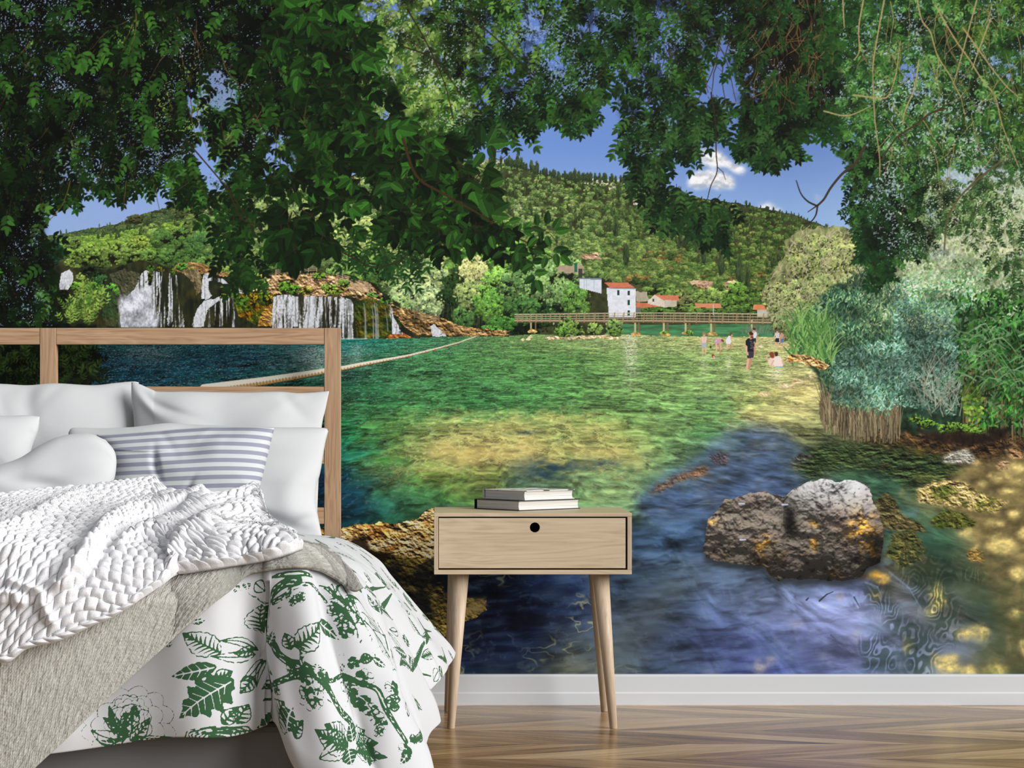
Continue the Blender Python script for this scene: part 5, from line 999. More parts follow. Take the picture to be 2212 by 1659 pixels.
# ---------------------------------------------------------------- the setting
def white_paint(name, c, rough=.45):
    m = NT(name, rough, .35); n = m.noise(m.coord(), 30, 3); m.col(m.mix(m.math('MULTIPLY', n, .06), c, tuple(x * .93 for x in c))); return m.m
M_wall = white_paint('wall_plaster', (.7, .7, .7), .8)
M_base = white_paint('baseboard_paint', L(207, 211, 216))
tag(boxobj('wall_back', -2.11, 2.33, 0.0, .12, 0, 2.62, M_wall, bev=0), kind='structure')
def parquet():
    m = NT('parquet_floor', .24, .42); c = m.coord(); xyz = m.n('SeparateXYZ', {0: c}); x, y = xyz.outputs[0], xyz.outputs[1]
    H = .232; SL = 2.6
    yr = m.math('DIVIDE', m.math('ADD', y, 20.0), H); row = m.math('FLOOR', yr); fy = m.math('FRACT', yr)
    par = m.math('MULTIPLY', m.math('FLOORED_MODULO', row, 2.0), 2.0); sgn = m.math('SUBTRACT', 1.0, par)
    tri = m.math('MULTIPLY', m.math('MULTIPLY', m.math('SUBTRACT', fy, .5), sgn), H * SL)
    xs = m.math('SUBTRACT', x, tri); PW = .205
    q = m.math('DIVIDE', m.math('ADD', xs, 30.0), PW); idx = m.math('FLOOR', q); fx = m.math('FRACT', q)
    idv = m.n('CombineXYZ', {0: idx, 1: row, 2: 0.0}).outputs[0]
    rnd = m.n('TexWhiteNoise', {0: idv}, noise_dimensions='3D'); r = rnd.outputs[0]
    # grain runs along each plank
    along = m.math('ADD', m.math('MULTIPLY', x, sgn), m.math('MULTIPLY', y, .38)); across = m.math('SUBTRACT', m.math('MULTIPLY', y, 1.0), m.math('MULTIPLY', m.math('MULTIPLY', x, .38), sgn))
    g = m.n('CombineXYZ', {0: m.math('MULTIPLY', along, 3.0), 1: m.math('MULTIPLY', across, 55.0), 2: m.math('MULTIPLY', r, 40.0)}).outputs[0]
    n1 = m.noise(g, 1.0, 5, .62, .6)
    g2 = m.n('CombineXYZ', {0: m.math('MULTIPLY', along, 2.0), 1: m.math('MULTIPLY', across, 14.0), 2: m.math('MULTIPLY', r, 90.0)}).outputs[0]
    n2 = m.noise(g2, 1.0, 3, .5, 1.0)
    f = m.math('ADD', m.math('MULTIPLY', n1, .62), m.math('ADD', m.math('MULTIPLY', n2, .45), m.math('MULTIPLY', m.math('SUBTRACT', r, .5), .32)))
    col = m.ramp(f, [(.30, L(92, 68, 44)), (.48, L(146, 114, 76)), (.60, L(172, 140, 99)), (.80, L(204, 175, 134))])
    gap = m.math('MAXIMUM', m.math('LESS_THAN', fx, .012), m.math('LESS_THAN', fy, .010))
    col = m.mix(m.math('MULTIPLY', gap, .8), col, L(60, 42, 26)); m.col(col)
    rr = m.math('ADD', m.math('MULTIPLY', n1, .16), .17); m.t.links.new(rr, m.b.inputs['Roughness'])
    m.bump(m.math('SUBTRACT', n1, m.math('MULTIPLY', gap, 1.0)), .10, .002); return m.m
M_floor = parquet()
tag(boxobj('floor', -2.6, 2.9, -6.6, 0.12, -.06, 0, M_floor, bev=0), kind='structure')
# skirting board with its two steps, extruded profile
def skirting():
    z = lambda py: EYE - (py - VY) / (FPX / DW)
    prof = [(0, 0), (-.022, 0), (-.022, .034), (-.0205, .0365), (-.0195, .0385), (-.0195, .0845), (-.017, .088), (-.012, .0893), (0, .0895)]
    bm = bmesh.new(); A = [bm.verts.new((-2.11, y, zz)) for y, zz in prof]; B = [bm.verts.new((2.33, y, zz)) for y, zz in prof]
    for q in range(len(prof) - 1): bm.faces.new((A[q], A[q + 1], B[q + 1], B[q]))
    bm.faces.new(A[::-1]); bm.faces.new(B); bm.faces.new((A[-1], A[0], B[0], B[-1])); bmesh.ops.recalc_face_normals(bm, faces=bm.faces)
    return tag(bmobj('baseboard_back', bm, M_base), kind='structure')
skirting()
# ---------------------------------------------------------------- the wallpaper itself
MUR = paint_mural(PITCH)
def mural_objects():
    s = MUR
    m = NT('printed_wallpaper', .7, .12); a = m.n('Attribute'); a.attribute_name = 'print'
    n = m.noise(m.coord(), 260, 2); m.col(m.mix(1.0, a.outputs[0], m.ramp(n, [(0, (.94, .94, .94)), (1, (1, 1, 1))]), 'MULTIPLY')); m.bump(n, .05, .0004)
    root = empty('wall_mural', (0, -.001, .09), 'photo wallpaper of a green lake with waterfalls under leafy branches, covering the back wall', 'wallpaper')
    def sel(n, lo, hi, v0, p):
        idx = np.arange(n); v = v0 + idx * p; keep = ((v > lo) & (v < hi)) | (idx % 5 == 0) | (idx == n - 1); return idx[keep]
    I = sel(s.w, -20, 2232, s.X0, s.p); J = sel(s.h, -20, 1e9, s.Y0, s.p)
    C = s.C[np.ix_(J, I)]; Lb = s.L[np.ix_(J, I)][:-1, :-1]
    D = DW - .0012; xx = (s.X0 + I * s.p - VX) * D / FPX; zz = EYE - (s.Y0 + J * s.p - VY) * D / FPX
    zz[-1] = .0885
    X, Z = np.meshgrid(xx, zz); V = np.stack([X, np.full(X.shape, -.0012), Z], -1).reshape(-1, 3); Cf = C.reshape(-1, 3)
    F = gfaces(len(J), len(I))[:, ::-1]; lb = Lb.ravel()
    names = {0: ('printed_sky', 'blue sky'), 1: ('printed_cloud', 'small white clouds'), 2: ('printed_hillside', 'wooded hillside with cypresses'), 3: ('printed_trees', 'round green trees behind the shore'), 4: ('printed_waterfall', 'white falling water'), 5: ('printed_cliff', 'mossy brown rock terraces of the falls'), 6: ('printed_lake', 'green and blue lake water'), 7: ('printed_rock', 'rocks standing in the water'), 8: ('printed_footbridge', 'wooden footbridge on posts'), 10: ('printed_bush', 'grey-green bushes on the right bank'), 11: ('printed_reeds', 'dry and green reeds'), 12: ('printed_branches', 'dark leafy branches hanging over the lake'), 14: ('printed_float_line', 'pale floating swim line')}
    names.update(s.extra)
    for k, (nm, lbl) in names.items():
        f = F[lb == k]
        if not len(f): continue
        u, inv = np.unique(f, return_inverse=True); me = mesh_np(nm, V[u], inv.reshape(-1, 4), Cf[u])
        o = link(nm, me, m.m if k == 0 else bpy.data.materials['printed_wallpaper'], root, False); o['label'] = lbl
mural_objects()

# ---------------------------------------------------------------- bed
M_oak = wood('headboard_oak', L(146, 112, 84), L(178, 144, 113), L(197, 165, 133), 0, 1.3, .5)
M_oakv = wood('headboard_oak_upright', L(146, 113, 86), L(176, 143, 113), L(193, 162, 131), 2, 1.3, .5)
M_shaded = fabric('shaded_upholstery', L(112, 112, 114), 700)  # bed base fabric: shade under the duvet is put into this grey
M_white = fabric('white_cotton', L(238, 239, 242), 1200, .08)
M_matt = fabric('mattress_ticking', L(196, 198, 204), 900, .1)
def bed():
    DH = 5.998; yf = DH - DW; yb = yf + .034
    x = lambda p: at(p, 0, DH)[0]; z = lambda p: at(0, p, DH)[2]
    r = empty('bed', (-1.1, -1.1, 0), 'double bed with oak ladder headboard against the wallpapered wall', 'bed')
    # uprights
    for a, b in ((700.6, 735.6), (86, 121)): boxobj('headboard_post', x(a), x(b), yf, yb, 0, z(708.5), M_oakv, r, .0012)
    xl = 2 * x(103.5) - x(735.6); boxobj('headboard_post', xl, xl + (x(735.6) - x(700.6)), yf, yb, 0, z(708.5), M_oakv, r, .0012)
    xl2 = xl + (x(735.6) - x(700.6))
    for a, b in ((708.5, 744), (835, 871), (966, 1002), (1096.5, 1132)):
        boxobj('headboard_rail', x(121) + .0008, x(700.6) - .0008, yf + .001, yb - .001, z(b), z(a), M_oak, r, .0012)
        boxobj('headboard_rail', xl2 + .0008, x(86) - .0008, yf + .001, yb - .001, z(b), z(a), M_oak, r, .0012)
    boxobj('bed_base', -1.99, -.285, -2.055, yf - .002, .03, .245, M_shaded, r, .015)
    for lx in (-1.9, -.38):
        for ly in (-1.95, -.25): boxobj('leg', lx - .03, lx + .03, ly - .03, ly + .03, 0, .0301, M_oakv, r, .004)
    m = boxobj('mattress', -2.0, -.268, -2.04, yf - .004, .2455, .497, M_matt, None, .02)
    for p in m.data.polygons: p.use_smooth = True
    tag(m, 'white mattress on the bed base, its corner showing beside the headboard post', 'mattress')
bed()
# ---- duvet: a parametric sheet draped over the mattress corner
def sm(t): t = np.clip(t, 0, 1); return t * t * (3 - 2 * t)
def duvet_surface(A, B):
    """A across (0 = right mattress edge, + = hanging down the side), B along (0 = foot edge, + = hanging down the foot)"""
    XE, YE = -.335, -1.985
    a = np.maximum(A, 0); b = np.maximum(B, 0); r = np.hypot(a, b); th = np.arctan2(b, a + 1e-9)
    k = np.sin(th) ** 2
    phs = np.interp(B, [-1.6, -1.35, -1.0, -.7, -.45, -.25, 0], np.radians([47, 49, 58, 66, 62, 60, 62])) 
    phf = np.radians(80)
    phm = phs * (1 - k) + phf * k - np.sin(2 * th) ** 2 * np.radians(6)
    R = .20 - .05 * k
    t = np.clip(r / R, 0, 1); ph = phm * t
    o = R / phm * np.sin(ph) + np.maximum(r - R, 0) * np.cos(phm)
    d = R / phm * (1 - np.cos(ph)) + np.maximum(r - R, 0) * np.sin(phm)
    # folds running down the drape
    fo = np.zeros_like(r)
    g = sm(r / .35)
    fo += .040 * g * np.exp(-((th - 1.02) / .20) ** 2)      # ridge below the crest
    fo -= .050 * g * np.exp(-((th - 1.5) / .14) ** 2) * sm(b / .3) * (A > 0)
    fo += .030 * g * np.exp(-((th - .45) / .25) ** 2)
    fo -= .020 * g * np.exp(-((th - .72) / .10) ** 2)
    side = (A > 0) & (B <= 0)
    fs = -.045 * np.exp(-((B + .62) / .13) ** 2) + .022 * np.exp(-((B + .30) / .14) ** 2) + .02 * np.exp(-((B + 1.0) / .16) ** 2)
    fo += np.where(A > 0, fs * sm(A / .3) * np.where(B < 0, 1, 1 - sm(B / .1)), 0)
    ff = -.050 * np.exp(-((A + .015) / .055) ** 2) + .028 * np.exp(-((A + .13) / .07) ** 2) - .012 * np.exp(-((A + .33) / .12) ** 2) + .014 * np.exp(-((A + .55) / .1) ** 2) + .012 * np.sin(A * 8)
    fo += np.where((B > 0) & (A <= 0), ff * sm(B / .3), 0)
    o = o + fo
    # edge lift of the hem
    hem = .055 * np.exp(-((A - .045) / .075) ** 2) * sm((B - .15) / .26) - .03 * sm(A / .2) * sm((B - .1) / .3)
    X = XE + np.minimum(A, 0) + o * np.cos(th) * (r > 0); Y = YE - np.minimum(B, 0) - o * np.sin(th) * (r > 0)
    hd = sm((B + .9) / -.45); top = .555 + (.020 * np.sin(A * 5.1 + 1) * np.cos(B * 3.7) + .010 * np.sin(A * 11 + B * 9)) * (1 - .75 * hd) - .033 * hd
    puff = .018 * np.exp(-((A + .12) / .12) ** 2) * (1 - hd) + .02 * np.exp(-((B + .12) / .14) ** 2)
    Z = top + puff * (r < 1) - d + hem
    return np.stack([X, Y, np.maximum(Z, .018)], -1)
DUV_A = (-1.50, .50); DUV_B = (-1.42, .41)
def duvet_params(n):
    ua = np.linspace(DUV_A[0], DUV_A[1], n[0]); ub = np.linspace(DUV_B[0], DUV_B[1], n[1])
    return np.meshgrid(ua, ub)
def duvet():
    A, B = duvet_params((1300, 1250)); P = duvet_surface(A, B)
    N = nrm(P); N = np.where((N * np.array([.3, -1, 1.])).sum(-1, keepdims=True) < 0, -N, N)
    wr = wrinkle(A, B); P = P + N * wr[..., None]
    e = np.minimum.reduce([A - DUV_A[0], DUV_A[1] - A, B - DUV_B[0], DUV_B[1] - B]); th = .004 + .026 * np.sqrt(sm(e / .05))
    th[0, :] = th[-1, :] = 0; th[:, 0] = th[:, -1] = 0
    F = P + N * (th * .35)[..., None]; K = (P - N * (th * .35)[..., None])[::6, ::6]
    col = duvet_print(A, B)
    uv = np.stack([A, B], -1).reshape(-1, 2)
    me = mesh_np('duvet', F.reshape(-1, 3), gfaces(F.shape[0], F.shape[1], flip=True), np.repeat(col.reshape(-1, 1), 3, 1), uv)
    m = NT('duvet_toile', .85, .15); m.b.inputs['Sheen Weight'].default_value = .1
    a = m.n('Attribute'); a.attribute_name = 'print'; g = m.n('SeparateColor', {0: a.outputs[0]}).outputs[0]
    nn = m.noise(m.coord(), 420, 3, .6); f = m.math('ADD', g, m.math('MULTIPLY', m.math('SUBTRACT', nn, .5), .5))
    f = m.ramp(f, [(.42, (0, 0, 0)), (.55, (1, 1, 1))]); n2 = m.noise(m.coord(), 1400, 2)
    m.col(m.mix(f, L(193, 194, 197), L(48, 84, 54))); m.bump(n2, .1, .0005)
    o = link('duvet', me, m.m); tag(o, 'white duvet printed with green branches, leaves and flowers, hanging off the bed corner', 'duvet')
    me2 = mesh_np('duvet_underside', K.reshape(-1, 3), gfaces(K.shape[0], K.shape[1])); u = link('duvet_underside', me2, M_white, o); u['label'] = 'plain white underside of the duvet'
    return P
def wrinkle(A, B):
    rs = np.random.RandomState(5); w = np.zeros_like(A)
    for _ in range(46):
        a0, b0 = rs.uniform(-1.0, .5), rs.uniform(-1.4, .4); an = rs.uniform(-.6, 2.2); l = rs.uniform(.06, .2); s_ = rs.uniform(.008, .02); h = rs.uniform(-.004, .005)
        u = (A - a0) * math.cos(an) + (B - b0) * math.sin(an); v = -(A - a0) * math.sin(an) + (B - b0) * math.cos(an)
        w += h * np.exp(-(u / l) ** 2 - ((v + u * u * 1.5) / s_) ** 2)
    for (a0, b0, an, l, s_, h) in ((-.02, .22, 1.25, .20, .035, -.014), (.16, .18, 1.1, .22, .040, -.014), (-.30, .16, 1.9, .18, .05, -.010), (.07, .30, .9, .16, .03, .012), (-.42, .25, 1.4, .16, .045, .010), (.28, -.05, .5, .2, .03, -.010), (.26, -.75, .35, .2, .03, .010), (.20, -1.0, .3, .2, .025, -.008), (.30, .1, 1.3, .2, .03, .010), (-.15, -.05, .2, .25, .04, .008)):
        u = (A - a0) * math.cos(an) + (B - b0) * math.sin(an); v = -(A - a0) * math.sin(an) + (B - b0) * math.cos(an)
        w += h * np.exp(-(u / l) ** 2 - ((v + u * u * .6) / s_) ** 2)
    return w
def to_px(P):
    D = P[..., 1] + DW; return VX + P[..., 0] * FPX / D, VY - (P[..., 2] - EYE) * FPX / D, D
def vnoise2(A, B, sc, seed):
    t = np.random.RandomState(seed).rand(128, 128); u, v = A * sc + 40, B * sc + 40; i, j = np.floor(u).astype(int), np.floor(v).astype(int); a, b = sm(u - i), sm(v - j)
    g = lambda p, q: t[p & 127, q & 127]
    return (g(i, j) * (1 - a) + g(i + 1, j) * a) * (1 - b) + (g(i, j + 1) * (1 - a) + g(i + 1, j + 1) * a) * b
def rs_curve(pts, n):
    P = np.array(pts, float); P = np.vstack([2 * P[0] - P[1], P, 2 * P[-1] - P[-2]]); out = []
    for q in range(1, len(P) - 2):
        for t in np.arange(12) / 12: out.append(.5 * (2 * P[q] + (P[q + 1] - P[q - 1]) * t + (2 * P[q - 1] - 5 * P[q] + 4 * P[q + 1] - P[q + 2]) * t * t + (-P[q - 1] + 3 * P[q] - 3 * P[q + 1] + P[q + 2]) * t ** 3))
    out.append(P[-2]); O = np.array(out); d = np.r_[0, np.cumsum(np.linalg.norm(np.diff(O, axis=0), axis=1))]; t = np.linspace(0, d[-1], n)
    return np.stack([np.interp(t, d, O[:, k]) for k in range(O.shape[1])], -1)
PRINT = [
('trunk',[(62,112),(42,122),(22,140),(11,159),(5,174),(-4,201),(-1,224),(48,235),(68,250),(94,250),(117,240),(148,242),(174,248),(197,256),(225,266),(260,271),(274,276)],17,14),
('trunk',[(28,156),(51,140),(59,127),(79,114),(111,106),(134,112),(142,114)],11,5),
('trunk',[(-4,161),(-26,151),(-46,138),(-67,132)],6,2),
('trunk',[(114,240),(108,222),(97,211)],10,7),
('trunk',[(108,227),(117,214)],6,3),
('trunk',[(48,235),(22,240),(-9,227),(-21,216)],7,3),
('trunk',[(162,240),(197,222),(237,195),(260,190),(274,185),(294,182),(323,201),(357,214),(391,222)],7,12),
('trunk',[(119,253),(97,276),(71,313),(36,352),(-4,365)],12,5),
('trunk',[(51,140),(48,159),(36,169)],5,3),
('leaf',[(-9,224),(-12,164)],46,1),
('leaf',[(19,187),(-4,167)],20,1),
('leaf',[(-92,258),(-158,208)],34,1),
('leaf',[(-98,284),(-178,292)],26,0),
('leaf',[(-69,311),(-161,376)],52,2),
('leaf',[(-101,303),(-72,295)],20,1),
('leaf',[(94,219),(128,159)],30,1),
('leaf',[(128,159),(197,153)],18,0),
('leaf',[(88,227),(68,206)],22,1),
('leaf',[(-21,261),(-95,235)],13,3),
('leaf',[(-26,269),(-107,263)],16,3),
('leaf',[(-12,282),(-58,316)],15,3),
('leaf',[(-6,284),(-24,334)],12,3),
('leaf',[(28,282),(68,295)],14,3),
('leaf',[(-29,256),(-69,261)],16,1),
('leaf',[(-32,313),(-58,337)],24,1),
('leaf',[(31,318),(-9,342)],20,1),
('leaf',[(42,240),(42,208)],14,0),
('leaf',[(-46,119),(-41,138)],12,0),
('leaf',[(-55,135),(-69,127)],12,0),
('leaf',[(-26,122),(-4,138)],20,3),
('leaf',[(-138,190),(-115,187)],10,0),
('leaf',[(-61,389),(-44,360)],30,1),
('leaf',[(-87,386),(-61,360)],22,1),
('leaf',[(36,405),(-21,407)],36,2),
('leaf',[(94,376),(102,318)],36,1),
('leaf',[(119,355),(119,313)],28,2),
('leaf',[(137,352),(142,318)],16,1),
('leaf',[(142,237),(137,224)],16,0),
('leaf',[(148,235),(157,227)],10,0),
('leaf',[(228,190),(214,185)],12,0),
('leaf',[(231,190),(231,182)],9,0),
('leaf',[(214,172),(208,164)],9,0),
('leaf',[(240,159),(254,140)],12,1),
('leaf',[(254,140),(285,132)],12,0),
('leaf',[(257,316),(168,318)],34,1),
('leaf',[(257,316),(182,303)],34,1),
('leaf',[(271,305),(254,276)],30,0),
('leaf',[(285,303),(317,256)],36,1),
('leaf',[(294,305),(351,263)],32,1),
('leaf',[(285,318),(380,276)],28,1),
('leaf',[(260,321),(277,347)],40,0),
('leaf',[(248,324),(191,360)],30,3),
('leaf',[(214,-245),(211,-124)],22,2),
('leaf',[(254,-101),(248,-946)],26,1),
('leaf',[(265,-111),(225,-116)],24,1),
('leaf',[(254,-213),(225,-930)],14,1),
('leaf',[(271,-121),(305,-826)],26,3),
('leaf',[(257,-140),(240,-179)],20,0),
('leaf',[(383,-938),(323,-959)],26,1),
('leaf',[(388,-964),(348,-1239)],22,1),
('leaf',[(411,-962),(403,-1279)],14,1),
('leaf',[(397,-959),(320,-284)],16,1),
('leaf',[(437,-954),(423,-875)],20,1),
('leaf',[(454,-988),(451,-1247)],14,1),
('leaf',[(357,-179),(303,-121)],18,3),
('leaf',[(360,-187),(331,-101)],16,0),
('leaf',[(357,-195),(397,-836)],12,0),
('leaf',[(391,-176),(363,-93)],14,1),
('leaf',[(391,-176),(474,-878)],16,1),
('leaf',[(386,-169),(366,-247)],14,0),
('leaf',[(308,-221),(303,-145)],14,3),
('leaf',[(-4,-1022),(-29,-1053)],10,1),
('leaf',[(42,-577),(19,-567)],12,0),
('leaf',[(31,-1158),(54,-1420)],14,1),
('leaf',[(54,-962),(22,-1019)],12,1),
('leaf',[(111,-721),(105,-108)],16,1),
('leaf',[(68,-1059),(114,-978)],12,1),
('leaf',[(162,-161),(188,-771)],20,2),
('leaf',[(171,-166),(148,-148)],12,1),
('leaf',[(202,-776),(165,-773)],14,0),
('leaf',[(131,-991),(99,-1022)],10,1),
('leaf',[(328,195),(343,177)],14,1),
('leaf',[(337,161),(311,198)],12,1),
('leaf',[(374,164),(363,127)],12,3),
('leaf',[(397,193),(417,208)],20,0),
('leaf',[(408,232),(406,271)],16,0),
('leaf',[(400,214),(431,112)],12,1),
('blossom',[(139,266)],34),
('blossom',[(139,284)],26),
('blossom',[(154,274)],22),
('blossom',[(99,261)],16),
('blossom',[(125,253)],20),
('blossom',[(162,242)],26),
('blossom',[(231,211)],28),
('blossom',[(251,203)],22),
('blossom',[(165,117)],26),
('blossom',[(180,127)],16),
('blossom',[(194,135)],18),
('blossom',[(160,114)],14),
('blossom',[(257,216)],24),
('blossom',[(274,216)],24),
('blossom',[(288,214)],24),
('blossom',[(305,216)],20),
('blossom',[(317,224)],22),
('blossom',[(334,229)],18),
('blossom',[(340,245)],14),
('blossom',[(263,177)],24),
('blossom',[(311,159)],24),
('blossom',[(234,169)],16),
('blossom',[(19,211)],18),
('blossom',[(82,313)],14),
('blossom',[(65,146)],14),
('blossom',[(77,138)],12),
('blossom',[(400,240)],24),
('blossom',[(19,-1415)],22),
('blossom',[(11,-1145)],18),
('blossom',[(-46,-1074)],14),
('blossom',[(171,85)],14),
('rings',[(-92,410),(-32,410),(-95,392)]),
('blossom',[(337,297)],40),
('scallop',[(54,101),(91,91),(54,96)]),
('wisps',[(151,75),(174,93),(197,98),(217,106),(234,127)],6),
('wisps',[(162,70),(191,78),(240,33),(277,-12),(303,-1)],6),
('wisps',[(200,93),(245,72),(268,98),(291,114)],6),
('wisps',[(234,70),(294,-9),(325,-17),(328,80)],6),
('wisps',[(300,-69),(325,-74),(348,-53),(368,-6)],6),
('wisps',[(148,106),(171,112),(191,119)],6),
('wisps',[(134,91),(151,93),(177,98)],6),
('trunk',[(323,201),(294,182)],3,2),
('trunk',[(211,261),(171,266),(151,271)],3,2),
('trunk',[(231,263),(271,211),(300,216),(331,237)],3,2),
('trunk',[(260,271),(303,258)],3,2),
('leaf',[(-267,405),(-327,394)],16,0),
('leaf',[(-267,405),(-315,347)],20,1),
('leaf',[(-270,397),(-304,324)],14,1),
('leaf',[(-261,407),(-221,368)],22,1),
('leaf',[(-258,407),(-192,410)],14,1),
('leaf',[(-261,407),(-178,410)],14,3),
('leaf',[(-267,400),(-275,345)],22,3),
('leaf',[(-258,392),(-250,337)],22,3),
('leaf',[(-281,402),(-338,371)],22,3),
('leaf',[(-144,190),(-115,187)],9,0),
('scallop',[(-264,371),(-181,384),(-267,300)]),
('scallop',[(-261,352),(-227,360),(-264,313)]),
('blossom',[(-261,363)],30),
('blossom',[(-258,350)],24),
('trunk',[(-275,410),(-267,402)],9,7)]
def duvet_print(A, B):
    """block-printed branches, leaves and flowers drawn in fabric millimetres"""
    s = Mural.__new__(Mural); s.p = 1.35; s.X0, s.Y0, s.X1, s.Y1 = DUV_A[0] * 1000, DUV_B[0] * 1000, DUV_A[1] * 1000, DUV_B[1] * 1000
    s.w = int((s.X1 - s.X0) / s.p) + 2; s.h = int((s.Y1 - s.Y0) / s.p) + 2; s.C = np.zeros((s.h, s.w, 3), np.float32); s.L = np.zeros((s.h, s.w), np.int8)
    s.rs = np.random.RandomState(4); s.tab = np.random.RandomState(3).rand(64, 256, 256).astype(np.float32); R = s.rs
    G = (255, 255, 255); K = (0, 0, 0)
    def hatch(pts, w, n, c, l=6):
        P = rs_curve(pts, n)
        for q in range(n - 1):
            if R.rand() < .5: continue
            d = P[min(q + 1, n - 1)] - P[q]; d = d / (np.linalg.norm(d) + 1e-6); o = R.uniform(-.3, .3) * w
            x, y = P[q][0] - d[1] * o, P[q][1] + d[0] * o; s.line([(x, y), (x + d[0] * l + R.uniform(-2, 2), y + d[1] * l)], 1.6, 1, c, .8)
    def leaf(b, t, w, st):
        b, t = np.array(b, float), np.array(t, float); d = t - b; L = np.hypot(*d); d = d / (L + 1e-6); n = np.array([-d[1], d[0]]); w = w * .66
        cv = R.uniform(-.12, .12) * L
        mid = lambda f: b + d * L * f + n * cv * math.sin(math.pi * f)
        hw = lambda f: w * math.sin(math.pi * f ** .75) * (1 + (.22 * math.sin(f * 34) if st in (2,) else .05 * math.sin(f * 40)))
        F = np.linspace(0, 1, 34); Lt = [mid(f) + n * hw(f) for f in F]; Rt = [mid(f) - n * hw(f) for f in F]
        if st in (0, 2):
            r = s.poly(Lt + Rt[::-1], 2.2 if st == 2 else 1, 8, 3)
            if r: s.put(r[0], r[1], r[4], (1, 1, 1))
            s.line([mid(f) for f in F[2:-3]], 1.8, 1.2, K)
            for f in np.linspace(.15, .85, max(4, int(L / 16))):
                for g in (-1, 1): s.line([mid(f), mid(min(1, f + .10)) + n * g * hw(f) * .75], 1.3, 1.0, K, .8)
        else:
            for E in (Lt, Rt):
                for q in range(len(E) - 1):
                    if R.rand() < .86: s.line([E[q], E[q + 1]], 2.5, 2.5, G)
            s.line([mid(f) for f in F[:-1]], 3.2, 1.8, G)
            if st == 1:
                for f in np.linspace(.06, .90, max(5, int(L / 8.5))):
                    for g in (-1, 1):
                        k = R.uniform(.6, .95); s.line([mid(f), mid(min(1, f + .07)) + n * g * hw(min(1, f + .05)) * k * .5, mid(min(1, f + .12)) + n * g * hw(min(1, f + .09)) * k], 5.8 * R.uniform(.7, 1.1), 2.2, G)
            else:
                for f in np.linspace(.1, .9, max(5, int(L / 6))): s.line([mid(f), mid(f + .015)], 3.4, 3.0, G)
    def blossom(c, r):
        r = r * .42
        for q in range(6):
            a = q * 1.047 + R.uniform(-.3, .3); x, y = c[0] + math.cos(a) * r, c[1] + math.sin(a) * r; rr = r * R.uniform(.5, .8)
            pts = [(x + math.cos(t) * rr * R.uniform(.8, 1.2), y + math.sin(t) * rr * R.uniform(.8, 1.2)) for t in np.linspace(0, 6.28, 9)]
            if R.rand() < .28:
                p = s.poly(pts, 1, 4, 3)
                if p: s.put(p[0], p[1], p[4], (1, 1, 1))
            else: s.line(pts, 1.7, 1.7, G)
        s.line([c, (c[0] + 1, c[1])], r * .6, r * .6, G)
    def ell(o, q, k, sx=1):
        o, q, k = [np.array(v, float) for v in (o, q, k)]; return lambda a, f: o + (q - o) * math.cos(a) * f + (k - o) * math.sin(a) * f
    def rings(o, q, k):
        E = ell(o, q, k)
        p = s.poly([E(a, .30) for a in np.linspace(0, 6.28, 20)], 2, 8, 3)
        if p: s.put(p[0], p[1], p[4], (1, 1, 1))
        for f in (.42, .54, .66, .78, .9, 1.02):
            P = [E(a, f * (1 + .04 * math.sin(a * 7 + f * 9))) for a in np.linspace(0, 6.28, 40)]
            for z in range(39):
                if R.rand() < .85: s.line([P[z], P[z + 1]], 3.2, 2.4, G)
    def scallop(o, q, k):
        E = ell(o, q, k)
        for f, n in ((1.0, 12), (.78, 9), (.52, 7)):
            for z in range(n):
                a0 = z / n * 6.28; P = [E(a0 + t / n * 6.28, f * (1 + .16 * math.sin(t * math.pi))) for t in np.linspace(0, 1, 8)]; s.line(P, 1.9, 1.9, G)
                if R.rand() < .7: s.line([E(a0, f), E(a0, f * .84)], 2, 1.2, G)
    def wisps(pts, n):
        for _ in range(n):
            o = R.uniform(-22, 22); P = [(x + o + R.uniform(-4, 4), y + R.uniform(-4, 4)) for x, y in pts]; k = R.randint(0, max(1, len(P) - 2)); s.line(s.smooth(P[k:k + 3], 4), 3.2, 1.2, G)
            for (x, y) in P: s.line([(x, y), (x + R.uniform(-12, 12), y + R.uniform(6, 16))], 2, 1.2, G)
    def one(m):
        k, p = m[0], m[1]
        if k == 'trunk': C = s.smooth(p, 5); s.line(C, m[2] * 1.05, m[3] * 1.05, G); hatch(p, m[2], max(4, len(p) * 9), K, 5)
        elif k == 'leaf': leaf(p[0], p[1], m[2], m[3])
        elif k == 'blossom': blossom(p[0], m[2])
        elif k == 'rings': rings(*p)
        elif k == 'scallop': scallop(*p)
        elif k == 'wisps': wisps(p, m[2])
    for m in PRINT: one(m)
    # sprigs fill the open ground between the big motifs
    for _ in range(620):
        x, y = R.uniform(-700, 480), R.uniform(-1380, 380); a = R.uniform(0, 6.28); l = R.uniform(34, 74); cx, cy = x + math.cos(a) * l / 2, y + math.sin(a) * l / 2
        w = s.win(cx - l * .62, cy - l * .62, cx + l * .62, cy + l * .62)
        if w is None or s.C[w[0], w[1], 0].mean() > (.012 if x > 60 else .004): continue
        leaf((x, y), (x + math.cos(a) * l, y + math.sin(a) * l), l * R.uniform(.35, .5), R.randint(0, 4))
        if R.rand() < .6: leaf((x, y), (x + math.cos(a + 1.1) * l * .6, y + math.sin(a + 1.1) * l * .6), l * .26, R.randint(0, 4)); s.line([(x, y), (x - math.cos(a + .3) * l * .5, y - math.sin(a + .3) * l * .5)], 3, 1.5, G)
    # the same cloth goes on under the throws
    for _ in range(60):
        x, y = R.uniform(-1450, -650), R.uniform(-1450, 350)
        if x < -620 or y < -600:
            for q in range(4): a = R.uniform(0, 6.28); leaf((x, y), (x + math.cos(a) * 90, y + math.sin(a) * 90), 34, R.randint(0, 4))
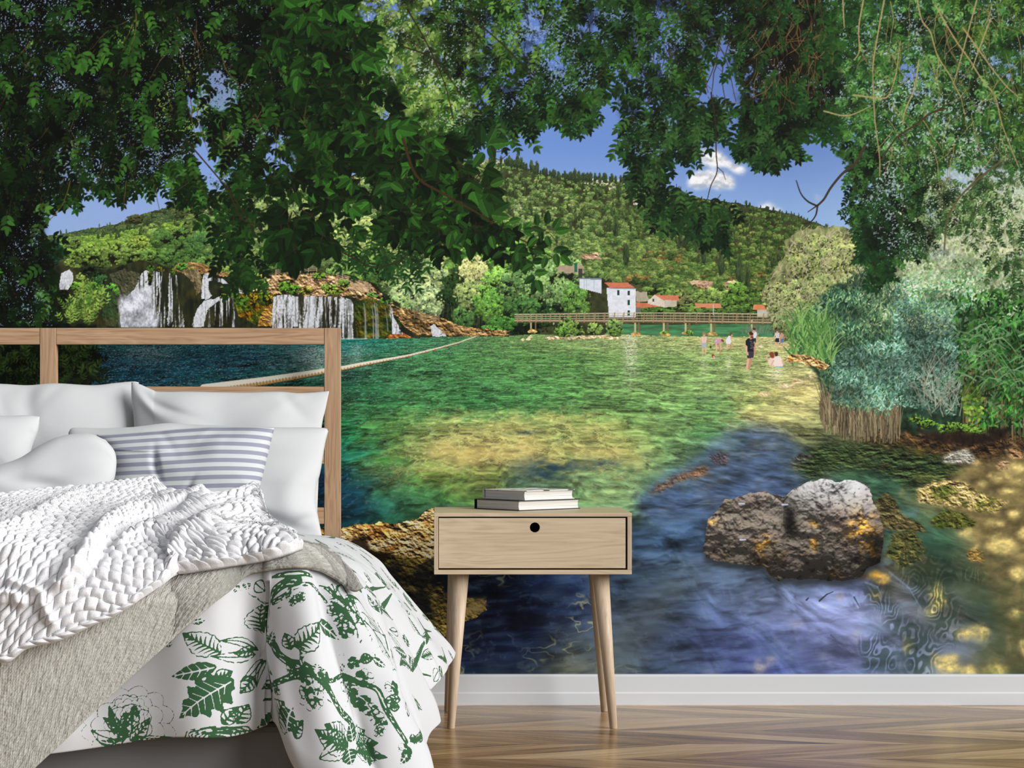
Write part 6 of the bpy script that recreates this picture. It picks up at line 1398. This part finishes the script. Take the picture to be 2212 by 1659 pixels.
    u = (A * 1000 - s.X0) / s.p; v = (B * 1000 - s.Y0) / s.p; i, j = np.clip(u.astype(int), 0, s.w - 2), np.clip(v.astype(int), 0, s.h - 2); a, b = u - i, v - j; M = s.C[..., 0]
    return (M[j, i] * (1 - a) + M[j, i + 1] * a) * (1 - b) + (M[j + 1, i] * (1 - a) + M[j + 1, i + 1] * a) * b

DUV = duvet()
# a coarse depth map of the duvet as seen from the front keeps the throws lying on top of it
def front_depth(P):
    x, y, D = to_px(P); G = np.full((220, 280), 9.0); q = 8
    i = np.clip(((x + 300) / q).astype(int), 0, 279); j = np.clip((y / q).astype(int), 0, 219); np.minimum.at(G, (j.ravel(), i.ravel()), D.ravel())
    for _ in range(3):
        G = np.minimum.reduce([G, np.roll(G, 1, 0), np.roll(G, -1, 0)]) if _ < 1 else G
    return G
DG = front_depth(DUV)
def duv_at(x, y):
    u = np.clip((x + 300) / 8 - .5, 0, 278.9); v = np.clip(y / 8 - .5, 0, 218.9); i, j = u.astype(int), v.astype(int); a, b = u - i, v - j
    return (DG[j, i] * (1 - a) + DG[j, i + 1] * a) * (1 - b) + (DG[j + 1, i] * (1 - a) + DG[j + 1, i + 1] * a) * b
def coons(top, bot, left, right, nu, nv):
    T, Bm, Lf, Rt = rs_curve(top, nu), rs_curve(bot, nu), rs_curve(left, nv), rs_curve(right, nv)
    u = np.linspace(0, 1, nu)[None, :, None]; v = np.linspace(0, 1, nv)[:, None, None]
    return (1 - v) * T[None] + v * Bm[None] + (1 - u) * Lf[:, None] + u * Rt[:, None] - ((1 - u) * (1 - v) * T[0] + u * (1 - v) * T[-1] + (1 - u) * v * Bm[0] + u * v * Bm[-1])
def closed(name, Fp, Bp, mat, uv=None):
    """front and back grids sharing their border"""
    h, w = Fp.shape[:2]; V = np.concatenate([Fp.reshape(-1, 3), Bp.reshape(-1, 3)]); f1 = gfaces(h, w, 0, True); f2 = gfaces(h, w, h * w)
    me = mesh_np(name, V, np.concatenate([f1, f2]), None, None if uv is None else np.concatenate([uv.reshape(-1, 2)] * 2))
    bm = bmesh.new(); bm.from_mesh(me); bd = [v for v in bm.verts if v.is_boundary]; bmesh.ops.remove_doubles(bm, verts=bd, dist=1e-5); bm.to_mesh(me); bm.free()
    return link(name, me, mat)
# ---- throws
def bed_profile(px, py):
    """distance of the cloth surface on the bed top and down the foot"""
    zl = np.interp(py, [1050, 1063, 1100, 1130, 1160, 1190, 1220, 1250, 1300, 1425, 1700], [5.25, 5.2, 4.9, 4.55, 4.2, 3.99, 3.93, 3.905, 3.89, 3.88, 3.86])
    zr = np.interp(py, [1050, 1078, 1110, 1140, 1170, 1215, 1260, 1300, 1700], [5.3, 5.2, 4.9, 4.62, 4.38, 4.08, 4.0, 3.97, 3.9])
    f = sm(px / 620.); return zl * (1 - f) + zr * f
def throw_grid(top, bot, left, right, nu, nv, off):
    G = coons(top, bot, left, right, nu, nv); x, y = G[..., 0], G[..., 1]
    D = np.minimum(bed_profile(x, y) + off[0], duv_at(x, y) - off[1])
    for _ in range(10): 
        Q = np.pad(D, 1, mode='edge'); D = (Q[:-2, 1:-1] + Q[2:, 1:-1] + Q[1:-1, :-2] + Q[1:-1, 2:] + 2 * D) / 6
    return np.stack([(x - VX) * D / FPX, D - DW, EYE - (y - VY) * D / FPX], -1)
def arc(P):
    du = np.linalg.norm(np.diff(P, axis=1), axis=-1); dv = np.linalg.norm(np.diff(P, axis=0), axis=-1)
    S = np.concatenate([np.zeros((P.shape[0], 1)), np.cumsum(du, 1)], 1); T = np.concatenate([np.zeros((1, P.shape[1])), np.cumsum(dv, 0)], 0)
    return S, T
def waffle_throw():
    nu, nv = 640, 600
    P = throw_grid([(-240, 1180), (0, 1160), (200, 1150), (400, 1150), (560, 1160), (640, 1176), (700, 1186)], [(-240, 1900), (-60, 1790), (75, 1660), (150, 1590), (240, 1502), (350, 1402), (440, 1322), (512, 1262), (545, 1240), (620, 1229), (680, 1232), (720, 1250), (762, 1278), (786, 1270)],
                   [(-240, 1180), (-240, 1500), (-240, 1900)], [(700, 1186), (730, 1206), (762, 1236), (786, 1270)], nu, nv, (.045, .014))
    S, T = arc(P); N = nrm(P); N = np.where((N * np.array([0, -1, 1.])).sum(-1, keepdims=True) < 0, -N, N)
    e = np.minimum.reduce([np.arange(nv)[:, None] * np.ones(nu), (nv - 1 - np.arange(nv))[:, None] * np.ones(nu), np.ones((nv, 1)) * (nu - 1 - np.arange(nu))[None]]) * .0013
    th = .009 * np.sqrt(np.clip(1 - (1 - np.clip(e / .010, 0, 1)) ** 2, 0, 1))
    cell = .0062; tx = np.abs(np.sin(S / cell * math.pi)) * np.abs(np.sin((T + .3 * cell * np.sin(S * 300)) / cell * math.pi)); 
    cr = vnoise2(S * 1.0, T * 1.6, 90, 3) * .6 + vnoise2(S, T, 190, 4) * .5; F = P + N * (th + (.0012 * tx + .0032 * cr) * (th > .004))[..., None]; K = P
    m = NT('beige_waffle_weave', .95, .1); uvn = m.n('UVMap').outputs[0]; v = m.noise(m.mapped(uvn, (1.0, 1.6, 1)), 330, 4, .7); w = m.noise(m.mapped(uvn, (1, .25, 1)), 160, 3)
    f = m.math('ADD', m.math('MULTIPLY', v, .6), m.math('MULTIPLY', w, .4)); m.col(m.ramp(f, [(.38, L(176, 174, 166)), (.60, L(218, 216, 208))])); m.bump(f, 1.0, .006)
    o = closed('throw_blanket', F, K, m.m, np.stack([S, T], -1)); tag(o, 'beige-grey crinkled woven throw spread over the duvet under the chunky knit', 'throw')
waffle_throw()
def knit_blanket():
    nu, nv = 760, 620
    P = throw_grid([(-240, 1110), (-100, 1095), (0, 1083), (80, 1073), (160, 1066), (250, 1064), (320, 1062), (350, 1070), (400, 1080), (450, 1085), (500, 1082), (545, 1076), (566, 1086)],
                   [(-240, 1560), (-120, 1490), (-30, 1436), (20, 1430), (60, 1402), (130, 1384), (200, 1352), (250, 1330), (340, 1272), (378, 1244), (410, 1238), (480, 1228), (560, 1215), (610, 1203), (654, 1188)],
                   [(-240, 1110), (-240, 1330), (-240, 1560)], [(566, 1086), (572, 1112), (592, 1140), (625, 1164), (654, 1188)], nu, nv, (.0, .040))
    S, T = arc(P); S = np.repeat(S[-nv // 5][None], nv, 0) * .6 + S * .4
    U = (np.linspace(0, 1, nu)[None] + 0 * S); Vv = np.linspace(0, 1, nv)[:, None] + 0 * S
    N = nrm(P); N = np.where((N * np.array([0, -1, 1.])).sum(-1, keepdims=True) < 0, -N, N)
    px, py, _ = to_px(P)
    # long soft folds across the blanket
    def ridge(pts, w, h):
        best = np.full(px.shape, 1e9)
        for (ax, ay), (bx, by) in zip(pts, pts[1:]):
            dx, dy = bx - ax, by - ay; t = np.clip(((px - ax) * dx + (py - ay) * dy) / (dx * dx + dy * dy), 0, 1)
            best = np.minimum(best, np.hypot(px - ax - t * dx, (py - ay - t * dy) * 1.3))
        return h * np.exp(-(best / w) ** 2)
    fold = ridge([(0, 1185), (60, 1160), (120, 1120), (180, 1095), (330, 1072)], 17, .022) + ridge([(130, 1275), (180, 1225), (230, 1170), (300, 1130), (380, 1120), (430, 1100)], 20, .030) - ridge([(170, 1275), (230, 1205), (320, 1150), (380, 1140)], 10, .012) \
        + ridge([(260, 1200), (340, 1165), (430, 1125), (540, 1090)], 16, .020) + ridge([(370, 1240), (400, 1190), (450, 1150), (540, 1120)], 17, .022) - ridge([(300, 1155), (350, 1138), (400, 1120)], 7, .020) + ridge([(30, 1265), (90, 1290), (110, 1340)], 13, .018) + ridge([(-20, 1300), (20, 1290), (50, 1300)], 12, .02) + ridge([(0, 1220), (40, 1215)], 18, .014) + ridge([(555, 1085), (562, 1110)], 14, .012)
    e = np.minimum.reduce([Vv * 1.0, (1 - Vv), (1 - U) * 1.6]) * .50
    th = .018 * np.sqrt(np.clip(1 - (1 - np.clip(e / .014, 0, 1)) ** 2, 0, 1))
    # basket stitches
    cu, cv = .0260, .0185; rot = .20
    s_ = S + T * rot; t_ = T - S * rot
    rw = t_ / cv; row = np.floor(rw); fv = rw - row; uu = s_ / cu * (1 + .03 * np.sin(row * 1.7)) + .5 * (row % 2) + .16 * np.sin(row * 2.3) + .05 * np.sin(t_ * 60); ci = np.floor(uu); fu = uu - ci
    rnd = np.sin(ci * 12.9898 + row * 78.233) * 43758.5453; rnd = rnd - np.floor(rnd)
    lump = (np.clip(1 - np.abs(2 * fu - 1) ** 2.6, 0, 1) ** .55) * (np.clip(1 - np.abs(2 * fv - 1) ** 2.4, 0, 1) ** .5)
    slant = .18 * (fu - .5) * (1 if True else 0)
    kn = lump * (.82 + .35 * rnd) + slant * lump * np.where(row % 2 > .5, 1, -1)
    # twisted border cord along the lower edge
    rim = np.clip((1 - Vv) * .50 / .024, 0, 1); cord = np.abs(np.sin((S * 42 + (1 - Vv) * 16) * math.pi / 1.0)) ** .5 * np.sin(rim * math.pi) ** .6
    kn = np.where(rim < 1, cord * .9, kn)
    F = P + N * (fold + th + .0115 * kn * np.clip(th / .012, 0, 1))[..., None]
    F[0] = P[0] + N[0] * fold[0][:, None]; F[-1] = P[-1]; F[:, 0] = P[:, 0] + N[:, 0] * fold[:, :1]; F[:, -1] = P[:, -1] + N[:, -1] * fold[:, -1:]
    K = P + N * (fold * np.clip(1 - e / .01, 0, 1))[..., None]
    m = NT('white_chunky_yarn', .95, .1); m.b.inputs['Sheen Weight'].default_value = .2; v = m.coord(); n = m.noise(v, 520, 3, .7); m.col(m.ramp(n, [(.3, L(196, 196, 200)), (.6, L(226, 226, 229))])); m.bump(n, .55, .0016)
    o = closed('knit_blanket', F, K, m.m); tag(o, 'white chunky basket-knit blanket spread across the bed', 'blanket')
knit_blanket()
# ---- pillows
def pillow(name, top, bot, left, right, D0, tilt, bulge, mat, label, cat='pillow', group=None, wr=(), back=.6, seed=1, uvs=False, pw=.5, nu=150, nv=120):
    """outline curves in the pillow's own plane (given as photo points at distance D0), filled out to both sides"""
    G = coons(top, bot, left, right, nu, nv); x, y = G[..., 0], G[..., 1]; yc = y.mean()
    D = D0 - tilt * (y - yc) / 742.
    P = np.stack([(x - VX) * D / FPX, D - DW, EYE - (y - VY) * D / FPX], -1)
    u = np.linspace(-1, 1, nu)[None, :]; v = np.linspace(-1, 1, nv)[:, None]
    s_ = (1 - np.abs(u) ** 3.0) * (1 - np.abs(v) ** 3.0); s_ = np.clip(s_, 0, 1) ** pw
    rs = np.random.RandomState(seed); wv = np.zeros_like(s_)
    for _ in range(16):   # creases radiating from the seams
        side = rs.randint(4); t = rs.uniform(-.85, .85); a0, b0 = ((t, -1), (t, 1), (-1, t), (1, t))[side]; an = math.atan2(-b0 + rs.uniform(-.7, .7), -a0 + rs.uniform(-.7, .7)); l = rs.uniform(.25, .6); w_ = rs.uniform(.05, .11); h = rs.uniform(-.0055, .0035)
        p = (u - a0) * math.cos(an) + (v - b0) * math.sin(an); q = -(u - a0) * math.sin(an) + (v - b0) * math.cos(an)
        wv += h * np.exp(-(p / l) ** 2 - (q / w_) ** 2) * np.clip(p / .05, 0, 1)
    for (a0, b0, an, l, w_, h) in wr:
        p = (u - a0) * math.cos(an) + (v - b0) * math.sin(an); q = -(u - a0) * math.sin(an) + (v - b0) * math.cos(an); wv += h * np.exp(-(p / l) ** 2 - ((q + .25 * p * p) / w_) ** 2)
    n = vnoise2(u + 0 * v, v + 0 * u, 2.2, seed + 3) - .5
    f = bulge * s_ + (wv + n * .030) * s_ ** .5
    f[0] = f[-1] = 0; f[:, 0] = f[:, -1] = 0
    F = P.copy(); F[..., 1] -= f; F[..., 2] += f * tilt * .5; K = P.copy(); K[..., 1] += bulge * back * s_; 
    K[0], K[-1], K[:, 0], K[:, -1] = F[0], F[-1], F[:, 0], F[:, -1]
    S, T = arc(P)
    o = closed(name, F, K, mat, np.stack([u * .25 + 0 * v, T.mean(1)[:, None] + 0 * u], -1)); tag(o, label, cat, group); return o
M_pil = fabric('pillow_cotton', L(193, 195, 197), 1200, .06)
M_str = NT('striped_cotton', .85, .15); _u = M_str.n('SeparateXYZ', {0: M_str.n('UVMap').outputs[0]}).outputs[1]
_f = M_str.math('FRACT', M_str.math('MULTIPLY', _u, 1 / .0228)); M_str.col(M_str.ramp(M_str.math('ABSOLUTE', M_str.math('SUBTRACT', _f, .5)), [(.235, L(140, 142, 158)), (.262, L(194, 198, 200))])); M_str = M_str.m
pillow('pillow', [(-270, 838), (-120, 826), (0, 829), (60, 832), (120, 828), (200, 832), (250, 827), (287, 824), (300, 826)], [(-270, 1166), (0, 1168), (300, 1168)], [(-270, 838), (-280, 1000), (-270, 1166)], [(300, 826), (291, 900), (292, 1000), (300, 1168)], 5.91, .15, .072, M_pil, 'large white pillow leaning on the left half of the headboard', group=None, seed=11,
       wr=((.2, -.8, 1.5, .4, .07, -.009), (-.1, -.85, 1.3, .35, .05, .007)))
pillow('pillow', [(284, 826), (300, 829), (330, 842), (345, 846), (420, 846), (520, 848), (600, 846), (650, 849), (711, 845)], [(290, 1150), (500, 1160), (684, 1150)], [(284, 826), (284, 860), (290, 930), (292, 1150)], [(711, 845), (704, 880), (694, 930), (688, 1040), (684, 1150)], 5.86, .15, .062, M_pil, 'large white pillow leaning against the right half of the headboard', seed=12,
       wr=((-.86, -.8, .8, .35, .08, .010), (-.62, -.75, .5, .3, .06, -.008), (.6, -.9, 1.0, .35, .07, -.007)))
pillow('pillow', [(148, 934), (160, 924), (220, 925), (290, 922), (360, 914), (420, 917), (500, 920), (600, 923), (696, 924), (709, 932)], [(150, 1150), (400, 1165), (560, 1168), (697, 1166)], [(148, 934), (146, 1000), (150, 1150)], [(709, 932), (702, 960), (692, 1020), (684, 1050), (682, 1085), (688, 1120), (697, 1166)], 5.685, .2, .08, M_pil, 'wide white pillow in the second row, behind the striped cushion', seed=13, wr=((.8, .3, 1.6, .5, .12, .012), (.6, .6, .8, .4, .08, -.012), (.75, .75, 2.4, .3, .06, -.012)))
pillow('pillow', [(-260, 905), (-100, 893), (0, 898), (60, 897), (86, 900)], [(-260, 1120), (-100, 1118), (40, 1110)], [(-260, 905), (-265, 1000), (-260, 1120)], [(86, 900), (82, 930), (68, 970), (52, 1040), (40, 1110)], 5.60, .25, .08, M_pil, 'white pillow cut off by the left edge of the photo', seed=14)
pillow('cushion', [(208, 939), (260, 937), (330, 932), (400, 926), (470, 922), (540, 922), (593, 924)], [(205, 1120), (380, 1125), (552, 1118)], [(208, 939), (230, 980), (232, 1040), (205, 1120)], [(593, 924), (584, 960), (572, 1010), (560, 1060), (552, 1118)], 5.50, .3, .075, M_str, 'striped grey and white cushion in the middle of the bed', 'cushion', seed=15, wr=((-.35, -.1, 1.4, .35, .05, -.02), (-.28, .3, 1.3, .4, .06, .012), (.1, .55, 1.6, .3, .05, -.015), (-.6, -.5, .15, .35, .02, .008), (.6, .6, 2.2, .3, .07, -.014)))
pillow('pillow', [(-120, 1050), (-40, 1020), (0, 1006), (45, 990), (90, 962), (135, 943), (190, 937), (228, 950)], [(-120, 1150), (60, 1130), (140, 1120), (195, 1110)], [(-120, 1050), (-125, 1100), (-120, 1150)], [(228, 950), (248, 976), (251, 1010), (240, 1050), (195, 1110)], 5.36, .35, .07, M_pil, 'small plump white pillow lying in front of the striped cushion', seed=16, pw=.42, wr=((.25, .1, .7, .5, .14, -.02), (.6, .5, .3, .4, .08, .014), (.05, .6, .6, .4, .06, -.014)))

# ---------------------------------------------------------------- night table and books
M_ash = wood('ash_wood_pale', L(172, 152, 126), L(190, 171, 144), L(201, 183, 157), 0, 1.0, .45)
M_ashv = wood('ash_wood_leg', L(164, 145, 123), L(182, 163, 140), L(193, 175, 153), 2, 1.2, .42)
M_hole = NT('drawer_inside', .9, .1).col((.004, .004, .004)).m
def night_table():
    Df, Db = 5.604, 5.962; yf, yb = Df - DW, Db - DW
    x0 = at(937.6, 0, Df)[0]; x1 = at(1364.6, 0, Df)[0]; zt = at(0, 1108, Df)[2]; zb = at(0, 1241, Df)[2]; th = .0105
    r = empty('night_table', ((x0 + x1) / 2, (yf + yb) / 2, 0), 'pale wooden night table with one drawer and four tapered legs beside the bed', 'night table')
    boxobj('table_top', x0, x1, yf, yb, zt - th, zt, M_ash, r, .0012)
    boxobj('bottom_panel', x0, x1, yf, yb, zb, zb + .0125, M_ash, r, .0012)
    boxobj('side_panel', x0, x0 + .0115, yf, yb, zb + .0126, zt - th - .0001, M_ashv, r, .0008)
    boxobj('side_panel', x1 - .0115, x1, yf, yb, zb + .0126, zt - th - .0001, M_ashv, r, .0008)
    boxobj('back_panel', x0 + .0116, x1 - .0116, yb - .008, yb, zb + .0126, zt - th - .0001, M_ash, r, 0)
    # drawer: front board with a round finger hole
    fx0, fx1 = at(948.2, 0, Df)[0], at(1351.5, 0, Df)[0]; fz0, fz1 = at(0, 1227.5, Df)[2], at(0, 1119.2, Df)[2]
    hx, hz = at(1155.5, 0, Df)[0], at(0, 1139.5, Df)[2]; hr = .0137; y = yf + .0015; yk = y + .018
    bm = bmesh.new(); n = 48; ring = []; outer = []
    def op(a):   # point on the board edge in direction a
        c, s_ = math.cos(a), math.sin(a); t = 1e9
        if c > 1e-9: t = min(t, (fx1 - hx) / c)
        if c < -1e-9: t = min(t, (fx0 - hx) / c)
        if s_ > 1e-9: t = min(t, (fz1 - hz) / s_)
        if s_ < -1e-9: t = min(t, (fz0 - hz) / s_)
        return hx + c * t, hz + s_ * t
    ang = sorted([2 * math.pi * k / n for k in range(n)] + [math.atan2(z - hz, x - hx) % (2 * math.pi) for x in (fx0, fx1) for z in (fz0, fz1)])
    RF = [bm.verts.new((hx + hr * math.cos(a), y, hz + hr * math.sin(a))) for a in ang]; RB = [bm.verts.new((v.co.x, yk, v.co.z)) for v in RF]
    OF = [bm.verts.new((op(a)[0], y, op(a)[1])) for a in ang]; OB = [bm.verts.new((v.co.x, yk, v.co.z)) for v in OF]
    N = len(ang)
    for k in range(N):
        l = (k + 1) % N
        bm.faces.new((RF[k], OF[k], OF[l], RF[l])); bm.faces.new((RB[l], OB[l], OB[k], RB[k])); bm.faces.new((RF[l], RB[l], RB[k], RF[k])); bm.faces.new((OF[k], OB[k], OB[l], OF[l]))
    bmesh.ops.recalc_face_normals(bm, faces=bm.faces)
    d = bmobj('drawer', bm, M_ash, r)
    bx = bmesh.new(); t = .008; a0, a1, b0, b1 = fx0 + .006, fx1 - .006, yk + .0002, yb - .02; c0, c1 = fz0 + .002, fz1 - .012
    for e in ((a0, a1, b0, b1, c0, c0 + t), (a0, a0 + t, b0, b1, c0 + t, c1), (a1 - t, a1, b0, b1, c0 + t, c1), (a0 + t, a1 - t, b1 - t, b1, c0 + t, c1)): box(bx, *e)
    b = bmobj('drawer_box', bx, M_hole, None); b.parent = d; 
    b.matrix_parent_inverse = parent_inv(r)  # same frame as the drawer
    b.matrix_parent_inverse.identity()
    # legs
    def leg(tx, ty, bx_, by_, rt, rb):
        bm = bmesh.new(); n = 40; rings = []
        for f in (0, .004, .5, 1.0):
            z = .0 + (zb - 0) * f; R = rb + (rt - rb) * f - (.0015 if f == 0 else 0); cx = bx_ + (tx - bx_) * f; cy = by_ + (ty - by_) * f
            rings.append([bm.verts.new((cx + R * math.cos(2 * math.pi * k / n), cy + R * math.sin(2 * math.pi * k / n), z)) for k in range(n)])
        for A, B in zip(rings, rings[1:]):
            for k in range(n): bm.faces.new((A[k], A[(k + 1) % n], B[(k + 1) % n], B[k]))
        bm.faces.new(rings[0][::-1]); bm.faces.new(rings[-1]); bmobj('leg', bm, M_ashv, r, True)
    s_f = FPX / 5.64
    for (pt, pb, Dt, Dd) in ((995.5, 974, 5.66, 5.62), (1297.5, 1325.5, 5.66, 5.62), (985, 967.5, 5.90, 5.945), (1287, 1306, 5.90, 5.945)):
        tx = at(pt, 0, Dt)[0]; bx_ = at(pb, 0, Dd)[0]; leg(tx, Dt - DW, bx_, Dd - DW, .0228, .0105)
    return zt
ZT = night_table()
M_paper = NT('book_pages', .85, .1)
_c = M_paper.coord(); _n = M_paper.noise(M_paper.mapped(_c, (3, 3, 700)), 1.0, 2); M_paper.col(M_paper.ramp(_n, [(.3, L(170, 167, 162)), (.6, L(212, 210, 206))])); M_paper.bump(_n, .3, .001); M_paper = M_paper.m
M_white_cover = NT('cover_white', .35, .4).col(L(212, 212, 212)).m
_m = NT('cover_printed', .4, .4); _v = _m.n('TexVoronoi', {'Vector': _m.mapped(_m.coord(), (30, 60, 1)), 'Scale': 1.0}); _m.col(_m.ramp(_v.outputs[0], [(.32, L(70, 72, 74)), (.42, L(214, 214, 214))])); M_print_cover = _m.m
M_black_cover = NT('cover_black', .45, .35).col(L(22, 22, 24)).m
def book(cx, cy, z, w, d, h, ang, cover, label, topmat=None):
    """page block with rounded spine; local x along the pages' long edge"""
    r = empty('book', (cx, cy, z), label, 'book', 'books on the night table'); r.rotation_euler = (0, 0, ang); ov = .004; t = .0022
    def P(name, bm, m):
        o = bmobj(name, bm, m, None); o.parent = r; return o
    bm = bmesh.new(); X0, X1, Y0, Y1 = -w / 2, w / 2 , -d / 2, d / 2
    prof = []
    for k in range(9): f = k / 8; prof.append((f, .0022 * math.sin(math.pi * f)))
    n = 8; z0, z1 = t, h - t
    F = [[bm.verts.new((X, Y0 + q * 1.2 if e == 0 else Y1, z0 + (z1 - z0) * f)) for (f, q) in prof] for e in (0, 1) for X in ((X0, X1) if e == 0 else (X1, X0))]
    for a in range(4):
        A, B = F[a], F[(a + 1) % 4]
        for k in range(8): bm.faces.new((A[k], B[k], B[k + 1], A[k + 1]))
    bm.faces.new([F[a][0] for a in (3, 2, 1, 0)]); bm.faces.new([F[a][8] for a in range(4)])
    bmesh.ops.recalc_face_normals(bm, faces=bm.faces); P('pages', bm, M_paper)
    for zz, nm in ((0, 'cover'), (h - t, 'cover')):
        bm = bmesh.new(); box(bm, X0 - ov, X1 + ov, Y0 - ov, Y1 + .004, zz, zz + t, .0006); P(nm, bm, cover if zz == 0 or not topmat else topmat)
    bm = bmesh.new(); box(bm, X0 - ov, X1 + ov, Y1 + .0041, Y1 + .0075, .0002, h - .0002, .001); P('spine', bm, cover)
book(.250, -.237, ZT + .0002, .227, .178, .0285, math.radians(40), M_black_cover, 'thick closed book with thin black covers lying under the white book')
book(.2535, -.2406, ZT + .0289, .183, .166, .0268, math.radians(40), M_white_cover, 'white closed book lying on top of the black-covered book', M_print_cover)
